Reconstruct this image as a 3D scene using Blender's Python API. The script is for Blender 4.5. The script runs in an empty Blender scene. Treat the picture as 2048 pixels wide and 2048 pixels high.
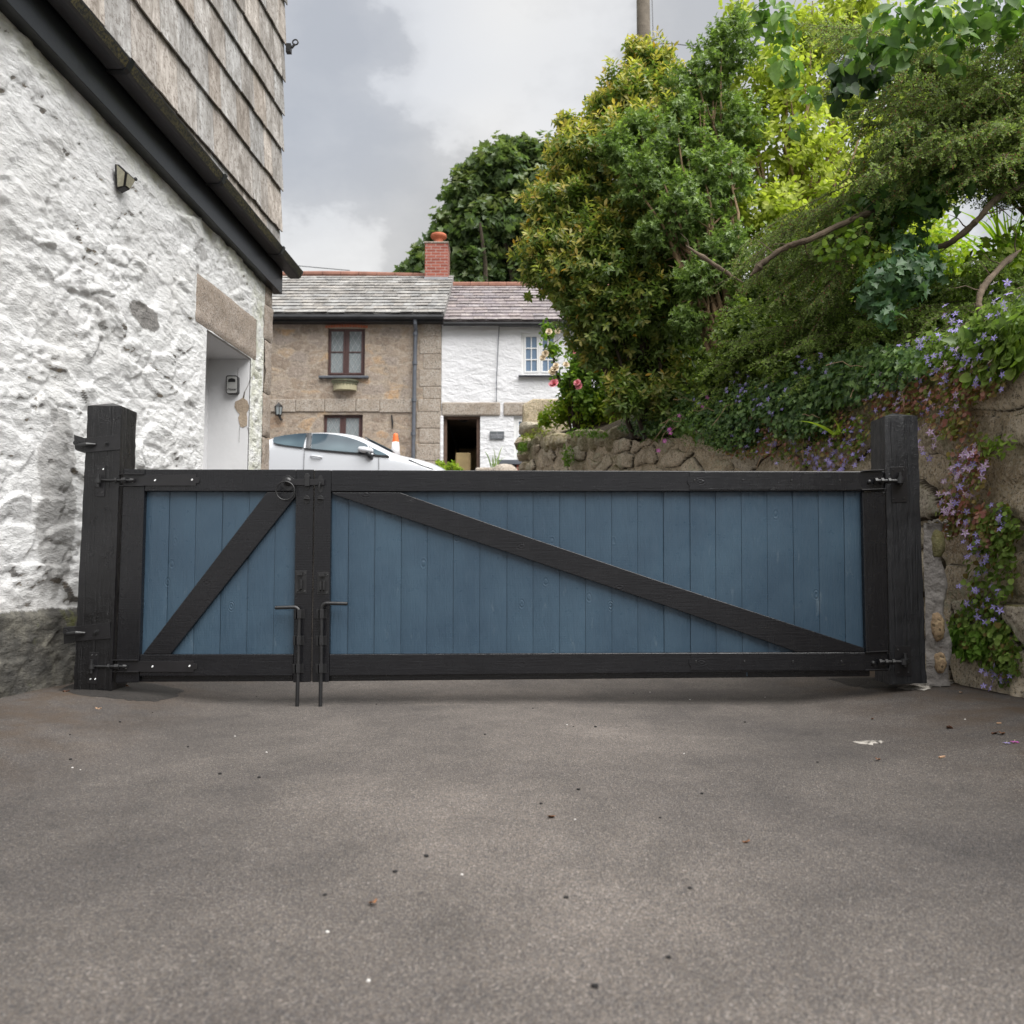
import bpy, bmesh, math, random
import numpy as np
from mathutils import Vector, Matrix, Euler
random.seed(7); RNG = np.random.default_rng(11)
scene = bpy.context.scene
COL = scene.collection

# ------------------------------------------------------------------ camera, sky, sun, exposure
F = 1640.0; PITCH = math.atan(126 / F); CAMZ = 0.63
cam_d = bpy.data.cameras.new('camera'); cam = bpy.data.objects.new('camera', cam_d); COL.objects.link(cam)
cam.location = (0, 0, CAMZ); cam.rotation_euler = (math.pi / 2 + PITCH, 0, 0)
cam_d.sensor_width = 36; cam_d.lens = 36 * F / 2048; cam_d.clip_start = 0.05; cam_d.clip_end = 2000
cam_d.dof.use_dof = True; cam_d.dof.focus_distance = 4.62; cam_d.dof.aperture_fstop = 3.5
scene.camera = cam
SUN_EL = math.radians(60); SUN_AZ = math.radians(138)      # azimuth clockwise from +Y
world = bpy.data.worlds.new("World"); scene.world = world; world.use_nodes = True
wn = world.node_tree; wn.nodes.clear()
def N(nt, t, **kw):
    n = nt.nodes.new(t)
    for k, v in kw.items():
        if k.startswith('i_'): n.inputs[k[2:].replace('_', ' ')].default_value = v
        else: setattr(n, k, v)
    return n
def ramp(nt, stops):
    r = nt.nodes.new('ShaderNodeValToRGB'); e = r.color_ramp.elements
    while len(e) < len(stops): e.new(0.5)
    for i, (p, c) in enumerate(stops):
        e[i].position = p
        e[i].color = (c, c, c, 1) if not isinstance(c, (tuple, list)) else tuple(c) + (1,)
    return r
sky = N(wn, 'ShaderNodeTexSky', sky_type='NISHITA'); sky.sun_disc = False
sky.sun_elevation = SUN_EL; sky.sun_rotation = SUN_AZ; sky.air_density = 1.2; sky.dust_density = 2.0
tc = N(wn, 'ShaderNodeTexCoord')
mp = N(wn, 'ShaderNodeMapping'); mp.inputs['Scale'].default_value = (1, 1, 1.7); mp.inputs['Location'].default_value = (.86, .2, .31)
wn.links.new(tc.outputs['Generated'], mp.inputs['Vector'])
n1 = N(wn, 'ShaderNodeTexNoise', i_Scale=2.7, i_Detail=9.0, i_Roughness=0.52, i_Distortion=.15); wn.links.new(mp.outputs[0], n1.inputs['Vector'])
n2 = N(wn, 'ShaderNodeTexNoise', i_Scale=0.9, i_Detail=3.0); wn.links.new(mp.outputs[0], n2.inputs['Vector'])
def sky_spot(px, py, inner, outer, amount):
    # a soft patch of sky around one fixed world direction
    x = (px - 1024) / 1640.; u = -(py - 1024) / 1640.; d = Vector((x, math.cos(PITCH) - u * math.sin(PITCH), math.sin(PITCH) + u * math.cos(PITCH))).normalized()
    vmn = N(wn, 'ShaderNodeVectorMath', operation='DOT_PRODUCT'); vmn.inputs[1].default_value = d; wn.links.new(tc.outputs['Generated'], vmn.inputs[0])
    r = N(wn, 'ShaderNodeMapRange', interpolation_type='SMOOTHSTEP'); r.inputs['From Min'].default_value = math.cos(math.radians(outer)); r.inputs['From Max'].default_value = math.cos(math.radians(inner)); r.inputs['To Max'].default_value = amount
    wn.links.new(vmn.outputs['Value'], r.inputs['Value']); return r.outputs[0]
def addn(a, b):
    m = N(wn, 'ShaderNodeMath', operation='ADD'); wn.links.new(a, m.inputs[0]); wn.links.new(b, m.inputs[1]); return m.outputs[0]
cf = addn(addn(addn(n1.outputs['Fac'], sky_spot(650, 465, 1.0, 7.0, .17)), sky_spot(1050, 60, 3, 10, .10)), sky_spot(560, 60, 4, 12, -.16))
n3 = N(wn, 'ShaderNodeTexNoise', i_Scale=11., i_Detail=6.0, i_Roughness=0.6); wn.links.new(mp.outputs[0], n3.inputs['Vector'])
m3 = N(wn, 'ShaderNodeMath', operation='MULTIPLY_ADD'); wn.links.new(n3.outputs['Fac'], m3.inputs[0]); m3.inputs[1].default_value = .34; m3.inputs[2].default_value = -.17
cf = addn(cf, m3.outputs[0])
cl = ramp(wn, [(0.0, (3.0, 3.0, 3.02)), (0.42, (3.25, 3.25, 3.27)), (0.53, (3.6, 3.58, 3.56)), (0.575, (4.5, 4.48, 4.44)), (.66, (4.9, 4.88, 4.84)), (1.0, (5.1, 5.08, 5.05))])
wn.links.new(cf, cl.inputs['Fac'])
cover = ramp(wn, [(0.34, 0.72), (0.5, 0.96)]); wn.links.new(n2.outputs['Fac'], cover.inputs['Fac'])
mx = N(wn, 'ShaderNodeMix', data_type='RGBA'); wn.links.new(addn(cover.outputs[0], sky_spot(540, 40, 3, 15, -.22)), mx.inputs[0]); mx.clamp_factor = True
wn.links.new(sky.outputs[0], mx.inputs[6]); wn.links.new(cl.outputs[0], mx.inputs[7])
bg = N(wn, 'ShaderNodeBackground', i_Strength=0.1); wn.links.new(mx.outputs[2], bg.inputs['Color'])
wo = N(wn, 'ShaderNodeOutputWorld'); wn.links.new(bg.outputs[0], wo.inputs['Surface'])
sun_d = bpy.data.lights.new('sun', 'SUN'); sun = bpy.data.objects.new('sun', sun_d); COL.objects.link(sun)
sun_d.energy = 4.0; sun_d.angle = math.radians(62); sun_d.color = (1, .985, .955)
sdir = Vector((math.sin(SUN_AZ) * math.cos(SUN_EL), math.cos(SUN_AZ) * math.cos(SUN_EL), math.sin(SUN_EL)))
sun.rotation_euler = sdir.to_track_quat('Z', 'Y').to_euler(); sun.location = (6, -4, 20)
scene.view_settings.view_transform = 'Standard'; scene.view_settings.look = 'None'
scene.view_settings.gamma = 1; scene.view_settings.exposure = 0.85
scene.cycles.max_bounces = 7; scene.cycles.transparent_max_bounces = 8

# ------------------------------------------------------------------ projection helpers
CP, SP = math.cos(PITCH), math.sin(PITCH)
def ray(px, py):
    x = (px - 1024) / F; u = -(py - 1024) / F
    return Vector((x, CP - u * SP, SP + u * CP))
def P(px, py, Y):
    d = ray(px, py); t = Y / d.y
    return Vector((d.x * t, Y, CAMZ + d.z * t))
def proj(p):
    x, y, z = p[0], p[1], p[2] - CAMZ
    d = y * CP + z * SP; u = -y * SP + z * CP
    return 1024 + F * x / d, 1024 - F * u / d
WX, WK = -3.017, 0.081                       # plane of the white house wall  x = WX + WK*y
def PW(px, py, o=0.0):
    d = ray(px, py); t = (WX + o) / (d.x - WK * d.y)
    return Vector((d.x * t, d.y * t, CAMZ + d.z * t))
def WV(y, z, o=0.0): return Vector((WX + o + WK * y, y, z))

# ------------------------------------------------------------------ numpy noise
def _h(ix, iy, s=0):
    n = (ix.astype(np.int64) * 374761393 + iy.astype(np.int64) * 668265263 + s * 1442695041) & 0xffffffff
    n = ((n ^ (n >> 13)) * 1274126177) & 0xffffffff
    n = n ^ (n >> 16)
    return (n & 0xffffff) / float(0xffffff)
def vn(x, y, s=0):
    ix = np.floor(x); iy = np.floor(y); fx = x - ix; fy = y - iy
    fx = fx * fx * (3 - 2 * fx); fy = fy * fy * (3 - 2 * fy)
    a = _h(ix, iy, s); b = _h(ix + 1, iy, s); c = _h(ix, iy + 1, s); d = _h(ix + 1, iy + 1, s)
    return (a * (1 - fx) + b * fx) * (1 - fy) + (c * (1 - fx) + d * fx) * fy
def fbm(x, y, s=0, o=4, g=.5):
    r = 0; a = 1; t = 0
    for i in range(o):
        r = r + a * vn(x * 2 ** i + 17.3 * i, y * 2 ** i + 5.1 * i, s + i); t += a; a *= g
    return r / t
def voro(x, y, s=0, jit=.85):
    ix = np.floor(x); iy = np.floor(y)
    f1 = np.full(x.shape, 9.); f2 = np.full(x.shape, 9.); cx = np.zeros(x.shape); cy = np.zeros(x.shape); idd = np.zeros(x.shape)
    for dx in (-1, 0, 1):
        for dy in (-1, 0, 1):
            gx = ix + dx; gy = iy + dy
            px = gx + .5 + jit * (_h(gx, gy, s) - .5); py = gy + .5 + jit * (_h(gx, gy, s + 9) - .5)
            d = np.hypot(x - px, y - py); c = d < f1
            f2 = np.where(c, f1, np.minimum(f2, d)); cx = np.where(c, px, cx); cy = np.where(c, py, cy)
            idd = np.where(c, _h(gx, gy, s + 21), idd); f1 = np.where(c, d, f1)
    return f1, f2, cx, cy, idd
def sstep(a, b, x):
    t = np.clip((x - a) / (b - a), 0, 1); return t * t * (3 - 2 * t)

# ------------------------------------------------------------------ object helpers
def tag(o, label=None, cat=None, group=None, kind=None):
    if label: o['label'] = label
    if cat: o['category'] = cat
    if group: o['group'] = group
    if kind: o['kind'] = kind
    return o
def empty(name, loc, label, cat, group=None):
    o = bpy.data.objects.new(name, None); COL.objects.link(o); o.location = loc; o.empty_display_size = .1
    return tag(o, label, cat, group)
def wloc(o):
    v = Vector((0, 0, 0))
    while o: v = v + o.location; o = o.parent
    return v
def link_mesh(name, me, parent=None, origin=None):
    """verts are world positions; origin is put at the parent's or at the base of the thing"""
    co = np.empty(len(me.vertices) * 3); me.vertices.foreach_get('co', co); co = co.reshape(-1, 3)
    if len(co) == 0: co = np.zeros((1, 3))
    if origin is None:
        lo = co.min(0); hi = co.max(0)
        origin = Vector(((lo[0] + hi[0]) / 2, (lo[1] + hi[1]) / 2, lo[2])) if parent is None else None
    o = bpy.data.objects.new(name, me); COL.objects.link(o)
    if parent is not None:
        if origin is None:
            lo = co.min(0); hi = co.max(0); origin = Vector((lo + hi) / 2)
        o.parent = parent; o.location = Vector(origin) - wloc(parent)
    else: o.location = origin
    me.transform(Matrix.Translation(-Vector(origin)))
    return o
def add_bevel(o, w, seg=2):
    m = o.modifiers.new('bevel', 'BEVEL'); m.width = w; m.segments = seg; m.limit_method = 'ANGLE'; m.angle_limit = math.radians(40)
    m.harden_normals = False
class MB:
    def __init__(s): s.v = []; s.f = []; s.mi = []; s.c = []
    def add(s, vs, fs, mi=0, c=None):
        b = len(s.v); s.v += [tuple(v) for v in vs]; s.f += [tuple(b + i for i in f) for f in fs]; s.mi += [mi] * len(fs)
        if c is not None or s.c:
            while len(s.c) < b: s.c.append((1, 1, 1))
            s.c += [c or (1, 1, 1)] * len(vs)
        return s
    def box(s, c, size, R=None, mi=0, col=None):
        h = Vector(size) / 2; vs = []
        for z in (-1, 1):
            for x, y in ((-1, -1), (1, -1), (1, 1), (-1, 1)):
                v = Vector((x * h.x, y * h.y, z * h.z))
                if R is not None: v = R @ v
                vs.append(Vector(c) + v)
        return s.add(vs, [(3, 2, 1, 0), (4, 5, 6, 7), (0, 1, 5, 4), (1, 2, 6, 5), (2, 3, 7, 6), (3, 0, 4, 7)], mi, col)
    def bx(s, x0, x1, y0, y1, z0, z1, mi=0, col=None):
        return s.box(((x0 + x1) / 2, (y0 + y1) / 2, (z0 + z1) / 2), (abs(x1 - x0), abs(y1 - y0), abs(z1 - z0)), None, mi, col)
    def prism(s, pts, ext, mi=0, col=None):
        n = len(pts); ext = Vector(ext); vs = [Vector(p) for p in pts] + [Vector(p) + ext for p in pts]
        fs = [tuple(range(n)), tuple(range(2 * n - 1, n - 1, -1))]
        for i in range(n):
            j = (i + 1) % n; fs.append((i, i + n, j + n, j))
        return s.add(vs, fs, mi, col)
    def tube(s, pts, r, seg=10, mi=0, cap=True, col=None):
        pts = [Vector(p) for p in pts]; n = len(pts); rr = r if isinstance(r, (list, tuple)) else [r] * n
        vs = []; prev = None
        for i, p in enumerate(pts):
            t = (pts[min(i + 1, n - 1)] - pts[max(i - 1, 0)]).normalized()
            if prev is None:
                a = t.orthogonal().normalized()
            else:
                a = (prev - t * prev.dot(t)); a = a.normalized() if a.length > 1e-6 else t.orthogonal().normalized()
            prev = a; b = t.cross(a)
            for k in range(seg):
                an = 2 * math.pi * k / seg; vs.append(p + (a * math.cos(an) + b * math.sin(an)) * rr[i])
        fs = [(i * seg + k, i * seg + (k + 1) % seg, (i + 1) * seg + (k + 1) % seg, (i + 1) * seg + k) for i in range(n - 1) for k in range(seg)]
        if cap: fs += [tuple(range(seg - 1, -1, -1)), tuple((n - 1) * seg + k for k in range(seg))]
        return s.add(vs, fs, mi, col)
    def lathe(s, prof, c, axis='z', seg=20, mi=0, col=None):
        vs = []; n = len(prof)
        for (r, h) in prof:
            for k in range(seg):
                a = 2 * math.pi * k / seg
                if axis == 'z': v = Vector((r * math.cos(a), r * math.sin(a), h))
                elif axis == 'y': v = Vector((r * math.cos(a), h, r * math.sin(a)))
                else: v = Vector((h, r * math.cos(a), r * math.sin(a)))
                vs.append(Vector(c) + v)
        fs = [(i * seg + k, i * seg + (k + 1) % seg, (i + 1) * seg + (k + 1) % seg, (i + 1) * seg + k) for i in range(n - 1) for k in range(seg)]
        fs += [tuple(range(seg - 1, -1, -1)), tuple((n - 1) * seg + k for k in range(seg))]
        return s.add(vs, fs, mi, col)
    def build(s, name, mats, parent=None, bevel=0, smooth=False, origin=None):
        me = bpy.data.meshes.new(name); me.from_pydata(s.v, [], s.f)
        mats = mats if isinstance(mats, (list, tuple)) else [mats]
        for m in mats: me.materials.append(m)
        if len(mats) > 1: me.polygons.foreach_set('material_index', s.mi)
        if s.c:
            while len(s.c) < len(s.v): s.c.append((1, 1, 1))
            a = me.color_attributes.new('col', 'FLOAT_COLOR', 'POINT')
            a.data.foreach_set('color', np.array([tuple(c) + (1,) for c in s.c], dtype=np.float32).ravel())
        bm = bmesh.new(); bm.from_mesh(me); bmesh.ops.recalc_face_normals(bm, faces=bm.faces); bm.to_mesh(me); bm.free()
        if smooth: me.polygons.foreach_set('use_smooth', [True] * len(me.polygons))
        o = link_mesh(name, me, parent, origin)
        if bevel: add_bevel(o, bevel)
        if smooth == 'auto':
            me.polygons.foreach_set('use_smooth', [True] * len(me.polygons)); me.set_sharp_from_angle(angle=math.radians(35))
        return o
def np_mesh(name, V, Fq, mats, parent=None, col=None, smooth=False, origin=None, mi=None):
    """V (n,3) array, Fq (m,k) array of equal-size faces"""
    me = bpy.data.meshes.new(name); V = np.ascontiguousarray(V, dtype=np.float32); m, k = Fq.shape
    me.vertices.add(len(V)); me.vertices.foreach_set('co', V.ravel())
    me.loops.add(m * k); me.loops.foreach_set('vertex_index', Fq.astype(np.int32).ravel())
    me.polygons.add(m); me.polygons.foreach_set('loop_start', np.arange(0, m * k, k, dtype=np.int32))
    me.polygons.foreach_set('loop_total', np.full(m, k, dtype=np.int32))
    if smooth: me.polygons.foreach_set('use_smooth', np.ones(m, dtype=bool))
    for mm in (mats if isinstance(mats, (list, tuple)) else [mats]): me.materials.append(mm)
    if mi is not None: me.polygons.foreach_set('material_index', mi.astype(np.int32))
    me.update(calc_edges=True)
    if col is not None:
        a = me.color_attributes.new('col', 'FLOAT_COLOR', 'POINT')
        c = np.ones((len(V), 4), dtype=np.float32); c[:, :3] = col; a.data.foreach_set('color', c.ravel())
    return link_mesh(name, me, parent, origin)
def copy_thing(o, loc=None, parent=None):
    c = o.copy(); COL.objects.link(c)
    if parent is not None: c.parent = parent
    if loc is not None: c.location = loc
    for ch in [q for q in bpy.data.objects if q.parent == o]: copy_thing(ch, None, c)
    return c

# ------------------------------------------------------------------ materials
def newmat(name, rough=.6, spec=.5, metal=0.0):
    m = bpy.data.materials.new(name); m.use_nodes = True; nt = m.node_tree; b = nt.nodes['Principled BSDF']
    b.inputs['Roughness'].default_value = rough; b.inputs['Specular IOR Level'].default_value = spec; b.inputs['Metallic'].default_value = metal
    return m, nt, b
def tex(nt, scale=(1, 1, 1), obj=True):
    t = N(nt, 'ShaderNodeTexCoord'); mpp = N(nt, 'ShaderNodeMapping'); mpp.inputs['Scale'].default_value = scale
    if obj: nt.links.new(t.outputs['Object'], mpp.inputs['Vector'])
    else:
        g = N(nt, 'ShaderNodeNewGeometry'); nt.links.new(g.outputs['Position'], mpp.inputs['Vector'])
    return mpp.outputs[0]
def noise(nt, vec, scale, detail=4., rough=.55, dist=0.):
    n = N(nt, 'ShaderNodeTexNoise', i_Scale=scale, i_Detail=detail, i_Roughness=rough, i_Distortion=dist); nt.links.new(vec, n.inputs['Vector']); return n.outputs['Fac']
def rampc(nt, fac, stops):
    r = ramp(nt, stops); nt.links.new(fac, r.inputs['Fac']); return r.outputs[0]
def mixc(nt, fac, a, b, mode='MIX'):
    m = N(nt, 'ShaderNodeMix', data_type='RGBA', blend_type=mode)
    for i, x in ((0, fac), (6, a), (7, b)):
        if isinstance(x, (int, float)): m.inputs[i].default_value = x
        elif isinstance(x, tuple): m.inputs[i].default_value = x + (1,)
        else: nt.links.new(x, m.inputs[i])
    return m.outputs[2]
def mth(nt, op, a, b=None):
    m = N(nt, 'ShaderNodeMath', operation=op)
    for i, x in ((0, a), (1, b)):
        if x is None: continue
        if isinstance(x, (int, float)): m.inputs[i].default_value = x
        else: nt.links.new(x, m.inputs[i])
    return m.outputs[0]
def bump(nt, b, h, strength=.5, dist=.01):
    n = N(nt, 'ShaderNodeBump', i_Strength=strength, i_Distance=dist); nt.links.new(h, n.inputs['Height'])
    prev = b.inputs['Normal'].links
    if prev: nt.links.new(prev[0].from_socket, n.inputs['Normal'])
    nt.links.new(n.outputs[0], b.inputs['Normal'])
def simple(name, col, rough=.5, spec=.5, metal=0., var=.15, vscale=8., bs=.15, bscale=60., bd=.003):
    m, nt, b = newmat(name, rough, spec, metal); v = tex(nt)
    n = noise(nt, v, vscale)
    c = rampc(nt, n, [(.3, tuple(x * (1 - var) for x in col)), (.7, tuple(min(1, x * (1 + var)) for x in col))])
    nt.links.new(c, b.inputs['Base Color'])
    if bs: bump(nt, b, noise(nt, v, bscale, 3.), bs, bd)
    return m

def black_wood(name, col, rough, drops=False, tint=None):
    m, nt, b = newmat(name, rough, .5); v = tex(nt)
    n = noise(nt, v, 3., 4.)
    c = rampc(nt, n, [(.3, tuple(x * .75 for x in col)), (.7, tuple(x * 1.35 for x in col))])
    if tint: c = mixc(nt, rampc(nt, noise(nt, v, 1.3, 3.), [(.45, 0.), (.65, 1.)]), c, tint)
    nt.links.new(c, b.inputs['Base Color'])
    nt.links.new(rampc(nt, noise(nt, v, 9.), [(.3, rough * .8), (.7, min(1, rough * 1.35))]), b.inputs['Roughness'])
    if drops:
        vo = N(nt, 'ShaderNodeTexVoronoi', i_Scale=115.); nt.links.new(v, vo.inputs['Vector'])
        d = rampc(nt, vo.outputs['Distance'], [(0., 1.), (.42, 0.)])
        msk = rampc(nt, noise(nt, v, 5., 3.), [(.36, .15), (.6, 1.)])
        bump(nt, b, mth(nt, 'MULTIPLY', d, msk), .5, .004)
        bump(nt, b, rampc(nt, noise(nt, tex(nt, (1, 1, .05)), 34., 5., .6, .3), [(.35, 0.), (.5, 1.)]), .7, .006)
        bump(nt, b, noise(nt, tex(nt, (1, 1, .2)), 90., 3.), .3, .004)
        bump(nt, b, noise(nt, v, 22., 4.), .4, .008)
    else:
        bump(nt, b, noise(nt, v, 130., 3.), .25, .002)
    return m
def grain_mat(name, col, rough, axis, col2=None, ks=.5, gs=.4):
    """painted sawn timber: fine grain along one axis, occasional knots"""
    m, nt, b = newmat(name, rough, .5)
    sc = {'x': (.06, 1, 1), 'z': (1, 1, .06)}[axis]
    vg = tex(nt, sc); v = tex(nt)
    n = noise(nt, v, 2.3, 4.); c2 = col2 or tuple(x * 1.4 for x in col)
    nt.links.new(rampc(nt, n, [(.3, col), (.72, c2)]), b.inputs['Base Color'])
    if name == 'blue_paint':
        sc_ = mth(nt, 'MULTIPLY', rampc(nt, noise(nt, tex(nt, (1, 1, .3)), 13., 6., .75), [(.60, 0.), (.70, .55)]), rampc(nt, noise(nt, v, 1.1, 2.), [(.42, 0.), (.6, 1.)])); c_ = mixc(nt, sc_, b.inputs['Base Color'].links[0].from_socket, (.13, .17, .20)); nt.links.new(c_, b.inputs['Base Color'])
    nt.links.new(rampc(nt, noise(nt, v, 14.), [(.3, rough * .85), (.7, rough * 1.3)]), b.inputs['Roughness'])
    bump(nt, b, noise(nt, vg, 140., 4., .6, .4), .55, .0022)
    w = N(nt, 'ShaderNodeTexWave', wave_type='BANDS', bands_direction='Z' if axis == 'z' else 'X', i_Scale=34., i_Distortion=1.2, i_Detail=2.)
    nt.links.new(v, w.inputs['Vector']); bump(nt, b, w.outputs['Fac'], .10, .002)
    vo = N(nt, 'ShaderNodeTexVoronoi', i_Scale=6.2, i_Randomness=1.); nt.links.new(tex(nt, (1, .3, .62) if axis == 'z' else (.6, .3, 1)), vo.inputs['Vector'])
    warp = mth(nt, 'ADD', vo.outputs['Distance'], mth(nt, 'MULTIPLY', noise(nt, v, 16., 2.), .06))
    rings = mth(nt, 'SINE', mth(nt, 'MULTIPLY', warp, 120.))
    msk = rampc(nt, vo.outputs['Distance'], [(.06, 1.), (.17, 0.)])
    bump(nt, b, mth(nt, 'MULTIPLY', rings, msk), ks, .0035)
    bump(nt, b, noise(nt, tex(nt, (1, 1, .35)), 9., 3.), .25, .01)
    bump(nt, b, noise(nt, tex(nt, (1, 1, .10) if axis == 'z' else (.10, 1, 1)), 38., 5., .65, 1.2), gs, .005)
    return m
M = {}
M['blue'] = grain_mat('blue_paint', (.029, .055, .086), .30, 'z', (.047, .084, .121), .38, .65)
M['frame'] = grain_mat('charcoal_paint', (.0062, .0064, .0080), .24, 'x', (.0105, .0105, .0125), .25, .16)
M['frame_v'] = grain_mat('charcoal_paint_upright', (.0062, .0064, .0080), .24, 'z', (.0105, .0105, .0125), .25, .16)
M['post'] = black_wood('rough_black_timber', (.009, .0088, .0098), .3, True)
M['iron'] = simple('black_iron', (.014, .014, .015), .42, .55, 0., .3, 20., .2, 160., .001)
M['plate'] = simple('painted_steel_plate', (.013, .0125, .014), .34, .5, 0., .2, 12., .15, 200., .001)
M['zinc'] = simple('zinc_screw', (.62, .63, .64), .32, .5, .8, .1, 60., 0)
M['brass'] = simple('brassy_wear', (.45, .25, .10), .4, .5, .3, .3, 90., 0)
def cement(name, col, var=.2, bs=.5, bscale=25., bd=.01, rough=.9):
    m, nt, b = newmat(name, rough, .25); v = tex(nt)
    c = rampc(nt, noise(nt, v, 3., 6., .65), [(.3, tuple(x * (1 - var) for x in col)), (.7, tuple(min(1, x * (1 + var)) for x in col))])
    nt.links.new(c, b.inputs['Base Color']); bump(nt, b, noise(nt, v, bscale, 6., .65), bs, bd)
    return m
def granite(name, a, bcol, ccol, scale=120., bs=.7, stain=True):
    m, nt, b = newmat(name, .85, .3); v = tex(nt)
    vo = N(nt, 'ShaderNodeTexVoronoi', i_Scale=scale); nt.links.new(v, vo.inputs['Vector'])
    sp = N(nt, 'ShaderNodeSeparateColor'); nt.links.new(vo.outputs['Color'], sp.inputs[0])
    c = rampc(nt, sp.outputs[0], [(.0, a), (.45, bcol), (.8, ccol), (1., tuple(x * .35 for x in a))])
    if stain: c = mixc(nt, rampc(nt, noise(nt, v, 3.5, 6., .7), [(.42, 0.), (.7, .45)]), c, (.19, .14, .09))
    c = mixc(nt, .5, c, rampc(nt, noise(nt, v, 9., 6., .7), [(.3, (.25, .25, .25)), (.7, (.8, .8, .8))]), 'MULTIPLY') if False else c
    nt.links.new(c, b.inputs['Base Color']); bump(nt, b, noise(nt, v, 70., 6., .7), bs, .008); bump(nt, b, noise(nt, v, 9., 4.), .5, .02)
    return m
M['granite'] = granite('brown_granite', (.27, .215, .175), (.36, .305, .26), (.47, .415, .37))
M['jamb'] = cement('painted_render', (.66, .66, .67), .05, .25, 30., .004, .7)
M['plaster'] = cement('bare_plaster', (.36, .29, .22), .3, 1., 40., .01)
M['crack'] = cement('crack_dirt', (.10, .085, .07), .3, .2)
M['fascia'] = simple('black_fascia', (.007, .008, .010), .3, .5, 0., .25, 4., .12, 40., .003)  # base colour darkened to stand in for shade below the gutter
# ------------------------------------------------------------------ ground
def gz(x, y):
    x = np.asarray(x, dtype=float); y = np.asarray(y, dtype=float)
    dip = -.085 * (1 - sstep(1.5, 2.45, np.abs(x))) * (1 - sstep(5.0, 8.0, y))
    r = 1.85 * np.clip((y - 5.3) / 9.7, 0, 1) + .06 * np.clip(y - 15, 0, 3) + .035 * np.clip(y - 18, 0, 40)
    r = np.where(y < 15, r * sstep(4.6, 8., y) ** .5, r)
    und = (fbm(x * .9 + 40, y * .9 + 40, 3, 3) - .5) * .035 * sstep(.2, 2., y)
    return dip + r + und * (1 - sstep(4.2, 4.6, y) * .6)
def gzf(x, y): return float(gz(np.array([x]), np.array([y]))[0])
def G(px, py, dz=0.0):
    d = ray(px, py); t = .5
    for _ in range(4000):
        p = Vector((d.x * t, d.y * t, CAMZ + d.z * t))
        if p.z <= gzf(p.x, p.y) + dz: break
        t += .01
    return p
def asphalt(name, dark=1.0, wet=.85):
    m, nt, b = newmat(name, wet, .35); v = tex(nt, obj=False)
    vo = N(nt, 'ShaderNodeTexVoronoi', i_Scale=270.); nt.links.new(v, vo.inputs['Vector'])
    sp = N(nt, 'ShaderNodeSeparateColor'); nt.links.new(vo.outputs['Color'], sp.inputs[0])
    k = dark
    c = rampc(nt, sp.outputs[0], [(0., (.026 * k, .025 * k, .026 * k)), (.35, (.060 * k, .056 * k, .0545 * k)), (.75, (.108 * k, .099 * k, .093 * k)), (.95, (.155 * k, .142 * k, .13 * k)), (1., (.28 * k, .26 * k, .245 * k))])
    c = mixc(nt, .35, c, mixc(nt, sp.outputs[1], (.062 * k, .063 * k, .070 * k), (.168 * k, .138 * k, .112 * k)))
    big = noise(nt, v, .75, 4., .5, .3)
    c = mixc(nt, 1., c, rampc(nt, big, [(.32, (.70, .70, .72)), (.5, (1.02, 1.01, 1.0)), (.66, (1.36, 1.34, 1.32))]), 'MULTIPLY')
    mid = noise(nt, v, 6., 5., .65)
    c = mixc(nt, 1., c, rampc(nt, mid, [(.3, (.82, .82, .82)), (.7, (1.14, 1.13, 1.12))]), 'MULTIPLY')
    # brown silt that has settled towards both edges of the drive
    sx = N(nt, 'ShaderNodeSeparateXYZ'); nt.links.new(v, sx.inputs[0])
    ax = mth(nt, 'ABSOLUTE', sx.outputs[0])
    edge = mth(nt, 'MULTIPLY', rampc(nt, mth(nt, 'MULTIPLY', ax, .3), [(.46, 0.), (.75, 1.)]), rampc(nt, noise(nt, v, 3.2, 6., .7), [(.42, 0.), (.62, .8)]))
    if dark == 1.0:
        brightened = mth(nt, 'ADD', mth(nt, 'ABSOLUTE', mth(nt, 'SUBTRACT', sx.outputs[0], .15)), mth(nt, 'MULTIPLY', mth(nt, 'SUBTRACT', noise(nt, v, 1.1, 4.), .5), 1.6))      # pool of light painted in: centre brightened, edges darkened
        c = mixc(nt, 1., c, rampc(nt, mth(nt, 'MULTIPLY', brightened, .4), [(.1, (1.22, 1.2, 1.18)), (.5, (.98, .97, .96)), (.85, (.72, .71, .71))]), 'MULTIPLY')
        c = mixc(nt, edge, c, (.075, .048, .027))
    if dark == 1.0:
        far = rampc(nt, mth(nt, 'MULTIPLY', sx.outputs[1], .02), [(.44, 0.), (.5, 1.)]); c = mixc(nt, far, c, (.06, .09, .03))
    nt.links.new(c, b.inputs['Base Color'])
    bump(nt, b, vo.outputs['Distance'], .9, .004); bump(nt, b, noise(nt, v, 60., 5., .7), .5, .006)
    return m
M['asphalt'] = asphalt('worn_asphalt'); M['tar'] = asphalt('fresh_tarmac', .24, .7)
def axis_grid(segs):
    a = []
    for lo, hi, st in segs: a += list(np.arange(lo, hi, st))
    return np.array(a + [segs[-1][1]])
gx = axis_grid([(-400, -40, 40), (-40, -8, 2), (-8, -3.2, .4), (-3.2, 3.2, .05), (3.2, 8, .4), (8, 40, 2), (40, 400, 40)])
gy = axis_grid([(-60, -4, 4), (-4, 0, .5), (0, 6.5, .05), (6.5, 20, .3), (20, 60, 2), (60, 800, 40)])
XX, YY = np.meshgrid(gx, gy); ZZ = gz(XX, YY)
def grid_faces(nx, ny):
    i = np.arange(ny - 1)[:, None] * nx + np.arange(nx - 1)[None, :]
    return np.stack([i, i + 1, i + nx + 1, i + nx], -1).reshape(-1, 4)
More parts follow.
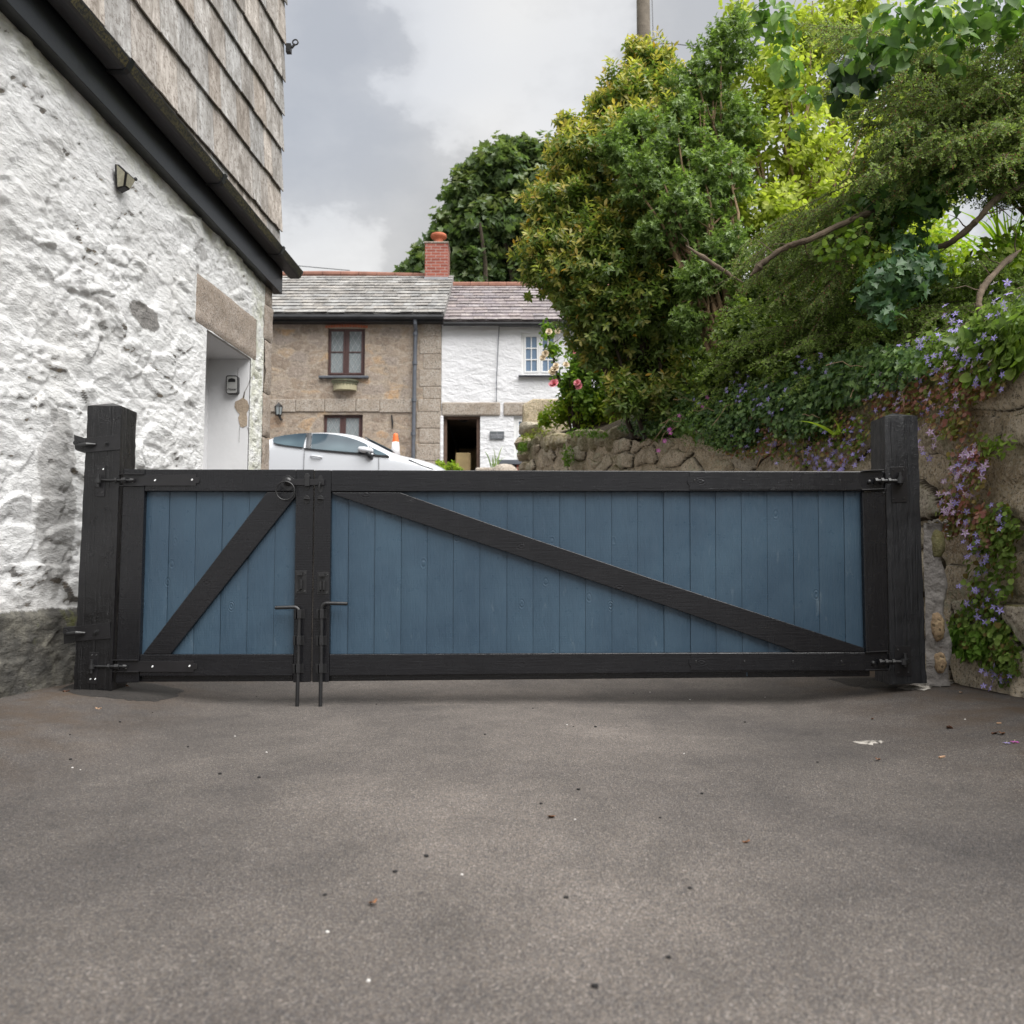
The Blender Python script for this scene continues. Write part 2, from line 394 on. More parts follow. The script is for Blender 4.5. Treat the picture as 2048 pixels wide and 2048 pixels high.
o = np_mesh('ground', np.stack([XX, YY, ZZ], -1).reshape(-1, 3), grid_faces(len(gx), len(gy)), M['asphalt'], smooth=True, origin=(0, 0, 0))
tag(o, 'grey brown weathered asphalt of the sloping driveway', None, None, 'structure')
def patch(name, pxs, mat, label, cat, lift=.004, hump=.008, jag=.012, kind=None):
    base = [G(*p) for p in pxs]; pts = []
    for i in range(len(base)):
        a, b = base[i], base[(i + 1) % len(base)]
        for k in range(6):
            p = a.lerp(b, k / 6); pts.append(Vector((p.x + random.uniform(-jag, jag), p.y + random.uniform(-jag, jag) * 1.5, 0)))
    c = sum(pts, Vector()) / len(pts); V = []; Fc = []; rings = 7; n = len(pts)
    for r in range(rings + 1):
        t = 1 - r / rings
        for p in pts:
            q = c + (p - c) * t
            V.append((q.x, q.y, gzf(q.x, q.y) + lift + hump * (1 - t * t) * 1.0 + (-.004 if r == 0 else 0) + random.uniform(0, .002)))
    for r in range(rings):
        for i in range(n): Fc.append((r * n + i, r * n + (i + 1) % n, (r + 1) * n + (i + 1) % n, (r + 1) * n + i))
    m = MB(); m.add(V, Fc); o = m.build(name, mat, None, smooth=True)
    return tag(o, label, cat, None, kind)
patch('tarmac_patch', [(118, 1380), (150, 1368), (215, 1360), (300, 1366), (368, 1381), (352, 1394), (315, 1404), (262, 1402), (170, 1393)], M['tar'], 'dark fresh tarmac patch round the foot of the left gate post', 'patch')
patch('tarmac_patch', [(1655, 1357), (1700, 1356), (1800, 1358), (1830, 1364), (1790, 1376), (1735, 1377), (1700, 1372)], M['tar'], 'dark fresh tarmac patch round the foot of the right gate post', 'patch')
M['spill'] = cement('cement_spill', (.42, .39, .35), .35, 1., 60., .01)
patch('cement_spill', [(1800, 1377), (1830, 1368), (1880, 1360), (1905, 1365), (1880, 1373), (1840, 1381)], M['spill'], 'pale dried cement spilt at the foot of the right post', 'spill', .005, .004, .02)
patch('cement_spill', [(1716, 1485), (1752, 1483.5), (1764, 1487), (1738, 1488.5)], M['spill'], 'small pale cement splash alone on the asphalt at right', 'spill', .003, .002, .03)

# ------------------------------------------------------------------ white house on the left
def white_stone():
    m, nt, b = newmat('limewashed_rubble', .75, .3); v = tex(nt, obj=False)
    n = noise(nt, v, 1.6, 5., .6)
    c = rampc(nt, n, [(.3, (.80, .795, .785)), (.5, (.85, .85, .85)), (.7, (.87, .87, .87))])
    att = N(nt, 'ShaderNodeAttribute', attribute_name='col'); sp = N(nt, 'ShaderNodeSeparateColor'); nt.links.new(att.outputs[0], sp.inputs[0])
    fine = noise(nt, v, 32., 6., .72)
    # r: flaked paint on ledges and under stones   g: bare grey stone faces   b: algae
    bare = rampc(nt, noise(nt, v, 70., 3.), [(.3, (.12, .115, .11)), (.7, (.27, .25, .23))])
    warm = mixc(nt, rampc(nt, noise(nt, v, 11., 3.), [(.45, 0.), (.6, 1.)]), bare, (.30, .23, .14))
    k = rampc(nt, mth(nt, 'ADD', mth(nt, 'MULTIPLY', sp.outputs[0], .62), mth(nt, 'MULTIPLY', fine, .62)), [(.56, 0.), (.66, .85)])
    c = mixc(nt, k, c, warm)
    c = mixc(nt, sp.outputs[1], c, bare)
    c = mixc(nt, mth(nt, 'MULTIPLY', sp.outputs[2], rampc(nt, noise(nt, v, 7., 5., .7), [(.35, 0.), (.65, .6)])), c, (.52, .53, .33))
    # paint stops at the plinth: bare damp stone with moss below
    sx = N(nt, 'ShaderNodeSeparateXYZ'); nt.links.new(v, sx.inputs[0])
    zz = mth(nt, 'ADD', sx.outputs[2], mth(nt, 'MULTIPLY', mth(nt, 'SUBTRACT', noise(nt, v, 9., 6., .7), .5), .07))
    pl = rampc(nt, zz, [(.432, 1.), (.445, 0.)])
    grime = rampc(nt, mth(nt, 'ADD', zz, mth(nt, 'MULTIPLY', noise(nt, v, 4., 5.), .5)), [(.62, .35), (.95, 0.)])
    c = mixc(nt, grime, c, (.36, .33, .29))
    pc = rampc(nt, noise(nt, v, 6., 8., .75), [(.3, (.035, .034, .033)), (.5, (.105, .10, .088)), (.62, (.19, .18, .15)), (.8, (.33, .31, .25))])
    pc = mixc(nt, rampc(nt, noise(nt, v, 4.3, 5., .7), [(.54, 0.), (.66, .75)]), pc, (.14, .15, .035))
    c = mixc(nt, pl, c, pc)
    nt.links.new(c, b.inputs['Base Color'])
    bump(nt, b, noise(nt, tex(nt, (1, .8, 1.7), False), 20., 8., .72), 1., .03); bump(nt, b, noise(nt, v, 90., 4., .6), .35, .004)
    return m
M['lime'] = white_stone()
def ztop(y): return 3.43 + (7.85 - y) * .043
house = empty('white_house', (-2.9, 5.2, 0), 'limewashed rubble stone house with slate hung upper wall beside the gate', 'house')
ys = np.arange(2.0, 7.76, .0125); zs = np.arange(-.2, 3.72, .0125)
Yg, Zg = np.meshgrid(ys, zs)
def house_relief(Y, Z):
    wx = Y + (fbm(Y * 2.3, Z * 2.3, 5, 3) - .5) * .35; wz = Z + (fbm(Y * 2.0 + 9, Z * 2.6, 6, 3) - .5) * .26
    f1, f2, cx, cy, idd = voro(wx / .30, wz / .155, 31, .95)
    e = f2 - f1; tilt = (_h(np.floor(cx * 97), np.floor(cy * 89), 2) - .5)
    tiltz = (_h(np.floor(cx * 57), np.floor(cy * 39), 4) - .35)
    body = (idd - .5) * .05 + (wx / .30 - cx) * tilt * .055 + (wz / .155 - cy) * tiltz * .06
    edge = sstep(0.0, .16, e)
    soft = .35 + .65 * sstep(.4, .62, fbm(Y * .9, Z * .9, 12, 2))          # some areas are rendered smoother
    h = (body * edge - .010 * (1 - edge)) * soft * .85
    g1, g2, c3, c4, id2 = voro(wx / .09 + 3, wz / .055, 77, .95)
    t3 = (_h(np.floor(c3 * 31), np.floor(c4 * 29), 8) - .5); t4 = (_h(np.floor(c3 * 13), np.floor(c4 * 19), 3) - .3)
    h = h + (((id2 - .5) * .016 + (wx / .09 + 3 - c3) * t3 * .022 + (wz / .055 - c4) * t4 * .026) * sstep(0, .2, g2 - g1)) * (.35 + .65 * sstep(.40, .58, fbm(Y * 1.7, Z * 1.7, 44, 2)))
    h = h + (fbm(Y * 13, Z * 17, 8, 4, .55) - .5) * .020 + (fbm(Y * 3, Z * 3.4, 19, 3) - .5) * .04
    pit = sstep(.68, .74, fbm(Y * 9, Z * 16, 91, 3)); h = h - .014 * pit
    return h, e, idd, pit, soft
Hh, Ee, Id, Pit, Soft = house_relief(Yg, Zg)
opy0, opy1, opz = 6.551, 7.453, 2.62
dy_ = np.maximum(np.maximum(opy0 - Yg, Yg - opy1), 0); dz_ = np.maximum(Zg - 2.64, 0)
flat = sstep(.0, .14, np.hypot(dy_, dz_))
dl = np.hypot(np.maximum(np.maximum(6.34 - Yg, Yg - 7.57), 0), np.maximum(np.maximum(2.63 - Zg, Zg - 3.03), 0)); flat = flat * sstep(.0, .07, dl)
flat = flat * sstep(0, .1, 7.76 - Yg)
Hh = Hh * flat * .72
Hh = np.where(Zg < .44, Hh * .75 + .022 * sstep(.44, .40, Zg) , Hh)
gZ, gY = np.gradient(Hh, .0125)
ledge = sstep(.15, .75, gZ) * .9 + sstep(.25, .9, np.abs(gY)) * .5          # ledges and steep faces lose their paint
chip = np.clip(.9 * ledge * (.24 + .85 * sstep(.48, .66, fbm(Yg * 2.2, Zg * 2.2, 23, 3))) + Pit * .12, 0, 1) * flat
# bare stone faces
bare = np.zeros_like(Yg)
def blob(cy, cz, ry, rz, s):
    d = np.hypot((Yg - cy) / ry, (Zg - cz) / rz) + (fbm(Yg * 7, Zg * 9, s, 3) - .5) * .7
    return sstep(1.05, .95, d)
for i_, a in enumerate(((5.58, 2.44, .22, .085, 1), (5.06, 2.36, .22, .035, 2), (5.28, 2.22, .09, .04, 3), (6.42, 3.23, .14, .07, 4), (4.55, 3.10, .10, .03, 5), (6.3, 1.95, .10, .03, 7))): bare = np.maximum(bare, blob(*a) * (.9 if i_ in (0,) else .5))
pm = blob(4.72, 1.05, .17, .55, 31) * .5                                   # greyer patch left of the gate post
green = np.maximum(sstep(7.40, 7.5, Yg), sstep(.22, .02, ztop(Yg) - Zg)) * 1.0
X = WX + WK * Yg + Hh
V = np.stack([X, Yg, Zg], -1).reshape(-1, 3)
Fq = grid_faces(len(ys), len(zs)); cy = V[Fq][:, :, 1].mean(1); cz = V[Fq][:, :, 2].mean(1)
hole = ((cy > opy0) & (cy < opy1) & (cz < opz)) | ((cy > 6.345) & (cy < 7.565) & (cz > 2.635) & (cz < 3.025)) | (cz > ztop(cy) + .05)
colr = np.stack([chip, np.maximum(bare, pm), green], -1).reshape(-1, 3)
o = np_mesh('stone_wall', V, Fq[~hole], M['lime'], house, colr, True)
def wbox(mb, y0, y1, z0, z1, o0, o1, mi=0, col=None):
    return mb.prism([WV(y0, z0, o0), WV(y1, z0, o0), WV(y1, z1, o0), WV(y0, z1, o0)], (o1 - o0, 0, 0), mi, col)
def rough_block(mb, y0, y1, z0, z1, o0, o1, s, amp=.012):
    """granite block, dressed face with an uneven surface, as a displaced grid closed behind"""
    n = max(3, int((y1 - y0) / .03)); m = max(3, int((z1 - z0) / .03)); vs = []; fs = []
    for j in range(m + 1):
        for i in range(n + 1):
            y = y0 + (y1 - y0) * i / n; z = z0 + (z1 - z0) * j / m
            ed = min(i, n - i, j, m - j); h = float(fbm(np.array([y * 9.]), np.array([z * 9.]), s, 4)[0] - .5) * amp * 2 - (.012 if ed == 0 else 0)
            jy = (float(_h(np.array([j]), np.array([i]), s)[0]) - .5) * .02 if i in (0, n) else 0
            vs.append(WV(y + jy, z, o1 + h))
    for j in range(m):
        for i in range(n): a = j * (n + 1) + i; fs.append((a, a + 1, a + n + 2, a + n + 1))
    mb.add(vs, fs); wbox(mb, y0 + .004, y1 - .004, z0 + .004, z1 - .004, o0, o1 - .02)
mb = MB(); rough_block(mb, 6.345, 7.57, 2.632, 3.03, -.30, .012, 3, .009)
mb.build('granite_lintel', M['granite'], house, smooth='auto')
mb = MB(); z = -.25; i = 0
while z < 3.45:
    h = random.uniform(.34, .62); rough_block(mb, 7.745 + random.uniform(-.02, .03), 7.95 + random.uniform(-.012, .012), z, min(z + h - .008, 3.47), -.3, .012 + random.uniform(-.008, .01), 10 + i, .014); z += h; i += 1
mb.build('corner_stones', M['granite'], house, smooth='auto')
# recess: jambs, soffit, door
mb = MB(); wbox(mb, opy1, 7.74, -.2, opz + .3, -.42, -.012); wbox(mb, 6.28, opy0, -.2, opz + .3, -.42, -.012); wbox(mb, opy0, opy1, opz, opz + .3, -.42, -.02)
mb.build('recess_lining', M['jamb'], house, bevel=.006)
mb = MB(); wbox(mb, opy0 - .02, opy1 + .02, -.2, opz + .02, -.45, -.385)
for z0, z1 in ((.5, 1.1), (1.2, 1.8), (1.9, 2.45)): wbox(mb, opy0 + .1, opy1 - .1, z0, z1, -.385, -.373)
d = mb.build('door', M['jamb'], house, bevel=.004)
mb = MB(); mb.tube([WV(opy0 + .1, 1.35, -.37), WV(opy0 + .1, 1.35, -.33), WV(opy0 + .2, 1.35, -.33)], .01); mb.build('door_handle', M['iron'], d, smooth='auto')
def jp(px, py, off=0.0): return P(px, py, opy1 - off)
mb = MB(); pts = [(485.5, 795), (494.7, 801.6), (498, 812), (497.2, 819), (493, 826), (494.6, 838), (493.7, 850.5), (487, 855), (481, 853.5), (478, 845), (476.3, 835), (479.4, 829), (473, 821), (468.7, 813.8), (470.2, 803), (478, 800)]
mb.prism([jp(*p, .004) for p in pts], (0, .003, 0)); mb.build('bare_plaster', M['plaster'], house)
for ci, (a, b_, w) in enumerate((((502, 754), (496, 771), .8), ((496, 771), (489, 784), 1.0), ((489, 784), (486.5, 797), 2.6), ((493, 850), (499, 868), .4), ((479, 853), (478, 885), .4), ((476, 735), (475.5, 752), .4))):
    mb = MB()
    mb.prism([jp(a[0] - w * .4, a[1], .003), jp(a[0] + w * .4, a[1], .003), jp(b_[0] + w * .6, b_[1], .003), jp(b_[0] - w * .6, b_[1], .003)], (0, .002, 0))
    mb.build('plaster_crack', M['crack'], house)
# core behind the skin
mb = MB(); mb.prism([WV(1.9, -.3, -.46), WV(7.93, -.3, -.46), Vector((-8.5, 8.8, -.3)), Vector((-8.5, 2.0, -.3))], (0, 0, 7.4))
mb.prism([WV(1.9, 3.1, -.46), WV(7.93, 3.1, -.46), WV(7.93, 3.1, -.06), WV(1.9, 3.1, -.06)], (0, 0, 4.0))
mb.build('inner_walls', M['jamb'], house)
mb = MB()
mb.prism([WV(1.6, 7.05, .3), WV(8.15, 7.05, .3), WV(8.15, 9.4, -2.9), WV(1.6, 9.4, -2.9)], (0, 0, .12))
mb.prism([WV(1.6, 7.05, -6.1), WV(8.15, 7.05, -6.1), WV(8.15, 9.4, -2.9), WV(1.6, 9.4, -2.9)], (0, 0, .12)); 
def slate_mat(name, cols, streak=True, sc=1.0):
    m, nt, b = newmat(name, .8, .3); v = tex(nt); vs_ = tex(nt, (1, 1, .34) if streak else (1, 1, 1))
    att = N(nt, 'ShaderNodeAttribute', attribute_name='col')
    c = rampc(nt, noise(nt, vs_, 9. * sc, 8., .72, .5), [(.28, cols[0]), (.45, cols[1]), (.56, cols[2]), (.7, cols[3])])
    c = mixc(nt, rampc(nt, noise(nt, v, 26. * sc, 6., .75), [(.5, 0.), (.62, .8)]), c, cols[4])
    c = mixc(nt, 1., c, att.outputs[0], 'MULTIPLY')
    nt.links.new(c, b.inputs['Base Color'])
    bump(nt, b, noise(nt, vs_, 28. * sc, 7., .7), .8, .008); bump(nt, b, noise(nt, v, 70. * sc, 4.), .3, .003)
    return m
M['slate'] = slate_mat('weathered_slate', [(.15, .13, .115), (.32, .295, .27), (.45, .42, .395), (.62, .60, .57), (.17, .145, .125)])
mb.build('roof', M['slate'], house)
rows = [3.74, 4.06, 4.49, 4.90, 5.28, 5.63, 6.03, 6.46, 6.88, 7.3]
mb = MB(); ts = .012
for r in range(len(rows) - 1):
    z0 = rows[r]; z1 = rows[r + 1] + .06; y = 8.0; first = True
    while y > 1.9:
        w = random.choice((.2, .24, .27, .3, .33)) * random.uniform(.92, 1.08)
        if first: w *= (.55 if r % 2 else 1); first = False
        ya, yb = y - w + .005, y; n = 5; bo = .05 + random.uniform(-.002, .004); to = .02
        vs = []; zo = random.uniform(-.006, .006); zb = [z0 + zo + random.uniform(-.003, .003) + (.0 if random.random() < .93 else random.uniform(0, .02)) for _ in range(n)]
        for d_ in (0, ts):
            for k in range(n): vs.append(WV(ya + (yb - ya) * k / (n - 1), zb[k], bo + d_))
            for k in range(n): vs.append(WV(ya + (yb - ya) * k / (n - 1), z1, to + d_))
        fs = []
        for k in range(n - 1):
            fs += [(2 * n + k, 2 * n + k + 1, 3 * n + k + 1, 3 * n + k), (k, k + n, k + n + 1, k + 1), (k, k + 1, 2 * n + k + 1, 2 * n + k)]
        fs += [(0, 2 * n, 3 * n, n), (n - 1, 2 * n - 1, 4 * n - 1, 3 * n - 1)]
        t = random.uniform(.8, 1.2); w_ = random.uniform(-.05, .05)
        mb.add(vs, fs, 0, (t * (1 + w_), t, t * (1 - w_))); y -= w
mb.build('slate_cladding', M['slate'], house)
mb = MB()
ya, yb = 1.9, 8.0
mb.prism([WV(ya, ztop(ya) - .012, .0), WV(ya, ztop(ya) - .012, .085), WV(ya, ztop(ya) + .29, .085), WV(ya, ztop(ya) + .29, .0)], WV(7.97, ztop(7.97)) - WV(ya, ztop(ya)))
mb.build('fascia', M['fascia'], house, bevel=.003)
def moss_gutter():
    m, nt, b = newmat('mossy_gutter_face', .7, .3); v = tex(nt)
    k = rampc(nt, noise(nt, tex(nt, (1, .8, 1)), 60., 6., .7), [(.42, 0.), (.58, 1.)])
    nt.links.new(mixc(nt, mth(nt, 'MULTIPLY', k, rampc(nt, noise(nt, v, 5., 3.), [(.35, .35), (.6, 1.)])), (.022, .023, .024), (.115, .098, .045)), b.inputs['Base Color']); bump(nt, b, noise(nt, v, 90., 4.), .4, .004)
    return m
M['mossg'] = moss_gutter()
M['blk'] = simple('black_bracket', (.012, .013, .015), .35, .6, 0., .2, 9., 0)
def lipz(y): return 3.705 + (7.85 - y) * .043
GP = [(.088, .02), (.088, -.05), (.104, -.062), (.195, -.062), (.212, -.05), (.236, 0.0), (.24, .008), (.23, .008), (.204, -.046), (.193, -.053), (.108, -.053), (.097, -.044), (.097, .02)]
def gutter_run(mb, y0, y1, grow=0., mi=0):
    c = Vector((.16, -.025)); pr = []
    for a, h in GP:
        q = Vector((a, h)); q = q + (q - c).normalized() * grow; pr.append(q)
    mb.prism([WV(y0, lipz(y0) + q.y, q.x) for q in pr], WV(y1, lipz(y1)) - WV(y0, lipz(y0)), mi)
mb = MB(); gutter_run(mb, 1.9, 8.12); b0 = len(mb.mi); M['gut'] = simple('dark_grey_gutter', (.042, .042, .046), .42, .6, 0., .2, 4., .15, 40., .003); gut = mb.build('gutter', [M['gut'], M['mossg']], house)  # gutter colour lightened to carry the grey reflection on its underside
for p in gut.data.polygons:
    n_ = p.normal
    if n_.x > .8 and -.75 < n_.z < .1 and p.area > .2: p.material_index = 1
mb = MB(); mb.prism([WV(8.12, lipz(8.12) + h, a) for a, h in GP[:7]], (0, .01, 0)); mb.build('end_cap', M['fascia'], gut)
for yb_ in (PW(132, -40, .24).y, PW(263, 128, .24).y, PW(450, 362, .24).y, PW(567, 508, .24).y):
    mb = MB(); gutter_run(mb, yb_ - .02, yb_ + .02, .012); mb.build('gutter_bracket', M['blk'], gut)
mb = MB(); mb.box(WV(7.99, 5.99, .09), (.05, .05, .09)); mb.tube([WV(7.99, 6.0, .12), WV(7.99, 6.04, .15)], .012)
mb.tube([WV(7.99, 6.06, .155) + Vector((.028 * math.cos(a), 0, .028 * math.sin(a))) for a in np.linspace(0, 2 * math.pi, 13)], .008, 6)
mb.build('eye_bracket', M['iron'], house, smooth='auto')
# key safe on the far jamb
ks = empty('key_safe', jp(464, 787), 'small black and silver combination key safe on white door reveal', 'key safe')
mb = MB()
def rrect(x0, x1, y0, y1, r, n=5):
    pts = []
    for cx, cyy, a0 in ((x1 - r, y1 - r, 0), (x0 + r, y1 - r, 90), (x0 + r, y0 + r, 180), (x1 - r, y0 + r, 270)):
        for k in range(n + 1):
            a = math.radians(a0 + 90 * k / n); pts.append((cx + r * math.cos(a), cyy + r * math.sin(a)))
    return pts
mb.prism([jp(x, y, .055) for x, y in rrect(451.5, 475.5, 750.5, 787, 4.5)], (0, .055, 0)); mb.build('case', M['iron'], ks, bevel=.003)
M['silver'] = simple('satin_silver', (.42, .42, .41), .4, .5, .3, .08, 20., .05)
mb = MB(); mb.prism([jp(x, y, .059) for x, y in rrect(453.3, 473.6, 752.8, 786, 3.)], (0, .006, 0)); fp = mb.build('front_plate', M['silver'], ks, bevel=.0015)
mb = MB(); mb.prism([jp(x, y, .062) for x, y in ((456.3, 763.8), (456.3, 759), (460, 757), (463.5, 756.2), (467, 757), (470.6, 758.6), (470.6, 763.8))], (0, .003, 0)); mb.build('shutter', M['iron'], fp)
def text_mesh(name, s, loc, size, mat, parent, rot=(math.pi / 2, 0, 0), depth=.001, shear=0, align='CENTER'):
    cu = bpy.data.curves.new(name, 'FONT'); cu.body = s; cu.size = size; cu.extrude = depth; cu.align_x = align; cu.shear = shear; cu.resolution_u = 3
    t = bpy.data.objects.new(name, cu); COL.objects.link(t); t.rotation_euler = rot; t.location = loc
    dg = bpy.context.evaluated_depsgraph_get(); me = bpy.data.meshes.new_from_object(t.evaluated_get(dg)); me.transform(t.matrix_basis if False else Matrix.LocRotScale(Vector(loc), Euler(rot), None))
    me.materials.clear(); me.materials.append(mat); bpy.data.objects.remove(t); return link_mesh(name, me, parent)
text_mesh('lettering', 'Master', jp(463.6, 780.5, .0605), .030, M['iron'], fp, shear=.3)
# wall light
M['lens'] = simple('ribbed_lens', (.34, .32, .24), .25, .5, 0., .15, 40., .6, 300., .004)
wl = empty('wall_light', WV(5.24, 3.13), 'small dark wedge shaped solar light high on the white stone wall', 'light')
def lp(px, py, o_): return PW(px, py, o_)
B4 = [lp(218, 350, .02), lp(228, 330, .02), lp(236, 388, .02), lp(225, 372, .02)]
mb = MB(); a = [WV(5.12, 3.30, .02), WV(5.26, 3.30, .02), WV(5.28, 3.22, .02), WV(5.24, 3.10, .02), WV(5.16, 3.10, .02), WV(5.12, 3.2, .02)]
f_ = [WV(5.13, 3.30, .05), WV(5.25, 3.30, .05), WV(5.27, 3.235, .115), WV(5.235, 3.13, .085), WV(5.165, 3.13, .085), WV(5.13, 3.235, .115)]
mb.add(a + f_, [tuple(range(5, -1, -1)), (0, 1, 7, 6), (1, 2, 8, 7), (2, 3, 9, 8), (3, 4, 10, 9), (4, 5, 11, 10), (5, 0, 6, 11), (6, 7, 8, 11), (8, 9, 10, 11)])
mb.build('housing', M['plate'], wl, bevel=.004)
mb = MB(); q = [WV(5.145, 3.225, .121), WV(5.255, 3.225, .121), WV(5.228, 3.138, .096), WV(5.172, 3.138, .096)]; mb.prism(q, (-.008, 0, .002)); mb.build('lens', M['lens'], wl)
mb = MB(); q = [WV(5.118, 3.29, .04), WV(5.118, 3.225, .108), WV(5.15, 3.125, .08), WV(5.14, 3.11, .04)]; mb.prism(q, (0, -.006, 0)); mb.build('side_lens', M['lens'], wl)
mb = MB(); mb.lathe([(0.001, -.012), (.014, -.006), (.017, .004), (.012, .012)], WV(5.255, 3.235, .122), 'x', 14); mb.build('sensor', M['iron'], wl, smooth='auto')
for ch_ in [q for q in bpy.data.objects if q.parent == wl]: ch_.location = ch_.location * .78 + Vector((.0, 0, .035)); ch_.scale = (.78,) * 3
# ------------------------------------------------------------------ gate
GY = 4.60
def slab(name, pxs, Y, th, mat, parent, bevel=.004):
    mb = MB(); mb.prism([P(x, y, Y) for x, y in pxs], (0, th, 0)); return mb.build(name, mat, parent, bevel=bevel)
def screw(parent, px, py, Y, r=.006, mat='zinc', name='screw'):
    c = P(px, py, Y); mb = MB(); mb.lathe([(r, 0.0), (r, -.002), (r * .7, -.0035), (r * .3, -.0015)], c, 'y', 12); return mb.build(name, M[mat], parent, smooth='auto')
def hexnut(mb, c, r, h, axis='x'): mb.lathe([(r, -h / 2), (r, h / 2)], c, axis, 6)
def boards(parent, xs_top, xs_bot, ytop, ybot, Y, th):
    mb = MB(); n = len(xs_top) - 1
    for i in range(n):
        a0 = P(xs_top[i], ytop, Y); a1 = P(xs_top[i + 1], ytop, Y); b0 = P(xs_bot[i], ybot, Y); b1 = P(xs_bot[i + 1], ybot, Y)
        g = .0009; a0.x += g; b0.x += g; a1.x -= g; b1.x -= g
        cup = random.uniform(-.0024, .003); tw = random.uniform(-.0022, .0022); K = 6; R_ = 8; vs = []; fs = []; bow = random.uniform(-.002, .002)
        for j in range(R_ + 1):
            l = a0.lerp(b0, j / R_); r = a1.lerp(b1, j / R_)
            for k in range(K + 1):
                t = k / K; p = l.lerp(r, t); u = 2 * t - 1; ed = .0025 if k in (0, K) else 0
                p.y += cup * u * u + tw * u + ed + bow * math.sin(j / R_ * math.pi); vs.append(p)
        nf = len(vs)
        for j in range(R_):
            for k in range(K): q = j * (K + 1) + k; fs.append((q, q + 1, q + K + 2, q + K + 1))
        c = [a0, a1, b1, b0]; vs += [v + Vector((0, th, 0)) for v in c]; vs += [v + Vector((0, .0035, 0)) for v in c]
        fs += [(nf + 3, nf + 2, nf + 1, nf), (nf, nf + 1, nf + 5, nf + 4), (nf + 1, nf + 2, nf + 6, nf + 5), (nf + 2, nf + 3, nf + 7, nf + 6), (nf + 3, nf, nf + 4, nf + 7)]
        mb.add(vs, fs)
    for i in range(1, n): a = P(xs_top[i], ytop, Y); b = P(xs_bot[i], ybot, Y); w = Vector((.012, 0, 0)); mb.prism([a - w, a + w, b + w, b - w], (0, .004, 0)); mb.v[-8:] = [tuple(Vector(q) + Vector((0, th * .5, 0))) for q in mb.v[-8:]]
    o = mb.build('board_panel', M['blue'], parent); o.data.polygons.foreach_set('use_smooth', [True] * len(o.data.polygons)); o.data.set_sharp_from_angle(angle=math.radians(30)); return o
def barrel_hinge(parent, y, x_tail, x_stile0, x_strap_end, tip, mirror, pin_x, h=11., yb=None):
    """double strap with an eye bolt: two flanges wrap the stile, threaded bar runs to the post"""
    yb = yb or y
    s = -1 if mirror else 1
    pl = empty_part = None
    mb = MB(); Yf = GY - .005
    mb.prism([P(x_stile0, y - h, Yf), P(x_strap_end - s * 4, y - h, Yf), P(x_strap_end - s * 4, y - h * .55, Yf), P(x_strap_end + s * 2, y - h * .5, Yf), P(x_strap_end + s * 3.5, y, Yf), P(x_strap_end + s * 2, y + h * .5, Yf), P(x_strap_end - s * 4, y + h * .55, Yf), P(x_strap_end - s * 4, y + h, Yf), P(x_stile0, y + h, Yf)], (0, .0048, 0))
    st = mb.build('hinge_strap', M['plate'], parent, bevel=.001)
    mb = MB()
    for dy in (-h - .5, h + .5):
        a = P(tip, y + dy, Yf - .012); b = P(x_strap_end if False else x_stile0 + s * 40, y + dy, Yf - .012); mb.prism([a, b, b + Vector((0, .014, 0)), a + Vector((0, .03, 0))], (0, 0, .005))
    a = P(tip, y - h, Yf - .012); b = P(tip, y + h, Yf - .012); mb.prism([a, b, b + Vector((0, .05, 0)), a + Vector((0, .05, 0))], (.005 * s, 0, 0))
    mb.build('stile_flange', M['plate'], st, bevel=.001)
    mb = MB(); Yb = Yf - .018
    mb.tube([P(pin_x, yb, Yb), P(tip + s * 24, y, Yb)], .0075, 12)
    for q in (tip - s * 5, tip + s * 9, tip + s * 13): c = P(q, y, Yb); hexnut(mb, c, .016, .012)
    mb.tube([P(tip + s * 24, y, Yb), P(tip + s * 31, y, Yb)], [.013, .009], 12)
    mb.build('threaded_bar', M['iron'], st, smooth='auto')
    return st
pg = empty('pedestrian_gate', P(430, 1364, GY), 'small blue boarded gate leaf with charcoal frame and diagonal brace', 'gate')
slab('stile', [(246.5, 938), (290, 938), (277, 1365), (230.5, 1366)], GY, .05, M['frame_v'], pg)
slab('stile', [(592.3, 939), (627.3, 939), (621, 1364), (585.8, 1365)], GY, .05, M['frame_v'], pg)
slab('top_rail', [(290.4, 938.5), (592, 939), (591.4, 983), (289.2, 982.4)], GY + .001, .045, M['frame'], pg)
slab('bottom_rail', [(279.6, 1309), (586.4, 1308.5), (585.8, 1352), (278.3, 1352.4)], GY + .001, .045, M['frame'], pg)
slab('bottom_batten', [(278, 1345), (586, 1345), (586, 1362.5), (278, 1364)], GY + .03, .04, M['frame'], pg)
slab('diagonal_brace', [(534, 984), (591, 984), (591, 993), (340.5, 1308.2), (285.5, 1308.2)], GY + .003, .042, M['frame'], pg, .0025)
boards(pg, [286, 339.5, 392.5, 446, 499.5, 552, 596], [276, 330.5, 385, 438.5, 492, 545, 590], 974, 1354, GY + .032, .018)
vg = empty('vehicle_gate', P(1200, 1364, GY), 'wide blue boarded gate leaf with long charcoal diagonal brace', 'gate')
slab('stile', [(629.2, 940), (662.2, 940), (658, 1364), (624.4, 1364.5)], GY, .05, M['frame_v'], vg)
slab('stile', [(1724.5, 984), (1771, 984), (1777.5, 1302.5), (1732, 1303)], GY + .002, .05, M['frame_v'], vg)
slab('top_rail', [(662.6, 940), (1768, 942.5), (1769, 982.5), (662, 983)], GY + .001, .048, M['frame'], vg)
slab('bottom_rail', [(658.6, 1308.5), (1776, 1304), (1777, 1342), (658, 1352)], GY + .001, .048, M['frame'], vg)
slab('bottom_batten', [(658, 1344), (1740, 1336), (1740, 1353), (658, 1362.5)], GY + .03, .04, M['frame'], vg)
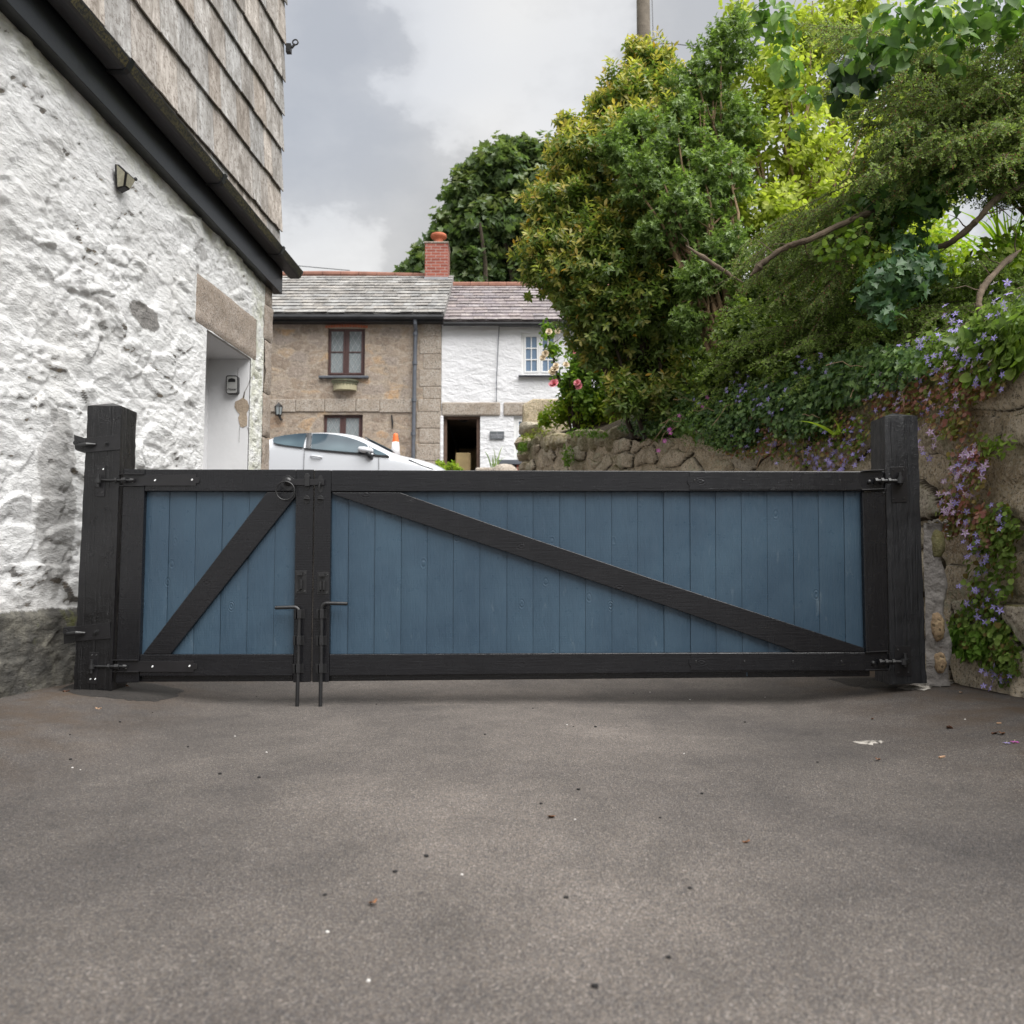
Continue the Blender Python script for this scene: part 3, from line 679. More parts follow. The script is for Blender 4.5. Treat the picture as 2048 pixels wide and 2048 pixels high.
slab('diagonal_brace', [(664, 985), (800, 985), (1000, 1055), (1330, 1166), (1729, 1296), (1729.5, 1303.5), (1594, 1304), (1330, 1211), (1000, 1099.5), (668, 989.5)], GY + .003, .042, M['frame'], vg, .0025)
xt = [655, 698, 751, 803] + [855 + 52.6 * i for i in range(3)] + [1014.5, 1066, 1119, 1171, 1223, 1275, 1327, 1380, 1431, 1482, 1534, 1585, 1636, 1687.5, 1729]
xb = [651, 695, 748, 801] + [853 + 52.9 * i for i in range(3)] + [1013.5, 1066, 1118.5, 1171, 1224, 1276, 1329, 1381.5, 1433, 1485, 1537, 1590, 1641, 1692.5, 1735]
boards(vg, xt, xb, 974, 1352, GY + .032, .018)
# reinforcing straps let into both rails at the right end
for y0, y1, x0, x1 in ((944, 979.5, 1379, 1768), (1307, 1340.5, 1382, 1776)):
    mb = MB(); Y = GY - .0035; ym = (y0 + y1) / 2
    mb.prism([P(x0, y0, Y), P(x1, y0, Y), P(x1, y1, Y), P(x0, y1, Y), P(x0, ym + 9, Y), P(x0 - 3.5, ym + 5, Y), P(x0 - 4.5, ym, Y), P(x0 - 3.5, ym - 5, Y), P(x0, ym - 9, Y)], (0, .0042, 0))
    st = mb.build('hinge_strap', M['frame'], vg, bevel=.001)
    for k in range(4): screw(st, x0 + 10 + k * 97, ym - 1, Y, .0055, 'plate')
    mb = MB(); s = -1; tip = x1 + 2
    for yy in (y0 - 1.5, y1 + 1.0):
        a = P(x1 - 44, yy, Y - .012); b = P(x1 + 1, yy - 2, Y - .012); mb.prism([a, b, b + Vector((0, .03, 0)), a + Vector((0, .014, 0))], (0, 0, .005))
    arc = [P(x1 + 3.5 * math.cos(a) + 1, ym + (y1 - y0) / 2 * math.sin(a), Y - .012) for a in np.linspace(-1.45, 1.45, 9)]
    mb.tube(arc, .004, 6)
    a = P(x1 + 2, y0, Y - .008); b = P(x1 + 2, y1, Y - .008); mb.prism([a, b, b + Vector((0, .05, 0)), a + Vector((0, .05, 0))], (.005, 0, 0))
    mb.build('stile_flange', M['plate'], st, bevel=.001)
    mb = MB(); Yb = Y - .02
    mb.tube([P(x1 - 14, ym, Yb), P(x1 + 32, ym, Yb)], .010, 12)
    for q in (x1 - 16, x1 - 4, x1 + 10): hexnut(mb, P(q, ym, Yb), .0175, .014)
    mb.lathe([(.001, -.016), (.010, -.011), (.013, 0)], P(x1 - 30, ym + 2, Y), 'y', 14)
    mb.lathe([(.02, -.014), (.02, .014)], P(x1 + 32, ym, Yb), 'z', 14)
    mb.build('eye_bolt', M['iron'], st, smooth='auto')
for y, tip, xs0, xe, pin in ((960.5, 237, 246, 396, 197), (1333, 223, 236, 391, 182)):
    st = barrel_hinge(pg, y, None, xs0, xe, tip, False, pin)
    screw(st, tip + 28, y + 1, GY - .006, .0105); screw(st, xe - 86, y, GY - .006); screw(st, xe - 12, y - 1, GY - .006)
# ring latch
la = empty('x', (0, 0, 0), None, None); bpy.data.objects.remove(la)
mb = MB(); pts = []
for k in range(48):
    a = 2 * math.pi * k / 48; r = 13.5 + 2.2 * abs(math.cos(4 * a / 2 + .4)); pts.append(P(576 + r * math.cos(a) * .92, 966 + r * math.sin(a), GY - .004))
mb.prism(pts, (0, .0045, 0)); mb.lathe([(.026, 0), (.022, -.012), (.013, -.02), (.011, -.034)], P(576, 963, GY - .004), 'y', 20)
lt = mb.build('ring_latch', M['iron'], pg, bevel=.001)
c = P(570.5, 981.5, GY - .036); mb = MB(); mb.tube([c + Vector((.0515 * math.cos(a), -.004 * math.sin(a), .0515 * math.sin(a))) for a in np.linspace(0, 2 * math.pi, 41)], .0046, 8, cap=False)
mb.build('ring', M['iron'], lt, smooth=True)
mb = MB(); mb.prism([P(x, y, GY - .014) for x, y in ((577, 960), (588, 958), (648.5, 958.5), (648.5, 970), (590, 970.3), (578, 968))], (0, .007, 0)); mb.build('latch_bar', M['plate'], lt, bevel=.001)
mb = MB(); mb.prism([P(x, y, GY - .022) for x, y in ((609, 952), (618.5, 952), (618.5, 972), (609, 972))], (0, .02, 0))
mb.prism([P(x, y, GY - .003) for x, y in ((610, 948), (614, 945.5), (618, 948), (620, 952), (619.5, 974), (617.5, 979), (614, 981), (610.5, 979), (608.5, 974), (608.5, 952))], (0, .0035, 0)); mb.build('keeper', M['iron'], lt, bevel=.001)
mb = MB(); mb.prism([P(x, y, GY - .003) for x, y in ((637, 953), (641, 949.5), (645, 953), (646, 978), (644.5, 983), (641, 986), (637, 983), (635.5, 976))], (0, .0035, 0))
mb.tube([P(640, 965, GY - .003), P(639.5, 966, GY - .026), P(637.5, 977, GY - .03)], [.006, .006, .0035], 8); mb.build('latch_catch', M['iron'], vg, smooth='auto')
for par, x in ((pg, 613), (vg, 640.5)):
    mb = MB(); c = P(x, 999, GY - .003); mb.prism([P(x + 6.6 * math.cos(a), 999 + 8.6 * math.sin(a), GY - .003) for a in np.linspace(0, 2 * math.pi, 24)[:-1]], (0, .0035, 0))
    mb.prism([P(x - 6.5, 997, GY - .02), P(x + 6, 998.5, GY - .02), P(x + 6, 1000, GY - .005), P(x - 5, 999.5, GY - .005)], (0, .012, .004)); mb.build('padlock_tab', M['iron'], par, bevel=.001)
for par, x0, y0 in ((pg, 590.5, 1141.5), (vg, 635, 1144)):
    mb = MB(); mb.prism([P(a, b, GY - .003) for a, b in ((x0, y0), (x0 + 23, y0), (x0 + 22.5, y0 + 45), (x0 - .5, y0 + 45))], (0, .0035, 0)); pl = mb.build('hasp_plate', M['iron'], par, bevel=.001)
    for a, b in ((4, 6), (19, 6), (3.4, 41), (18.6, 41)): screw(pl, x0 + a, y0 + b, GY - .003, .0055, 'iron')
    mb = MB()
    for dx in ((8, 15) if par is vg else (14,)):
        mb.tube([P(x0 + dx - 2, y0 + 19, GY - .004), P(x0 + dx - 2, y0 + 20, GY - .03), P(x0 + dx - 2.4, y0 + 35, GY - .03), P(x0 + dx - 2.4, y0 + 36, GY - .004)], .0055, 8)
    mb.bx(P(x0 + 6, y0, GY).x, P(x0 + 16, y0, GY).x, GY - .02, GY - .003, P(0, y0 + 9, GY).z, P(0, y0 + 3, GY).z)
    if par is pg: mb.prism([P(x0 + 4, y0 + 18, GY - .006), P(x0 + 11, y0 + 16, GY - .016), P(x0 + 12, y0 + 36, GY - .016), P(x0 + 7, y0 + 41, GY - .006)], (0, .005, 0))
    mb.build('staple', M['iron'], pl, smooth='auto')
for par, xt_, xb_, ytop_, hx, yend, s in ((pg, 598.5, 594.5, 1214.5, 551, 1404.5, -1), (vg, 643.5, 641, 1206.5, 694, 1405.5, 1)):
    Yb = GY - .03; top = P(xt_, ytop_ + 12, Yb); end = G(xb_, yend); end = Vector((P(xb_, yend, Yb).x, Yb, gzf(P(xb_, yend, Yb).x, Yb) - .03))
    corner = P(xt_, ytop_, Yb); hd = P(hx, ytop_ + 1, Yb); arc = [corner + Vector((0, 0, -.04))]
    for k in range(1, 7):
        a = k / 6 * math.pi / 2; arc.append(Vector((corner.x + s * .028 * (1 - math.cos(a)), Yb, corner.z - .028 + .028 * math.sin(a))))
    mb = MB(); mb.tube([end, top] + arc + [hd, hd + Vector((s * .004, 0, 0))], [.0105] * (len(arc) + 3) + [.006], 14)
    bo = mb.build('drop_bolt', M['iron'], par, smooth='auto')
    for yb_ in (1228, 1281, 1337):
        t = (yb_ - ytop_) / (yend - ytop_); cx = xt_ + (xb_ - xt_) * t; mb = MB()
        for sx in (-1, 1):
            mb.prism([P(cx + sx * 3.5, yb_ - 9, GY - .003), P(cx + sx * 11, yb_ - 9, GY - .003), P(cx + sx * 11, yb_ + 9, GY - .003), P(cx + sx * 3.5, yb_ + 9, GY - .003)], (0, .0035, 0))
            a = P(cx + sx * 3.5, yb_ - 9, GY - .003); b = P(cx + sx * 3.5, yb_ + 9, GY - .003); mb.prism([a, b, b - Vector((0, .036, 0)), a - Vector((0, .036, 0))], (.003 * sx, 0, 0))
        mb.prism([P(cx - 4, yb_ - 9, GY - .043), P(cx + 4, yb_ - 9, GY - .043), P(cx + 4, yb_ + 9, GY - .043), P(cx - 4, yb_ + 9, GY - .043)], (0, .003, 0))
        br = mb.build('bolt_bracket', M['iron'], bo, bevel=.0008)
        for sx in (-1, 1):
            for q in (-6, 0, 6): mb2 = MB(); mb2.lathe([(.0045, 0), (.004, -.003), (.0015, -.0042)], P(cx + sx * 7.8, yb_ + q, GY - .003), 'y', 8); mb.v += []; mb_ = mb2
            # two larger heads per flange, joined with the bracket mesh
    mb = MB(); mb.lathe([(.004, 0), (.004, -.014)], P(xb_ + 1, 1303, Yb), 'y', 10); mb.build('stop_pin', M['iron'], bo)
# posts
def post(name, pxs, Y, depth, label, mat):
    e = empty(name, P((pxs[2][0] + pxs[3][0]) / 2, pxs[3][1], Y) + Vector((0, depth / 2, 0)), label, 'gate post')
    tl, tr, br_, bl = [P(x, y, Y) for x, y in pxs]; D = Vector((0, depth, 0))
    n = 40; vs = []; fs = []
    # rough sawn faces: displaced grid around the post
    per = 10; ring = per * 4
    for j in range(n + 1):
        t = j / n; l = bl.lerp(tl, t); r = br_.lerp(tr, t); cs = [l, r, r + D, l + D]
        for s_ in range(4):
            a, b = cs[s_], cs[(s_ + 1) % 4]
            for k in range(per):
                p = a.lerp(b, k / per); c = (cs[0] + cs[2]) / 2; out = (p - c); out.z = 0; out.normalize()
                amp = .0022 if k else .004
                p = p + out * (random.uniform(-amp, amp * .4)); vs.append(p)
    for j in range(n):
        for k in range(ring): fs.append((j * ring + k, j * ring + (k + 1) % ring, (j + 1) * ring + (k + 1) % ring, (j + 1) * ring + k))
    ap = (tl + tr) / 2 + D / 2 + Vector((0, 0, .035)); vs.append(ap); a = len(vs) - 1
    for k in range(ring): fs.append((n * ring + k, n * ring + (k + 1) % ring, a))
    mb = MB(); mb.add(vs, fs); mb.build('timber_post', mat, e, smooth='auto'); return e
lp_ = post('gate_post', [(175, 811), (243.5, 812), (222.5, 1381), (146.5, 1379)], GY - .02, .19, 'black painted timber gate post against the white wall', M['post'])
M['post2'] = black_wood('rough_black_timber_dry', (.012, .0125, .015), .42, True)
rp_ = post('gate_post', [(1769, 832), (1834.5, 832), (1853.5, 1366), (1780, 1369)], GY + .02, .19, 'black painted timber gate post beside the flowering stone wall', M['post2'])
def hook_plate(par, pxs, pin, Y, screws, smat='plate', r=.009):
    mb = MB(); mb.prism([P(x, y, Y - .004) for x, y in pxs], (0, .006, 0)); o = mb.build('hinge_plate', M['plate'], par, bevel=.001)
    for q in screws: screw(o, q[0], q[1], Y - .004, .005, q[2] if len(q) > 2 else smat)
    mb = MB(); c = P(pin[0], pin[1], Y - .03)
    mb.lathe([(r, -.034), (r, .0), (r, .04)], c, 'z', 12); mb.lathe([(r * 1.75, -.011), (r * 1.75, .011)], c, 'z', 14)
    mb.lathe([(.009, 0), (.009, -.03)], P(pin[0], pin[1] + 8, Y), 'y', 10); mb.build('hinge_pin', M['iron'], o, smooth='auto'); return o
PYl = GY - .02
hook_plate(lp_, [(193.5, 931), (210.5, 930), (208.5, 993), (191, 992.5)], (196, 962), PYl, [(196, 938), (206.5, 938.5, 'zinc'), (194.5, 985), (204, 985)])
hook_plate(lp_, [(178, 1304), (197, 1305), (193, 1368), (174, 1367)], (182.5, 1334), PYl, [(184, 1310), (193, 1310), (181, 1358, 'zinc'), (190.5, 1358, 'zinc')])
PYr = GY + .02
hook_plate(rp_, [(1782, 934), (1813, 933.5), (1815.5, 1004), (1784, 1005)], (1801, 958), PYr, [(1787, 940), (1806.5, 940), (1788, 998), (1808.5, 997)], 'plate', .012)
hook_plate(rp_, [(1790, 1292), (1821, 1292), (1824, 1352), (1790, 1352)], (1811, 1321), PYr, [(1796, 1300), (1797, 1345), (1817, 1345)], 'plate', .012)
def angle_bracket(pA, pwall, cy, name='wall_bracket'):
    mb = MB(); Y = PYl - .005
    mb.prism([P(x, y, Y) for x, y in pA], (0, .004, 0)); o = mb.build(name, M['plate'], lp_, bevel=.001)
    # short leg back to the wall, turned out of the plate
    mb = MB(); mb.prism([P(x, y, Y) for x, y in pwall], (-.02, .055, 0)); mb.build('bracket_leg', M['iron'], o, bevel=.001)
    xs_ = [p[0] for p in pA]; ys_ = [p[1] for p in pA]; x0 = min(xs_); x1 = max(xs_)
    for k in range(6):
        x = x0 + 12 + (x1 - x0 - 18) * k / 5; t = (x - x0) / (x1 - x0)
        for s_ in (-1, 1):
            yy = cy + s_ * 11 - t * 3 - (k % 2) * s_ * 4; mb = MB(); mb.lathe([(.003, 0), (.003, -.0012)], P(x, yy, Y - .0005), 'y', 8); mb.build('screw_hole', M['iron'], o)
    mb = MB(); c = P((x0 + x1) / 2 + 8, cy, Y); mb.lathe([(.016, 0), (.016, -.003), (.010, -.003), (.010, -.011), (.006, -.011), (.006, -.02)], c, 'y', 12)
    mb.build('bolt_head', M['iron'], o, smooth='auto')
    mb = MB(); mb.tube([P(x0 - 14, cy + 4, Y - .022), P(x0 + 4, cy + 2, Y - .03), P(x0 + 22, cy + 2, Y - .006)], [.011, .012, .006], 10); mb.lathe([(.014, 0), (.014, -.014)], P(x0 - 16, cy - 1, Y - .01), 'y', 6)
    mb.build('anchor_bolt', M['iron'], o, smooth='auto')
angle_bracket([(169, 876), (240, 869), (241, 899), (170, 905)], [(147.5, 869), (169, 876), (170, 905), (150, 898)], 887)
angle_bracket([(148, 1253), (219, 1245), (221, 1277), (149, 1283)], [(126, 1255), (148, 1253), (149, 1285), (128, 1288)], 1264)
# ------------------------------------------------------------------ the two cottages at the top of the lane
CY = 17.5
def X_(px, Y=CY, py=800): return P(px, py, Y).x
def Z_(py, Y=CY): return P(1024, py, Y).z
def rubble_mat():
    m, nt, b = newmat('lichened_rubble', .88, .25); v = tex(nt, obj=False); vs_ = tex(nt, (1, 1, 1.9), False)
    dn = N(nt, 'ShaderNodeTexNoise', i_Scale=3., i_Detail=3.); nt.links.new(v, dn.inputs['Vector'])
    add = N(nt, 'ShaderNodeVectorMath', operation='MULTIPLY_ADD'); nt.links.new(dn.outputs['Color'], add.inputs[0]); add.inputs[1].default_value = (.3, .3, .3); nt.links.new(vs_, add.inputs[2])
    vo = N(nt, 'ShaderNodeTexVoronoi', i_Scale=2.6); nt.links.new(add.outputs[0], vo.inputs['Vector'])
    ve = N(nt, 'ShaderNodeTexVoronoi', feature='DISTANCE_TO_EDGE', i_Scale=2.6); nt.links.new(add.outputs[0], ve.inputs['Vector'])
    sp = N(nt, 'ShaderNodeSeparateColor'); nt.links.new(vo.outputs['Color'], sp.inputs[0])
    c = rampc(nt, sp.outputs[0], [(0., (.25, .195, .15)), (.35, (.36, .28, .21)), (.6, (.31, .26, .225)), (.8, (.42, .33, .24)), (.93, (.48, .31, .17)), (1., (.30, .25, .23))])
    mort = rampc(nt, ve.outputs['Distance'], [(.02, 1.), (.12, 0.)]); c = mixc(nt, mth(nt, 'MULTIPLY', mort, .75), c, (.39, .33, .265))
    c = mixc(nt, rampc(nt, noise(nt, v, 2.4, 8., .75), [(.45, 0.), (.62, .6)]), c, (.25, .205, .17))
    c = mixc(nt, rampc(nt, noise(nt, v, 12., 7., .8), [(.50, 0.), (.62, .6)]), c, (.50, .44, .38))
    c = mixc(nt, rampc(nt, noise(nt, v, 15., 6., .8), [(.52, 0.), (.62, .6)]), c, (.15, .125, .105))
    nt.links.new(c, b.inputs['Base Color']); bump(nt, b, ve.outputs['Distance'], .5, .03); bump(nt, b, noise(nt, v, 22., 6., .7), .8, .03)
    return m
M['rubble'] = rubble_mat()
M['gran2'] = granite('lichened_granite', (.29, .24, .20), (.37, .32, .27), (.45, .41, .36), 60., .8)
def white_rough(name, col):
    m, nt, b = newmat(name, .75, .3); v = tex(nt, obj=False)
    c = rampc(nt, noise(nt, v, 1.1, 4.), [(.3, tuple(x * .93 for x in col)), (.7, col)]); nt.links.new(c, b.inputs['Base Color'])
    bump(nt, b, noise(nt, tex(nt, (1, 1, 2.0), False), 3.4, 5., .6, .3), .55, .09); bump(nt, b, noise(nt, v, 20., 5., .6), .5, .02)
    return m
M['whitewall'] = white_rough('white_painted_stone', (.74, .74, .76))
M['upvc'] = simple('white_window_frame', (.80, .80, .80), .35, .5, 0., .03, 5., 0)
M['brownframe'] = simple('brown_window_frame', (.085, .045, .042), .4, .5, 0., .15, 8., .1)
def glass_mat(name, a, b_, rough=.06):
    m, nt, b = newmat(name, rough, .9); v = tex(nt)
    c = rampc(nt, noise(nt, v, 1.2, 2.), [(.35, a), (.65, b_)]); nt.links.new(c, b.inputs['Base Color']); b.inputs['IOR'].default_value = 1.6; return m
M['glass_sky'] = glass_mat('sky_tinted_glass', (.22, .25, .26), (.28, .31, .32))  # pale base colour imitates the sky reflected in the panes
M['glass_blue'] = glass_mat('blue_toned_glass', (.10, .17, .26), (.14, .21, .31))  # bluish base colour for the panes
M['lead'] = simple('lead_cames', (.45, .46, .47), .5, .5, .3, .1, 20., 0)
M['darkroom'] = simple('dark_passage_stone', (.12, .09, .065), .9, .2, 0., .4, 3., .6, 20., .02)
M['ochre'] = cement('ochre_limewash', (.50, .38, .20), .18, .4, 10., .02)
M['terracotta'] = cement('terracotta', (.42, .135, .075), .25, .4, 40., .005, .8)
M['ridge'] = cement('red_ridge_tile', (.23, .115, .085), .3, .4, 30., .005, .85)
M['leadgrey'] = simple('lead_flashing', (.30, .31, .33), .55, .5, .3, .15, 6., .3)
M['pipe'] = simple('grey_blue_pipe', (.095, .105, .125), .45, .5, 0., .15, 8., .1)
M['blackgut'] = simple('black_gutter', (.018, .019, .022), .45, .5, 0., .5, 2.5, .2)
def brick_mat():
    m, nt, b = newmat('red_brick', .85, .25); v = tex(nt)
    sx = N(nt, 'ShaderNodeSeparateXYZ'); nt.links.new(v, sx.inputs[0]); cx = N(nt, 'ShaderNodeCombineXYZ')
    nt.links.new(mth(nt, 'ADD', sx.outputs[0], sx.outputs[1]), cx.inputs[0]); nt.links.new(sx.outputs[2], cx.inputs[1])
    br = N(nt, 'ShaderNodeTexBrick', i_Scale=1., offset=.5); nt.links.new(cx.outputs[0], br.inputs['Vector'])
    br.inputs['Brick Width'].default_value = .225; br.inputs['Row Height'].default_value = .075; br.inputs['Mortar Size'].default_value = .008; br.inputs['Mortar Smooth'].default_value = .2; br.inputs['Bias'].default_value = 0.
    br.inputs['Color1'].default_value = (.24, .065, .045, 1); br.inputs['Color2'].default_value = (.36, .115, .08, 1); br.inputs['Mortar'].default_value = (.42, .33, .30, 1)
    c = mixc(nt, rampc(nt, noise(nt, v, 14., 5., .7), [(.4, 0.), (.75, .4)]), br.outputs['Color'], (.16, .06, .05)); nt.links.new(c, b.inputs['Base Color'])
    bump(nt, b, mth(nt, 'SUBTRACT', 1., br.outputs['Fac']), .8, .01); return m
M['brick'] = brick_mat()
M['slate_green'] = slate_mat('lichened_roof_slate', [(.09, .088, .088), (.185, .18, .175), (.25, .245, .24), (.36, .355, .345), (.38, .37, .34)], False, .35)
M['slate_purple'] = slate_mat('purple_roof_slate', [(.145, .125, .135), (.19, .165, .175), (.22, .195, .20), (.26, .235, .24), (.34, .31, .29)], False, .35)

def holed_wall(mb, x0, x1, z0, z1, Y, holes, depth, back):
    xs = sorted({x0, x1, *[h[0] for h in holes], *[h[1] for h in holes]}); zs_ = sorted({z0, z1, *[h[2] for h in holes], *[h[3] for h in holes]})
    for i in range(len(xs) - 1):
        for j in range(len(zs_) - 1):
            cx, cz_ = (xs[i] + xs[i + 1]) / 2, (zs_[j] + zs_[j + 1]) / 2
            if any(h[0] < cx < h[1] and h[2] < cz_ < h[3] for h in holes): continue
            mb.add([(xs[i], Y, zs_[j]), (xs[i + 1], Y, zs_[j]), (xs[i + 1], Y, zs_[j + 1]), (xs[i], Y, zs_[j + 1])], [(0, 1, 2, 3)])
    for a, b, c, d in holes:
        D = depth; mb.add([(a, Y, c), (b, Y, c), (b, Y, d), (a, Y, d), (a, Y + D, c), (b, Y + D, c), (b, Y + D, d), (a, Y + D, d)], [(0, 1, 5, 4), (1, 2, 6, 5), (2, 3, 7, 6), (3, 0, 4, 7)])
def window(parent, px0, px1, py0, py1, Y, fmat, gmat, halves, bars, fw=.05, lead=None, name='window'):
    x0, x1 = X_(px0, Y), X_(px1, Y); z1, z0 = Z_(py0, Y), Z_(py1, Y)
    mb = MB(); mb.bx(x0 + .001, x0 + fw, Y, Y + .06, z0 + .001, z1 - .001); mb.bx(x1 - fw, x1 - .001, Y, Y + .06, z0 + .001, z1 - .001); mb.bx(x0 + fw, x1 - fw, Y, Y + .06, z0 + .001, z0 + fw); mb.bx(x0 + fw, x1 - fw, Y, Y + .06, z1 - fw, z1 - .001)
    w = (x1 - x0 - 2 * fw) / halves
    for i in range(1, halves): mb.bx(x0 + fw + w * i - .022, x0 + fw + w * i + .022, Y - .004, Y + .056, z0 + fw, z1 - fw)
    fr = mb.build(name, fmat, parent, bevel=.004)
    for i in range(halves):
        a = x0 + fw + w * i + (.022 if i else .0); b = x0 + fw + w * (i + 1) - (.022 if i < halves - 1 else 0); s = .042
        c, d = z0 + fw, z1 - fw; mb = MB(); y0 = Y - .012
        mb.bx(a + .003, a + s, y0, y0 + .05, c + .003, d - .003); mb.bx(b - s, b - .003, y0, y0 + .05, c + .003, d - .003); mb.bx(a + s, b - s, y0, y0 + .05, c + .003, c + s); mb.bx(a + s, b - s, y0, y0 + .05, d - s, d - .003)
        ga, gb, gc, gd = a + s, b - s, c + s, d - s
        for k in range(1, bars[0]): x = ga + (gb - ga) * k / bars[0]; mb.bx(x - .01, x + .01, y0 + .006, y0 + .04, gc, gd)
        for k in range(1, bars[1]): z = gc + (gd - gc) * k / bars[1]; mb.bx(ga, gb, y0 + .008, y0 + .042, z - .012, z + .012)
        mb.build('casement', fmat, fr, bevel=.003)
        mb = MB(); mb.bx(ga, gb, y0 + .028, y0 + .034, gc, gd); mb.build('pane', gmat, fr)
        if lead:
            mb = MB(); p = .155; H = gd - gc; W = gb - ga; k = -6
            while k < 14:
                for sgn in (1, -1):
                    pts = []
                    for q in range(0, 61):
                        z = gc + H * q / 60; x = (ga if sgn > 0 else gb) + sgn * ((z - gc) / 1.75 + (k - 2) * p * .8)
                        if ga < x < gb: pts.append((x, z))
                    if len(pts) > 2:
                        (xa, za), (xb, zb) = pts[0], pts[-1]; mb.tube([(xa, y0 + .024, za), (xb, y0 + .024, zb)], .004, 4)
                k += 1
            if mb.v: mb.build('lead_lattice', M['lead'], fr)
    return fr
def roof_slates(mb, x0, x1, Ye, ze, Yr, zr, rows_, wmin, wmax, amp=.006):
    L = math.hypot(Yr - Ye, zr - ze); d = Vector((0, (Yr - Ye) / L, (zr - ze) / L)); n = Vector((0, -d.z, d.y)); e = L / rows_
    for r in range(rows_):
        x = x0 - random.uniform(0, wmin)
        while x < x1:
            w = random.uniform(wmin, wmax); a = max(x, x0) + .003; b = min(x + w, x1) - .003; x += w
            if b - a < .03: continue
            s0 = e * r + random.uniform(-amp, amp); s1 = min(e * (r + 1) + .05, L)
            base = Vector((0, Ye, ze)); p = lambda xx, s, o_: base + d * s + n * o_ + Vector((xx, 0, 0))
            o0 = .022 + random.uniform(-.004, .008); j = random.uniform(-.006, .006)
            vs = [p(a, s0 + j, o0), p(b, s0 - j, o0), p(b, s1, .004), p(a, s1, .004), p(a, s0 + j, o0 + .012), p(b, s0 - j, o0 + .012), p(b, s1, .012), p(a, s1, .012)]
            t = random.uniform(.8, 1.16); q = random.uniform(-.015, .04)
            mb.add(vs, [(4, 5, 6, 7), (0, 1, 5, 4), (1, 2, 6, 5), (3, 0, 4, 7)], 0, (t * (1 + q), t, t * (1 - q)))
gb = 1.9
c1 = empty('stone_cottage', (X_(700), 19.5, gb), 'brown granite rubble cottage with leaded brown windows and brick chimney', 'cottage')
xl, xr = X_(380), X_(881.5)
W1 = (X_(653.5), X_(728.5), Z_(752.5), Z_(656)); W2 = (X_(647.5), X_(726), Z_(940), Z_(829))
ztw = Z_(646)
mb = MB(); holed_wall(mb, xl, xr, gb - .5, ztw + .12, CY, [W1, W2], .14, 0)
mb.add([(xr, CY, gb - .5), (xr, CY + 5, gb - .5), (xr, CY + 5, ztw + .12), (xr, CY + 2.5, ztw + 1.55), (xr, CY, ztw + .12)], [(0, 1, 2, 3, 4)])
mb.add([(xl, CY, gb - .5), (xl, CY + 5, gb - .5), (xl, CY + 5, ztw + .12), (xl, CY + 2.5, ztw + 1.55), (xl, CY, ztw + .12)], [(4, 3, 2, 1, 0)])
mb.add([(xl, CY + 5, gb - .5), (xr, CY + 5, gb - .5), (xr, CY + 5, ztw + .12), (xl, CY + 5, ztw + .12)], [(3, 2, 1, 0)])
mb.build('rubble_wall', M['rubble'], c1, smooth=False)
window(c1, 653.5, 728.5, 656, 752.5, CY + .09, M['brownframe'], M['glass_sky'], 2, (1, 2), .035, True)
window(c1, 647.5, 726, 829, 940, CY + .09, M['brownframe'], M['glass_sky'], 2, (1, 2), .035, True)
mb = MB(); mb.bx(X_(638), X_(737), CY - .09, CY + .1, Z_(757.5), Z_(752.8)); mb.build('window_sill', M['pipe'], c1, bevel=.01)
mb = MB()
for k in range(16):
    t = k / 15; x = X_(650.5) + (X_(731.5) - X_(650.5)) * t; z = Z_(653.5) + .022 * (1 - (2 * t - 1) ** 2); mb.box((x, CY - .001, z), (.047, .03, .06), Matrix.Rotation((t - .5) * -.25, 3, 'Y'))
mb.build('brick_arch', M['terracotta'], c1, bevel=.006)
mb = MB(); xs_ = [X_(520), X_(592), X_(650), X_(712), X_(760), X_(828), X_(836), X_(881)]
for i in range(len(xs_) - 1):
    if xs_[i + 1] - xs_[i] < .1: continue
    mb.bx(xs_[i] + .006, xs_[i + 1] - .006, CY - .03, CY + .02, Z_(824.5) + random.uniform(-.01, .01), Z_(798.5) + random.uniform(-.01, .01))
mb.build('string_course', M['gran2'], c1, bevel=.012)
mb = MB(); z = gb - .3; k = 0
while z < Z_(798) - .3:
    h = random.uniform(.28, .42); mb.bx(X_(833 + (6 if k % 2 else 0)), X_(882.5), CY - .022, CY + .3, z + .008, z + h); z += h; k += 1
mb.build('corner_stones', M['gran2'], c1, bevel=.014); mb = MB(); z = Z_(798)
while z < ztw - .2:
    h = random.uniform(.25, .4); mb.bx(X_(838 + (8 if k % 2 else 0)), X_(882), CY - .012, CY + .3, z + .008, min(z + h, ztw)); z += h; k += 1
mb.build('corner_stones', M['gran2'], c1, bevel=.014)
ze1 = Z_(629, 17.3); Ye1 = 17.22; Yr1 = 20.0; zr1 = P(1024, 552, Yr1).z
mb = MB(); mb.bx(xl, X_(886, 17.4), 17.3, 17.52, Z_(646, 17.4), Z_(632, 17.4)); mb.build('fascia', M['blackgut'], c1)
mb = MB(); mb.tube([(xl, 17.24, ze1 - .07), (X_(886, 17.24), 17.24, ze1 - .07)], .055, 10); mb.build('gutter', M['blackgut'], c1, smooth='auto')
mb = MB(); roof_slates(mb, xl, X_(888, 17.3), Ye1, ze1, Yr1, zr1, 13, .2, .42, .012)
mb.prism([(xl, Ye1, ze1 - .01), (xl, Yr1, zr1 - .01), (xl, 22.7, ze1 - .01)], (X_(887, 17.3) - xl, 0, 0)); mb.build('roof', M['slate_green'], c1)
mb = MB(); x = xl
while x < X_(850, 20):
    mb.tube([(x, Yr1, zr1 + .01 + .03 * math.sin(x)), (x + .44, Yr1, zr1 + .01 + .03 * math.sin(x + .44))], .085, 10); x += .45
mb.build('ridge_tiles', M['ridge'], c1, smooth='auto')
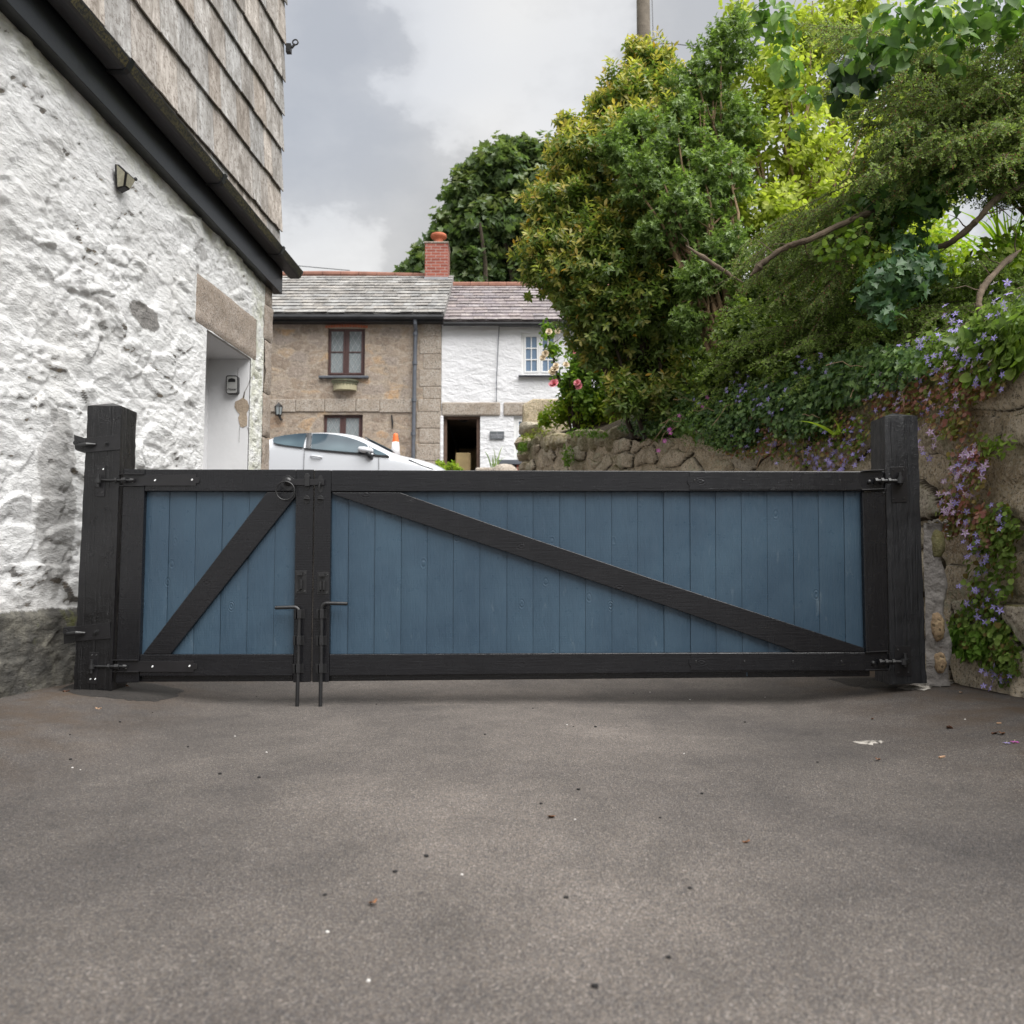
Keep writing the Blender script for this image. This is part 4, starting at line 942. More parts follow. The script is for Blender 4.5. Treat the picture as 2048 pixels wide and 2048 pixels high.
ch = MB(); chx0, chx1 = X_(847.5, 19.6), X_(893.6, 19.6); cz0 = Z_(570, 19.6) - .3; cz1 = Z_(486, 19.6)
ch.bx(chx0, chx1, 19.6, 20.25, cz0, cz1); ch = ch.build('chimney', M['brick'], c1, bevel=.006)
mb = MB(); mb.bx(chx0 - .02, chx1 + .02, 19.58, 20.27, cz1, cz1 + .035); mb.build('cap', M['gran2'], ch, bevel=.01)
mb = MB(); mb.bx(chx0 - .012, chx1 + .012, 19.585, 20.26, Z_(562, 19.6) - .25, Z_(554, 19.6)); mb.build('flashing', M['leadgrey'], ch)
r = (X_(886, 19.9) - X_(864, 19.9)) / 2; zc = cz1 + .03
mb = MB(); mb.lathe([(r * .85, 0), (r * .82, .19), (r * 1.0, .20), (r * 1.42, .235), (r * 1.5, .27), (r * 1.4, .31), (r * .8, .335), (r * .7, .32)], ((X_(864, 19.9) + X_(886, 19.9)) / 2, 19.92, zc), 'z', 24); mb.build('chimney_pot', M['terracotta'], ch, smooth='auto')
mb = MB(); xd = X_(830, 17.38); mb.tube([(xd, 17.28, ze1 - .1), (xd, 17.28, ze1 - .2), (xd, 17.42, ze1 - .32), (X_(829, 17.42), 17.42, Z_(720)), (X_(826.5, 17.42), 17.42, gb)], .042, 12)
for py in (668, 726, 800, 868): mb.lathe([(.055, -.035), (.055, .035)], (X_(830 - (py - 632) * .011, 17.42), 17.42, Z_(py, 17.42)), 'z', 12)
mb.build('downpipe', M['pipe'], c1, smooth='auto')
mb = MB(); mb.tube([P(783, 830, CY - .03), P(785, 845, CY - .03), P(784.5, 858, CY - .03)], [.015, .022, .008], 6); mb.build('iron_tie', M['iron'], c1)
# trough basket under the window
bk = empty('wall_basket', P(690, 781, CY - .12), 'empty wire wall basket under the brown upper window', 'basket')
mb = MB(); tr = []
def bpt(a, t): x0, x1 = 663 + 9 * t, 717 - 9 * t; u = math.sin(a); return Vector((X_((x0 + x1) / 2 + (x1 - x0) / 2 * math.cos(a)), CY - .01 - .22 * (1 - .35 * t) * u, Z_(764 + 17 * t)))
for t in (0, .3, .65, 1): mb.tube([bpt(a, t) for a in np.linspace(0, math.pi, 15)] + [bpt(0, t)], .008 if t else .013, 5)
for a in np.linspace(.12, math.pi - .12, 11): mb.tube([bpt(a, 0), bpt(a, .65), bpt(a, 1), Vector((bpt(a, 1).x, CY - .01, bpt(a, 1).z))], .006, 5)
M['wire'] = simple('mossy_wire', (.13, .14, .09), .6, .4, 0., .3, 20., 0); mb.build('wire_frame', M['wire'], bk)
mb = MB(); mb.prism([bpt(a, .35) + Vector((0, .012, 0)) for a in np.linspace(.1, math.pi - .1, 12)], (0, 0, -.13)); M['coir'] = cement('coir_liner', (.36, .33, .22), .3, .8); mb.build('liner', M['coir'], bk)
# carriage lamp
cl_ = empty('wall_lantern', P(557, 842, CY - .1), 'black carriage lantern on the stone cottage wall', 'lantern')
c = P(557, 822, CY - .12); mb = MB(); mb.lathe([(.09, .09), (.085, .11), (.03, .16), (.01, .19)], c, 'z', 6); mb.lathe([(.06, -.1), (.075, -.085)], c, 'z', 6)
mb.tube([c + Vector((.02, 0, -.1)), c + Vector((.05, .02, -.19)), c + Vector((.05, .12, -.16))], [.03, .02, .015], 8)
for k in range(6): a = math.pi / 3 * k; mb.tube([c + Vector((.062 * math.cos(a), .062 * math.sin(a), -.09)), c + Vector((.085 * math.cos(a), .085 * math.sin(a), .095))], .007, 5)
mb.build('metal_case', M['iron'], cl_, smooth='auto')
mb = MB(); mb.lathe([(.055, -.085), (.078, .09)], c, 'z', 6); mb.build('glass', M['glass_sky'], cl_)

c2 = empty('white_cottage', (X_(1080), 19.5, gb), 'white painted cottage with purple slate roof and an open covered passage', 'cottage')
x0, x1 = X_(882.5), X_(1330); zt2 = Z_(648)
H = [(X_(887), X_(960.5), gb - .5, Z_(831)), (X_(1042.5), X_(1117), Z_(751.5), Z_(664.5)), (X_(1027.5), X_(1085), gb - .2, Z_(833))]
mb = MB(); holed_wall(mb, x0, x1, gb - .5, zt2 + .1, CY + .02, H, .14, 0)
mb.add([(x1, CY, gb - .5), (x1, CY + 5, gb - .5), (x1, CY + 5, zt2 + .1), (x1, CY + 2.5, zt2 + 1.5), (x1, CY, zt2 + .1)], [(0, 1, 2, 3, 4)])
mb.add([(H[0][1] + .02, CY + 5, gb - .5), (x1, CY + 5, gb - .5), (x1, CY + 5, zt2 + .1), (H[0][1] + .02, CY + 5, zt2 + .1)], [(3, 2, 1, 0)])
mb.build('painted_wall', M['whitewall'], c2)
window(c2, 1042.5, 1117, 664.5, 751.5, CY + .07, M['upvc'], M['glass_blue'], 2, (2, 3), .06)
window(c2, 1027.5, 1085, 833, 935, CY + .07, M['upvc'], M['glass_blue'], 2, (2, 3), .07)
mb = MB(); mb.bx(X_(1037), X_(1122), CY - .09, CY + .1, Z_(753.8), Z_(751.6)); mb.build('window_sill', M['pipe'], c2, bevel=.008)
for a, b_ in ((883.5, 1000.5), (1007, 1095)):
    mb = MB(); mb.bx(X_(a), X_(b_), CY - .02, CY + .16, Z_(831.5), Z_(804.5)); mb.build('granite_lintel', M['gran2'], c2, bevel=.03)
mb = MB(); mb.bx(X_(880.5), X_(887), CY - .03, CY + .25, gb - .5, Z_(831.6)); mb.build('white_pilaster', M['whitewall'], c2, bevel=.02)
# passage through the building
pa, pb_, pz = H[0][0], H[0][1], H[0][3]
mb = MB(); mb.bx(pa - .2, pa + .001, CY + .17, CY + 4.6, gb - .3, pz); mb.bx(pb_ - .001, pb_ + .2, CY + .17, CY + 4.6, gb - .3, pz); mb.bx(pa, pb_, CY + .1, CY + 4.6, pz - .0, pz + .15); mb.bx(pa, pb_, CY + 4.4, CY + 4.6, gb - .3, pz); mb.bx(pa, pb_, CY + .1, CY + 4.6, gb - .2, gb + .17)
mb.build('passage_lining', M['darkroom'], c2)
M['timber'] = simple('old_brown_timber', (.105, .066, .048), .7, .3, 0., .3, 6., .4)
mb = MB(); mb.bx(pa + .001, pa + .07, CY + .1, CY + .2, gb, pz - .003); mb.bx(pb_ - .08, pb_ - .001, CY + .1, CY + .2, gb, pz - .003); mb.bx(pa + .07, pb_ - .08, CY + .1, CY + .2, pz - .06, pz - .003); mb.build('timber_frame', M['timber'], c2, bevel=.006)
mb = MB(); mb.tube([P(893, 838, CY + .4), P(906, 873, CY + 1.2), P(917, 904, CY + 1.6), P(920.5, 904, CY + 1.6)], .03, 8); mb.build('handrail', M['iron'], c2, smooth='auto')
mb = MB(); mb.bx(X_(911.5, CY + .5), X_(942, CY + .5), CY + .5, CY + .75, gb, Z_(905, CY + .5)); mb.build('gate_stone', M['ochre'], c2, bevel=.03)
mb = MB(); mb.bx(X_(940, CY + 2.4), X_(958, CY + 2.4), CY + 2.4, CY + 2.6, gb, Z_(901, CY + 2.4)); mb.bx(X_(910, CY + 3.2), X_(958, CY + 3.2), CY + 3.2, CY + 3.4, gb, Z_(896, CY + 3.2)); mb.build('back_step', M['ochre'], c2, bevel=.03)
mb = MB(); c = P(927, 840, CY + .55); mb.lathe([(.16, .06), (.15, .03), (.10, -.02), (.03, -.05)], c, 'z', 10); mb.build('ceiling_light', M['iron'], c2, smooth='auto')
Ye2 = 17.28; ze2 = Z_(641, Ye2); Yr2 = 19.9; zr2 = P(1024, 572, Yr2).z
mb = MB(); mb.tube([(x0 + .05, 17.34, ze2 - .05), (x1, 17.34, ze2 - .05)], .05, 10); mb.build('gutter', M['blackgut'], c2, smooth='auto')
mb = MB(); roof_slates(mb, x0 + .05, x1, Ye2, ze2, Yr2, zr2, 12, .24, .3, .004); mb.prism([(x0 + .04, Ye2, ze2 - .01), (x0 + .04, Yr2, zr2 - .01), (x0 + .04, 22.5, ze2 - .01)], (x1 - x0, 0, 0)); mb.build('roof', M['slate_purple'], c2)
mb = MB(); x = x0 + .05
while x < x1 - .1: mb.tube([(x, Yr2, zr2), (x + .44, Yr2, zr2)], .10, 10); x += .45
mb.build('ridge_tiles', M['ridge'], c2, smooth='auto')
mb = MB(); mb.tube([P(1000, 648, CY - .01), P(998, 655, CY - .015), P(996, 700, CY - .02), P(993, 760, CY - .02), P(993, 803, CY - .02)], .009, 5)
mb.tube([P(1000, 653, CY - .01), P(1040, 653, CY - .02), P(1120, 655, CY - .02)], .007, 5); mb.build('cable', M['pipe'], c2)
pq = empty('house_name_plaque', P(993.5, 878, CY - .02), 'small grey slate name plaque with pale lettering on white cottage', 'plaque')
mb = MB(); mb.prism([P(x, y, CY - .02) for x, y in ((979.5, 862.5), (1008.3, 862.5), (1008.3, 878), (979.5, 878))], (0, .03, 0)); M['plaque'] = simple('grey_slate_plaque', (.10, .11, .12), .6); mb.build('plate', M['plaque'], pq, bevel=.003)
M['letter'] = simple('pale_lettering', (.42, .42, .46), .6, .3, 0., .02, 3., 0)
for s_, py in (('4', 867.2), ('ROSEMERRIN', 871.4), ('COTTAGE', 875.9)):
    text_mesh('lettering', s_, P(993.8, py, CY - .022), .046, M['letter'], pq)
# things in front of the cottages
mb = MB(); zq = gz(np.array([0.]), np.array([16.6]))[0]
cone = empty('traffic_cone', (X_(792, 16.6), 16.6, P(792, 867, 16.6).z - .75), 'orange and white traffic cone behind the white car', 'traffic cone')
M['orange'] = simple('orange_plastic', (.85, .16, .035), .5, .5, 0., .1, 5., 0); M['reflect'] = simple('white_sleeve', (.75, .75, .76), .4, .5, 0., .05, 5., 0)
zt = P(792, 867, 16.6).z; cc = (X_(792, 16.6), 16.6, zt)
mb = MB(); mb.lathe([(.155, -.70), (.085, -.39), (.066, -.17), (.05, -.05), (.045, -.02), (.03, 0)], cc, 'z', 20); mb.box((cc[0], 16.6, zt - .725), (.4, .4, .05)); mb.build('cone_body', M['orange'], cone, smooth='auto')
mb = MB(); mb.lathe([(.102, -.47), (.069, -.18), (.067, -.18)], cc, 'z', 20); mb.build('reflective_sleeve', M['reflect'], cone, smooth=True)
gs = MB(); gs.lathe([(.27, 0), (.27, .6), (.24, .69), (.15, .76), (.05, .78)], Vector((X_(1009, 15.6), 15.75, P(1009, 926, 15.6).z - .78)), 'z', 16)
o = gs.build('stone_bollard', M['gran2'], None, smooth='auto'); tag(o, 'round topped granite stone before the white cottage', 'bollard')
gs = MB(); gs.bx(X_(951, 15.8), X_(1000, 15.8), 15.8, 16.1, 1.6, P(980, 934.5, 15.8).z); o = gs.build('low_wall', M['gran2'], None, bevel=.04); tag(o, 'low granite garden wall before the passage', 'wall')
pt = empty('planter_box', (X_(1018, 16.8), 16.8, gb), 'dark lidded box with red brick end under the white cottage window', 'box')
zz = P(1000, 922, 16.6).z; mb = MB(); mb.bx(X_(994, 16.6), X_(1043, 16.6), 16.6, 17.2, zz - .07, zz + .03); mb.build('lid', M['pipe'], pt, bevel=.01)
mb = MB(); mb.bx(X_(1001, 16.6), X_(1032, 16.6), 16.66, 17.16, gb - .2, zz - .07); mb.build('case', M['blackgut'], pt)
mb = MB(); mb.bx(X_(1033, 16.6), X_(1044, 16.6), 16.64, 17.16, gb - .2, zz - .07); mb.build('brick_end', M['brick'], pt)

# ------------------------------------------------------------------ white hatchback
def car_paint():
    m, nt, b = newmat('white_car_paint', .28, .5); b.inputs['Base Color'].default_value = (.62, .64, .68, 1); b.inputs['Coat Weight'].default_value = .8; b.inputs['Coat Roughness'].default_value = .06
    bump(nt, b, noise(nt, tex(nt), 6., 2.), .03, .01); return m
M['car'] = car_paint(); M['carglass'] = glass_mat('tinted_car_glass', (.03, .045, .06), (.085, .12, .14), .05); M['carglass'].node_tree.nodes['Principled BSDF'].inputs['IOR'].default_value = 1.22; M['carglass'].node_tree.nodes['Principled BSDF'].inputs['Specular IOR Level'].default_value = .5
M['rubber'] = simple('black_rubber', (.02, .02, .02), .8, .3, 0., .2, 10., .2); M['alloy'] = simple('alloy_wheel', (.5, .5, .52), .3, .5, .8, .05, 10., 0)
M['clear'] = glass_mat('headlight_glass', (.5, .52, .55), (.7, .72, .74), .05)
KY = 14.9
def kx(px): return P(px, 900, KY).x
def kz(py): return P(1024, py, KY).z
car = empty('parked_car', (kx(715), KY + .86, 1.72), 'white three door hatchback parked in the lane below the cottages', 'car')
# stations: px, z of roof/bonnet centre (py), z of side edge (py), belt (py), half widths: top, belt
ST = [(494, 902, 904, 910, .55, .74), (500, 888, 892, 903, .60, .79), (515, 872, 877, 893, .60, .82), (540, 864.5, 869, 885, .61, .84), (578, 858.5, 862.5, 890.5, .62, .85), (613, 855.5, 859, 895, .62, .86), (654, 855, 858.5, 899, .61, .86), (690, 858.5, 862, 903, .60, .86), (712, 864, 867.5, 905.5, .59, .86), (737, 874.5, 878.5, 908, .61, .86), (762, 888, 891.5, 911, .65, .855), (785, 901, 904, 913, .69, .85), (812, 907, 910.5, 918, .68, .85), (838, 912, 916, 924, .66, .84), (862, 918.5, 923, 932, .63, .82), (884, 928, 933, 943, .58, .79), (902, 944, 948, 957, .5, .72), (916, 966, 970, 976, .44, .66), (922, 992, 994, 998, .42, .62)]
zb = 1.72 + .17; cyc = KY + .86; vs = []; fs = []; nn = 12
for (px, a, e, bl, wt, wb) in ST:
    x = kx(px); za, ze_, zbl = kz(a), kz(e), kz(bl); prof = [(0, za), (wt * .6, za - .008), (wt, ze_), (wb, zbl), (wb + .015, zbl - .10), (wb + .02, max(zbl - .38, zb + .12)), (wb, zb + .08), (wb - .1, zb)]
    ring = [(-w, z) for w, z in prof[1:]][::-1] + [(0, za)] + [(w, z) for w, z in prof[1:]]
    for w, z in ring: vs.append(Vector((x, cyc + w, z)))
nr = 15
for i in range(len(ST) - 1):
    for k in range(nr): fs.append((i * nr + k, i * nr + (k + 1) % nr, (i + 1) * nr + (k + 1) % nr, (i + 1) * nr + k))
fs += [tuple(range(nr)), tuple((len(ST) - 1) * nr + k for k in range(nr - 1, -1, -1))]
mb = MB(); mb.add(vs, fs); bo = mb.build('body', M['car'], car, smooth=True)
sub = bo.modifiers.new('sub', 'SUBSURF'); sub.levels = 2; sub.render_levels = 2
def side_pt(px, py, off=.0):
    """point on the near side of the car that shows at this place on the glasshouse or door"""
    x = kx(px); z = kz(py); i = max(j for j in range(len(ST) - 1) if kx(ST[j][0]) <= x); t = (x - kx(ST[i][0])) / (kx(ST[i + 1][0]) - kx(ST[i][0]))
    L = lambda k: ST[i][k] * (1 - t) + ST[i + 1][k] * t
    ze_, zbl = kz(L(2)), kz(L(3)); u = min(1, max(0, (z - zbl) / (ze_ - zbl))) if z > zbl else 0
    w = L(5) + (L(4) - L(5)) * u + (.015 * min(1, (zbl - z) / .1) if z < zbl else 0)
    return Vector((x, cyc - w - off, z))
def side_poly(name, pts, mat, off, th=.02, par=None, n=1):
    xs_ = [p[0] for p in pts]; x0, x1 = min(xs_) + .01, max(xs_) - .01; nx_ = max(2, int((x1 - x0) / 4)); ny_ = 6; V = []
    for i in range(nx_ + 1):
        x = x0 + (x1 - x0) * i / nx_; hits = []
        for k in range(len(pts)):
            a, b = pts[k], pts[(k + 1) % len(pts)]
            if (a[0] - x) * (b[0] - x) < 0: hits.append(a[1] + (b[1] - a[1]) * (x - a[0]) / (b[0] - a[0]))
        lo, hi = min(hits), max(hits)
        for k in range(ny_ + 1): V.append(side_pt(x, lo + (hi - lo) * k / ny_, off))
    n1 = len(V); V += [v + Vector((0, th, 0)) for v in V]; w = ny_ + 1; Fc = []
    for i in range(nx_):
        for k in range(ny_): a = i * w + k; Fc += [(a, a + 1, a + w + 1, a + w), (n1 + a, n1 + a + w, n1 + a + w + 1, n1 + a + 1)]
        a = i * w; Fc += [(a, a + w, n1 + a + w, n1 + a), (a + ny_, n1 + a + ny_, n1 + a + ny_ + w, a + ny_ + w)]
    for a in (0, nx_ * w):
        for k in range(ny_): Fc.append((a + k, a + k + 1, n1 + a + k + 1, n1 + a + k))
    mb = MB(); mb.add(V, Fc); return mb.build(name, mat, par or car, smooth='auto')
side_poly('side_window', [(541, 871.5), (560, 867), (590, 863.6), (607, 862.6), (607, 895.2), (570, 890.5), (552, 887), (543, 882)], M['carglass'], .036, .05)
side_poly('side_window', [(619, 863.4), (645, 863.6), (668, 866), (690, 870.5), (712, 877.5), (731, 886), (735.5, 894), (735.5, 907.2), (700, 904.5), (660, 901.2), (622.5, 897.8)], M['carglass'], .036, .05)
side_poly('quarter_window', [(739.5, 892), (750, 897), (765, 904), (776, 910.5), (750, 909)], M['carglass'], .036, .05)
side_poly('pillar_trim', [(608, 862.4), (618, 862.6), (621.5, 898), (608.3, 896)], M['blackgut'], .036, .05)
side_poly('pillar_trim', [(736.3, 888), (738.8, 890), (739.5, 909), (736.3, 907.8)], M['blackgut'], .036, .05)
side_poly('window_trim', [(608, 896.2), (650, 900.8), (700, 905.2), (737, 908.2), (779, 912.2), (779, 913.4), (737, 909.8), (700, 906.8), (650, 902.4), (608, 897.8)], M['blackgut'], .030, .05)
for a in ([(609.2, 899), (609.7, 899), (608.8, 950), (608.3, 950)], [(757.6, 913), (758.2, 913), (759.0, 950), (758.4, 950)]): side_poly('door_seam', a, M['blackgut'], .0165, .01)
mb = MB(); mb.tube([side_pt(622, 913, .012), side_pt(626, 912.5, .035), side_pt(640, 914.2, .035), side_pt(645.5, 915.5, .012)], [.012, .016, .016, .012], 8); mb.build('door_handle', M['car'], car, smooth=True)
c = side_pt(733, 901, .11); mb = MB(); mb.lathe([(.02, -.15), (.06, -.13), (.075, -.04), (.07, .06), (.05, .12), (.015, .14)], c, 'x', 16)
o = mb.build('door_mirror', M['car'], car, smooth=True, origin=c); o.scale = (1, .85, .8); o.rotation_euler = (0, math.radians(9), 0)
mb = MB(); mb.tube([side_pt(737, 905, .1), side_pt(741, 913, .06), side_pt(744, 917, -.01)], [.05, .045, .03], 8); mb.build('mirror_arm', M['blackgut'], car, smooth=True)
mb = MB(); hp = [side_pt(816, 918.5, .0), side_pt(838, 920, -.02), side_pt(868, 930, -.04), side_pt(884, 939, -.08), side_pt(866, 938, .0), side_pt(842, 930, .0)]; mb.prism([h + Vector((0, -.02, .01)) for h in hp], (0, .14, .02)); mb.build('headlight', M['clear'], car, bevel=.01)
mb = MB(); hp = [Vector((p.x, 2 * cyc - p.y, p.z)) for p in hp]; mb.prism([h + Vector((0, .02, .01)) for h in hp], (0, -.14, .02)); mb.build('headlight', M['clear'], car, bevel=.01)
ws = MB(); ws.prism([Vector((kx(722), cyc - .5, kz(868) + .0)), Vector((kx(722), cyc + .5, kz(868))), Vector((kx(779), cyc + .6, kz(898) + .01)), Vector((kx(779), cyc - .6, kz(898) + .01))], (0.006, 0, .012)); ws.build('windscreen', M['carglass'], car)
ws = MB(); ws.prism([Vector((kx(497), cyc - .5, kz(893))), Vector((kx(497), cyc + .5, kz(893))), Vector((kx(510), cyc + .5, kz(874))), Vector((kx(510), cyc - .5, kz(874)))], (-.03, 0, .01)); ws.build('rear_window', M['carglass'], car)
for px in (566, 846):
    for sd in (-1, 1):
        c = Vector((kx(px) + (-.1 if px < 700 else 0), cyc + sd * .76, 1.72 + .31)); w = empty('wheel', (0, 0, 0), None, None); bpy.data.objects.remove(w)
        mb = MB(); mb.lathe([(.2, -.1), (.29, -.105), (.31, -.07), (.31, .07), (.29, .105), (.2, .1)], c, 'y', 28); w = mb.build('wheel', M['rubber'], car, smooth='auto')
        mb = MB(); mb.lathe([(.03, sd * .09), (.06, sd * .1), (.19, sd * .108), (.205, sd * .09)], c, 'y', 24)
        for k in range(5): a = k * 2 * math.pi / 5; mb.tube([c + Vector((0, sd * .11, 0)), c + Vector((.19 * math.cos(a), sd * .112, .19 * math.sin(a)))], [.03, .022], 6)
        mb.build('rim', M['alloy'], w, smooth='auto')
# telegraph pole and wires
M['polewood'] = simple('weathered_pole', (.17, .145, .115), .85, .3, 0., .3, 3., .6, 30., .02)
Yp = 24.; po = empty('utility_pole', (P(1287, 60, Yp).x, Yp, 2.3), 'weathered wooden telegraph pole rising behind the bushes', 'utility pole')
mb = MB(); xp = P(1287, 60, Yp).x; mb.tube([(xp, Yp, 2.), (xp, Yp, 14.), (xp, Yp, P(1287, -60, Yp).z)], [.24, .21, .2], 20); mb.build('pole', M['polewood'], po, smooth='auto')
mb = MB(); mb.tube([(xp + .27, Yp - .1, 6), P(1306, 60, Yp), P(1303, -40, Yp)], .012, 5); mb.build('pole_cable', M['iron'], po)
mb = MB(); mb.tube([P(1300, 88, Yp), P(1340, 87, Yp - 1), P(1420, 96, Yp - 3), P(1700, 120, Yp - 8)], .012, 5); tag(mb.build('overhead_wire', M['iron'], None), 'thin dark overhead wire running right from the pole', 'wire')
mb = MB(); mb.tube([P(700, 541, 26), P(600, 532, 26), P(560, 528, 26), P(300, 500, 26)], .012, 5); tag(mb.build('overhead_wire', M['iron'], None), 'faint wire above the brown cottage roof at its left end', 'wire')
# ------------------------------------------------------------------ dry stone wall on the right
WP = np.array([(2.78, 1.2), (2.74, 2.6), (2.70, 4.0), (2.64, 4.9), (2.42, 5.9), (1.98, 7.0), (1.45, 8.4), (.98, 10.0), (.55, 11.6), (.20, 13.1)])
for _ in range(3):
    q = [WP[0]]
    for i in range(len(WP) - 1): q += [WP[i] * .75 + WP[i + 1] * .25, WP[i] * .25 + WP[i + 1] * .75]
    WP = np.array(q + [WP[-1]])
WS = np.concatenate([[0], np.cumsum(np.hypot(*np.diff(WP, axis=0).T))]); WL = WS[-1]
def wxy(s): return np.interp(s, WS, WP[:, 0]), np.interp(s, WS, WP[:, 1])
def wnorm(s):
    x0, y0 = wxy(s - .05); x1, y1 = wxy(s + .05); tx, ty = x1 - x0, y1 - y0; l = np.hypot(tx, ty) + 1e-9; return -ty / l, tx / l      # towards the lane
S4 = WS[np.argmin(abs(WP[:, 1] - 4.0))]
def wtop(s):
    x, y = wxy(s); return np.interp(y, [1, 4.0, 5, 6, 7.5, 9, 11, 13.2], [1.95, 1.95, 1.92, 1.95, 2.0, 2.12, 2.45, 2.78]) + (fbm(s * 2.2, s * 0 + 3, 61, 3) - .5) * .16
st = .0135; ss = np.arange(0, WL, st); tt = np.arange(0, 1.0001, 1 / 150.)
Sg, Tg = np.meshgrid(ss, tt); xw, yw = wxy(Sg); nx, ny = wnorm(Sg); zb_ = gz(xw, yw) - .12; ztp = wtop(Sg); Zw = zb_ + (ztp - zb_) * Tg
sc_ = np.interp(ss, [0, S4 + 1.2, S4 + 3.5, WL], [.56, .56, .50, .46]); us = np.concatenate([[0], np.cumsum(st / sc_[:-1])])
Ug = np.broadcast_to(us, Sg.shape); vsz = np.interp(Sg, [0, S4 + 1.2, S4 + 3.5, WL], [.27, .27, .2, .19])
hgt = Zw - zb_; big = sstep(.75, .45, hgt) * sstep(S4 + 1.8, S4 + .8, Sg)
wu = Ug + (fbm(Ug * 1.7, hgt * 4, 51, 3) - .5) * .5; wv = hgt / vsz + (fbm(Ug * 1.4 + 7, hgt * 3.6, 52, 3) - .5) * .5 + .4 * np.sin(Ug * .8)
f1, f2, ccx, ccy, cid = voro(wu, wv, 71, .8)
b1, b2, bcx, bcy, bid = voro(Ug * .85 + 2.3, hgt / .52 + .2, 99, .5)
def stone_h(f1, f2, ccx, ccy, idd, u, v, d0, dep):
    e = f2 - f1; r = .72 * np.sqrt(np.clip(e / (d0 * .45), 0, 1)) + .28 * np.sqrt(np.clip(e / (d0 * 2.2), 0, 1)); t1 = (_h(np.floor(ccx * 77), np.floor(ccy * 71), 5) - .5); t2 = (_h(np.floor(ccx * 37), np.floor(ccy * 31), 6) - .5)
    return dep * (r - 1) + (idd - .5) * .07 + ((u - ccx) * t1 * .06 + (v - ccy) * t2 * .07) * r, e
h1, e1 = stone_h(f1, f2, ccx, ccy, cid, wu, wv, .22, .15); h2, e2 = stone_h(b1, b2, bcx, bcy, bid, Ug * .85 + 2.3, hgt / .52 + .2, .16, .13)
k = big > .5; Hw = np.where(k, h2 + .03, h1); Eg = np.where(k, e2, e1); Ig = np.where(k, bid, cid)
Hw = Hw + (fbm(Sg * 9, Zw * 9, 62, 4, .55) - .5) * .035 + (fbm(Sg * 30, Zw * 30, 63, 2) - .5) * .008 - .03 * Tg
Xs, Ys = xw + nx * Hw, yw + ny * Hw
a1 = sstep(.5, .75, fbm(Sg * 1.3, Zw * 1.6, 64, 3) + .22 * Tg - .12)
stepw = np.clip(np.gradient(Hw, axis=0) * -40, 0, 1) * sstep(.4, .55, fbm(Sg * 3, Zw * 3, 66, 3))
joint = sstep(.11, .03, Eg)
moss = np.clip(a1 * .4 + stepw * .8 + sstep(.1, .0, Eg) * .25, 0, 1); lich = sstep(.56, .64, fbm(Sg * 4, Zw * 4, 67, 3))
def wall_mat():
    m, nt, b = newmat('mossy_granite_boulders', .9, .25); v = tex(nt, obj=False)
    att = N(nt, 'ShaderNodeAttribute', attribute_name='col'); sp = N(nt, 'ShaderNodeSeparateColor'); nt.links.new(att.outputs[0], sp.inputs[0])
    c = rampc(nt, sp.outputs[0], [(0., (.40, .30, .195)), (.3, (.54, .43, .29)), (.55, (.45, .36, .255)), (.8, (.60, .50, .36)), (1., (.47, .42, .34))])
    c = mixc(nt, rampc(nt, noise(nt, v, 55., 6., .8), [(.46, 0.), (.56, .85)]), c, (.66, .58, .46))
    c = mixc(nt, rampc(nt, noise(nt, v, 45., 6., .8), [(.52, 0.), (.60, .9)]), c, (.12, .10, .075))
    c = mixc(nt, rampc(nt, noise(nt, v, 7., 5., .7), [(.48, 0.), (.65, .6)]), c, (.20, .16, .10))
    c = mixc(nt, mth(nt, 'MULTIPLY', sp.outputs[2], rampc(nt, noise(nt, v, 38., 5., .7), [(.47, 0.), (.56, .75)])), c, (.42, .42, .30))
    c = mixc(nt, rampc(nt, mth(nt, 'ADD', mth(nt, 'MULTIPLY', sp.outputs[1], .7), mth(nt, 'MULTIPLY', noise(nt, v, 18., 5., .7), .6)), [(.56, 0.), (.76, .8)]), c, (.13, .12, .03))
    c = mixc(nt, rampc(nt, mth(nt, 'MULTIPLY', sp.outputs[0], .2), [(.3, 0.), (1., .92)]), c, (.055, .042, .028))     # soil tone in the joints, darkened to paint in the shade of the gaps
    nt.links.new(c, b.inputs['Base Color']); bump(nt, b, noise(nt, v, 26., 7., .7), .9, .03); bump(nt, b, noise(nt, v, 110., 4.), .5, .004); return m
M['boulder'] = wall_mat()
rw = empty('dry_stone_wall', (2.6, 5, 0), 'mossy dry stone granite wall curving up the right side', 'wall')
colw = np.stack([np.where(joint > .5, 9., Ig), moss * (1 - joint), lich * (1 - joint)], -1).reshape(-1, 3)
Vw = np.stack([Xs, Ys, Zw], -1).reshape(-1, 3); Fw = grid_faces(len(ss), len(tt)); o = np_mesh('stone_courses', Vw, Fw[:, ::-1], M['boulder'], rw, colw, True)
# the back of the wall and its end face
mb = MB(); s_ = np.arange(0, WL + .2, .3)
for a, b_ in zip(s_[:-1], s_[1:]):
    b_ = min(b_, WL - .01); xa, ya = wxy(a); xb, yb = wxy(b_); na, nb = wnorm(a), wnorm(b_); q = .06; w = .5
    za, zc = float(wtop(a)) - .05, float(wtop(b_)) - .05; g0, g1 = gzf(xa, ya) - .2, gzf(xb, yb) - .2
    v = [(xa - na[0] * q, ya - na[1] * q, g0), (xb - nb[0] * q, yb - nb[1] * q, g1), (xb - nb[0] * w, yb - nb[1] * w, g1), (xa - na[0] * w, ya - na[1] * w, g0)]; v += [(p[0], p[1], z) for p, z in zip(v, (za, zc, zc, za))]
    mb.add(v, [(3, 2, 1, 0), (4, 5, 6, 7), (0, 1, 5, 4), (1, 2, 6, 5), (2, 3, 7, 6), (3, 0, 4, 7)], 0, (.3, .2, .1))
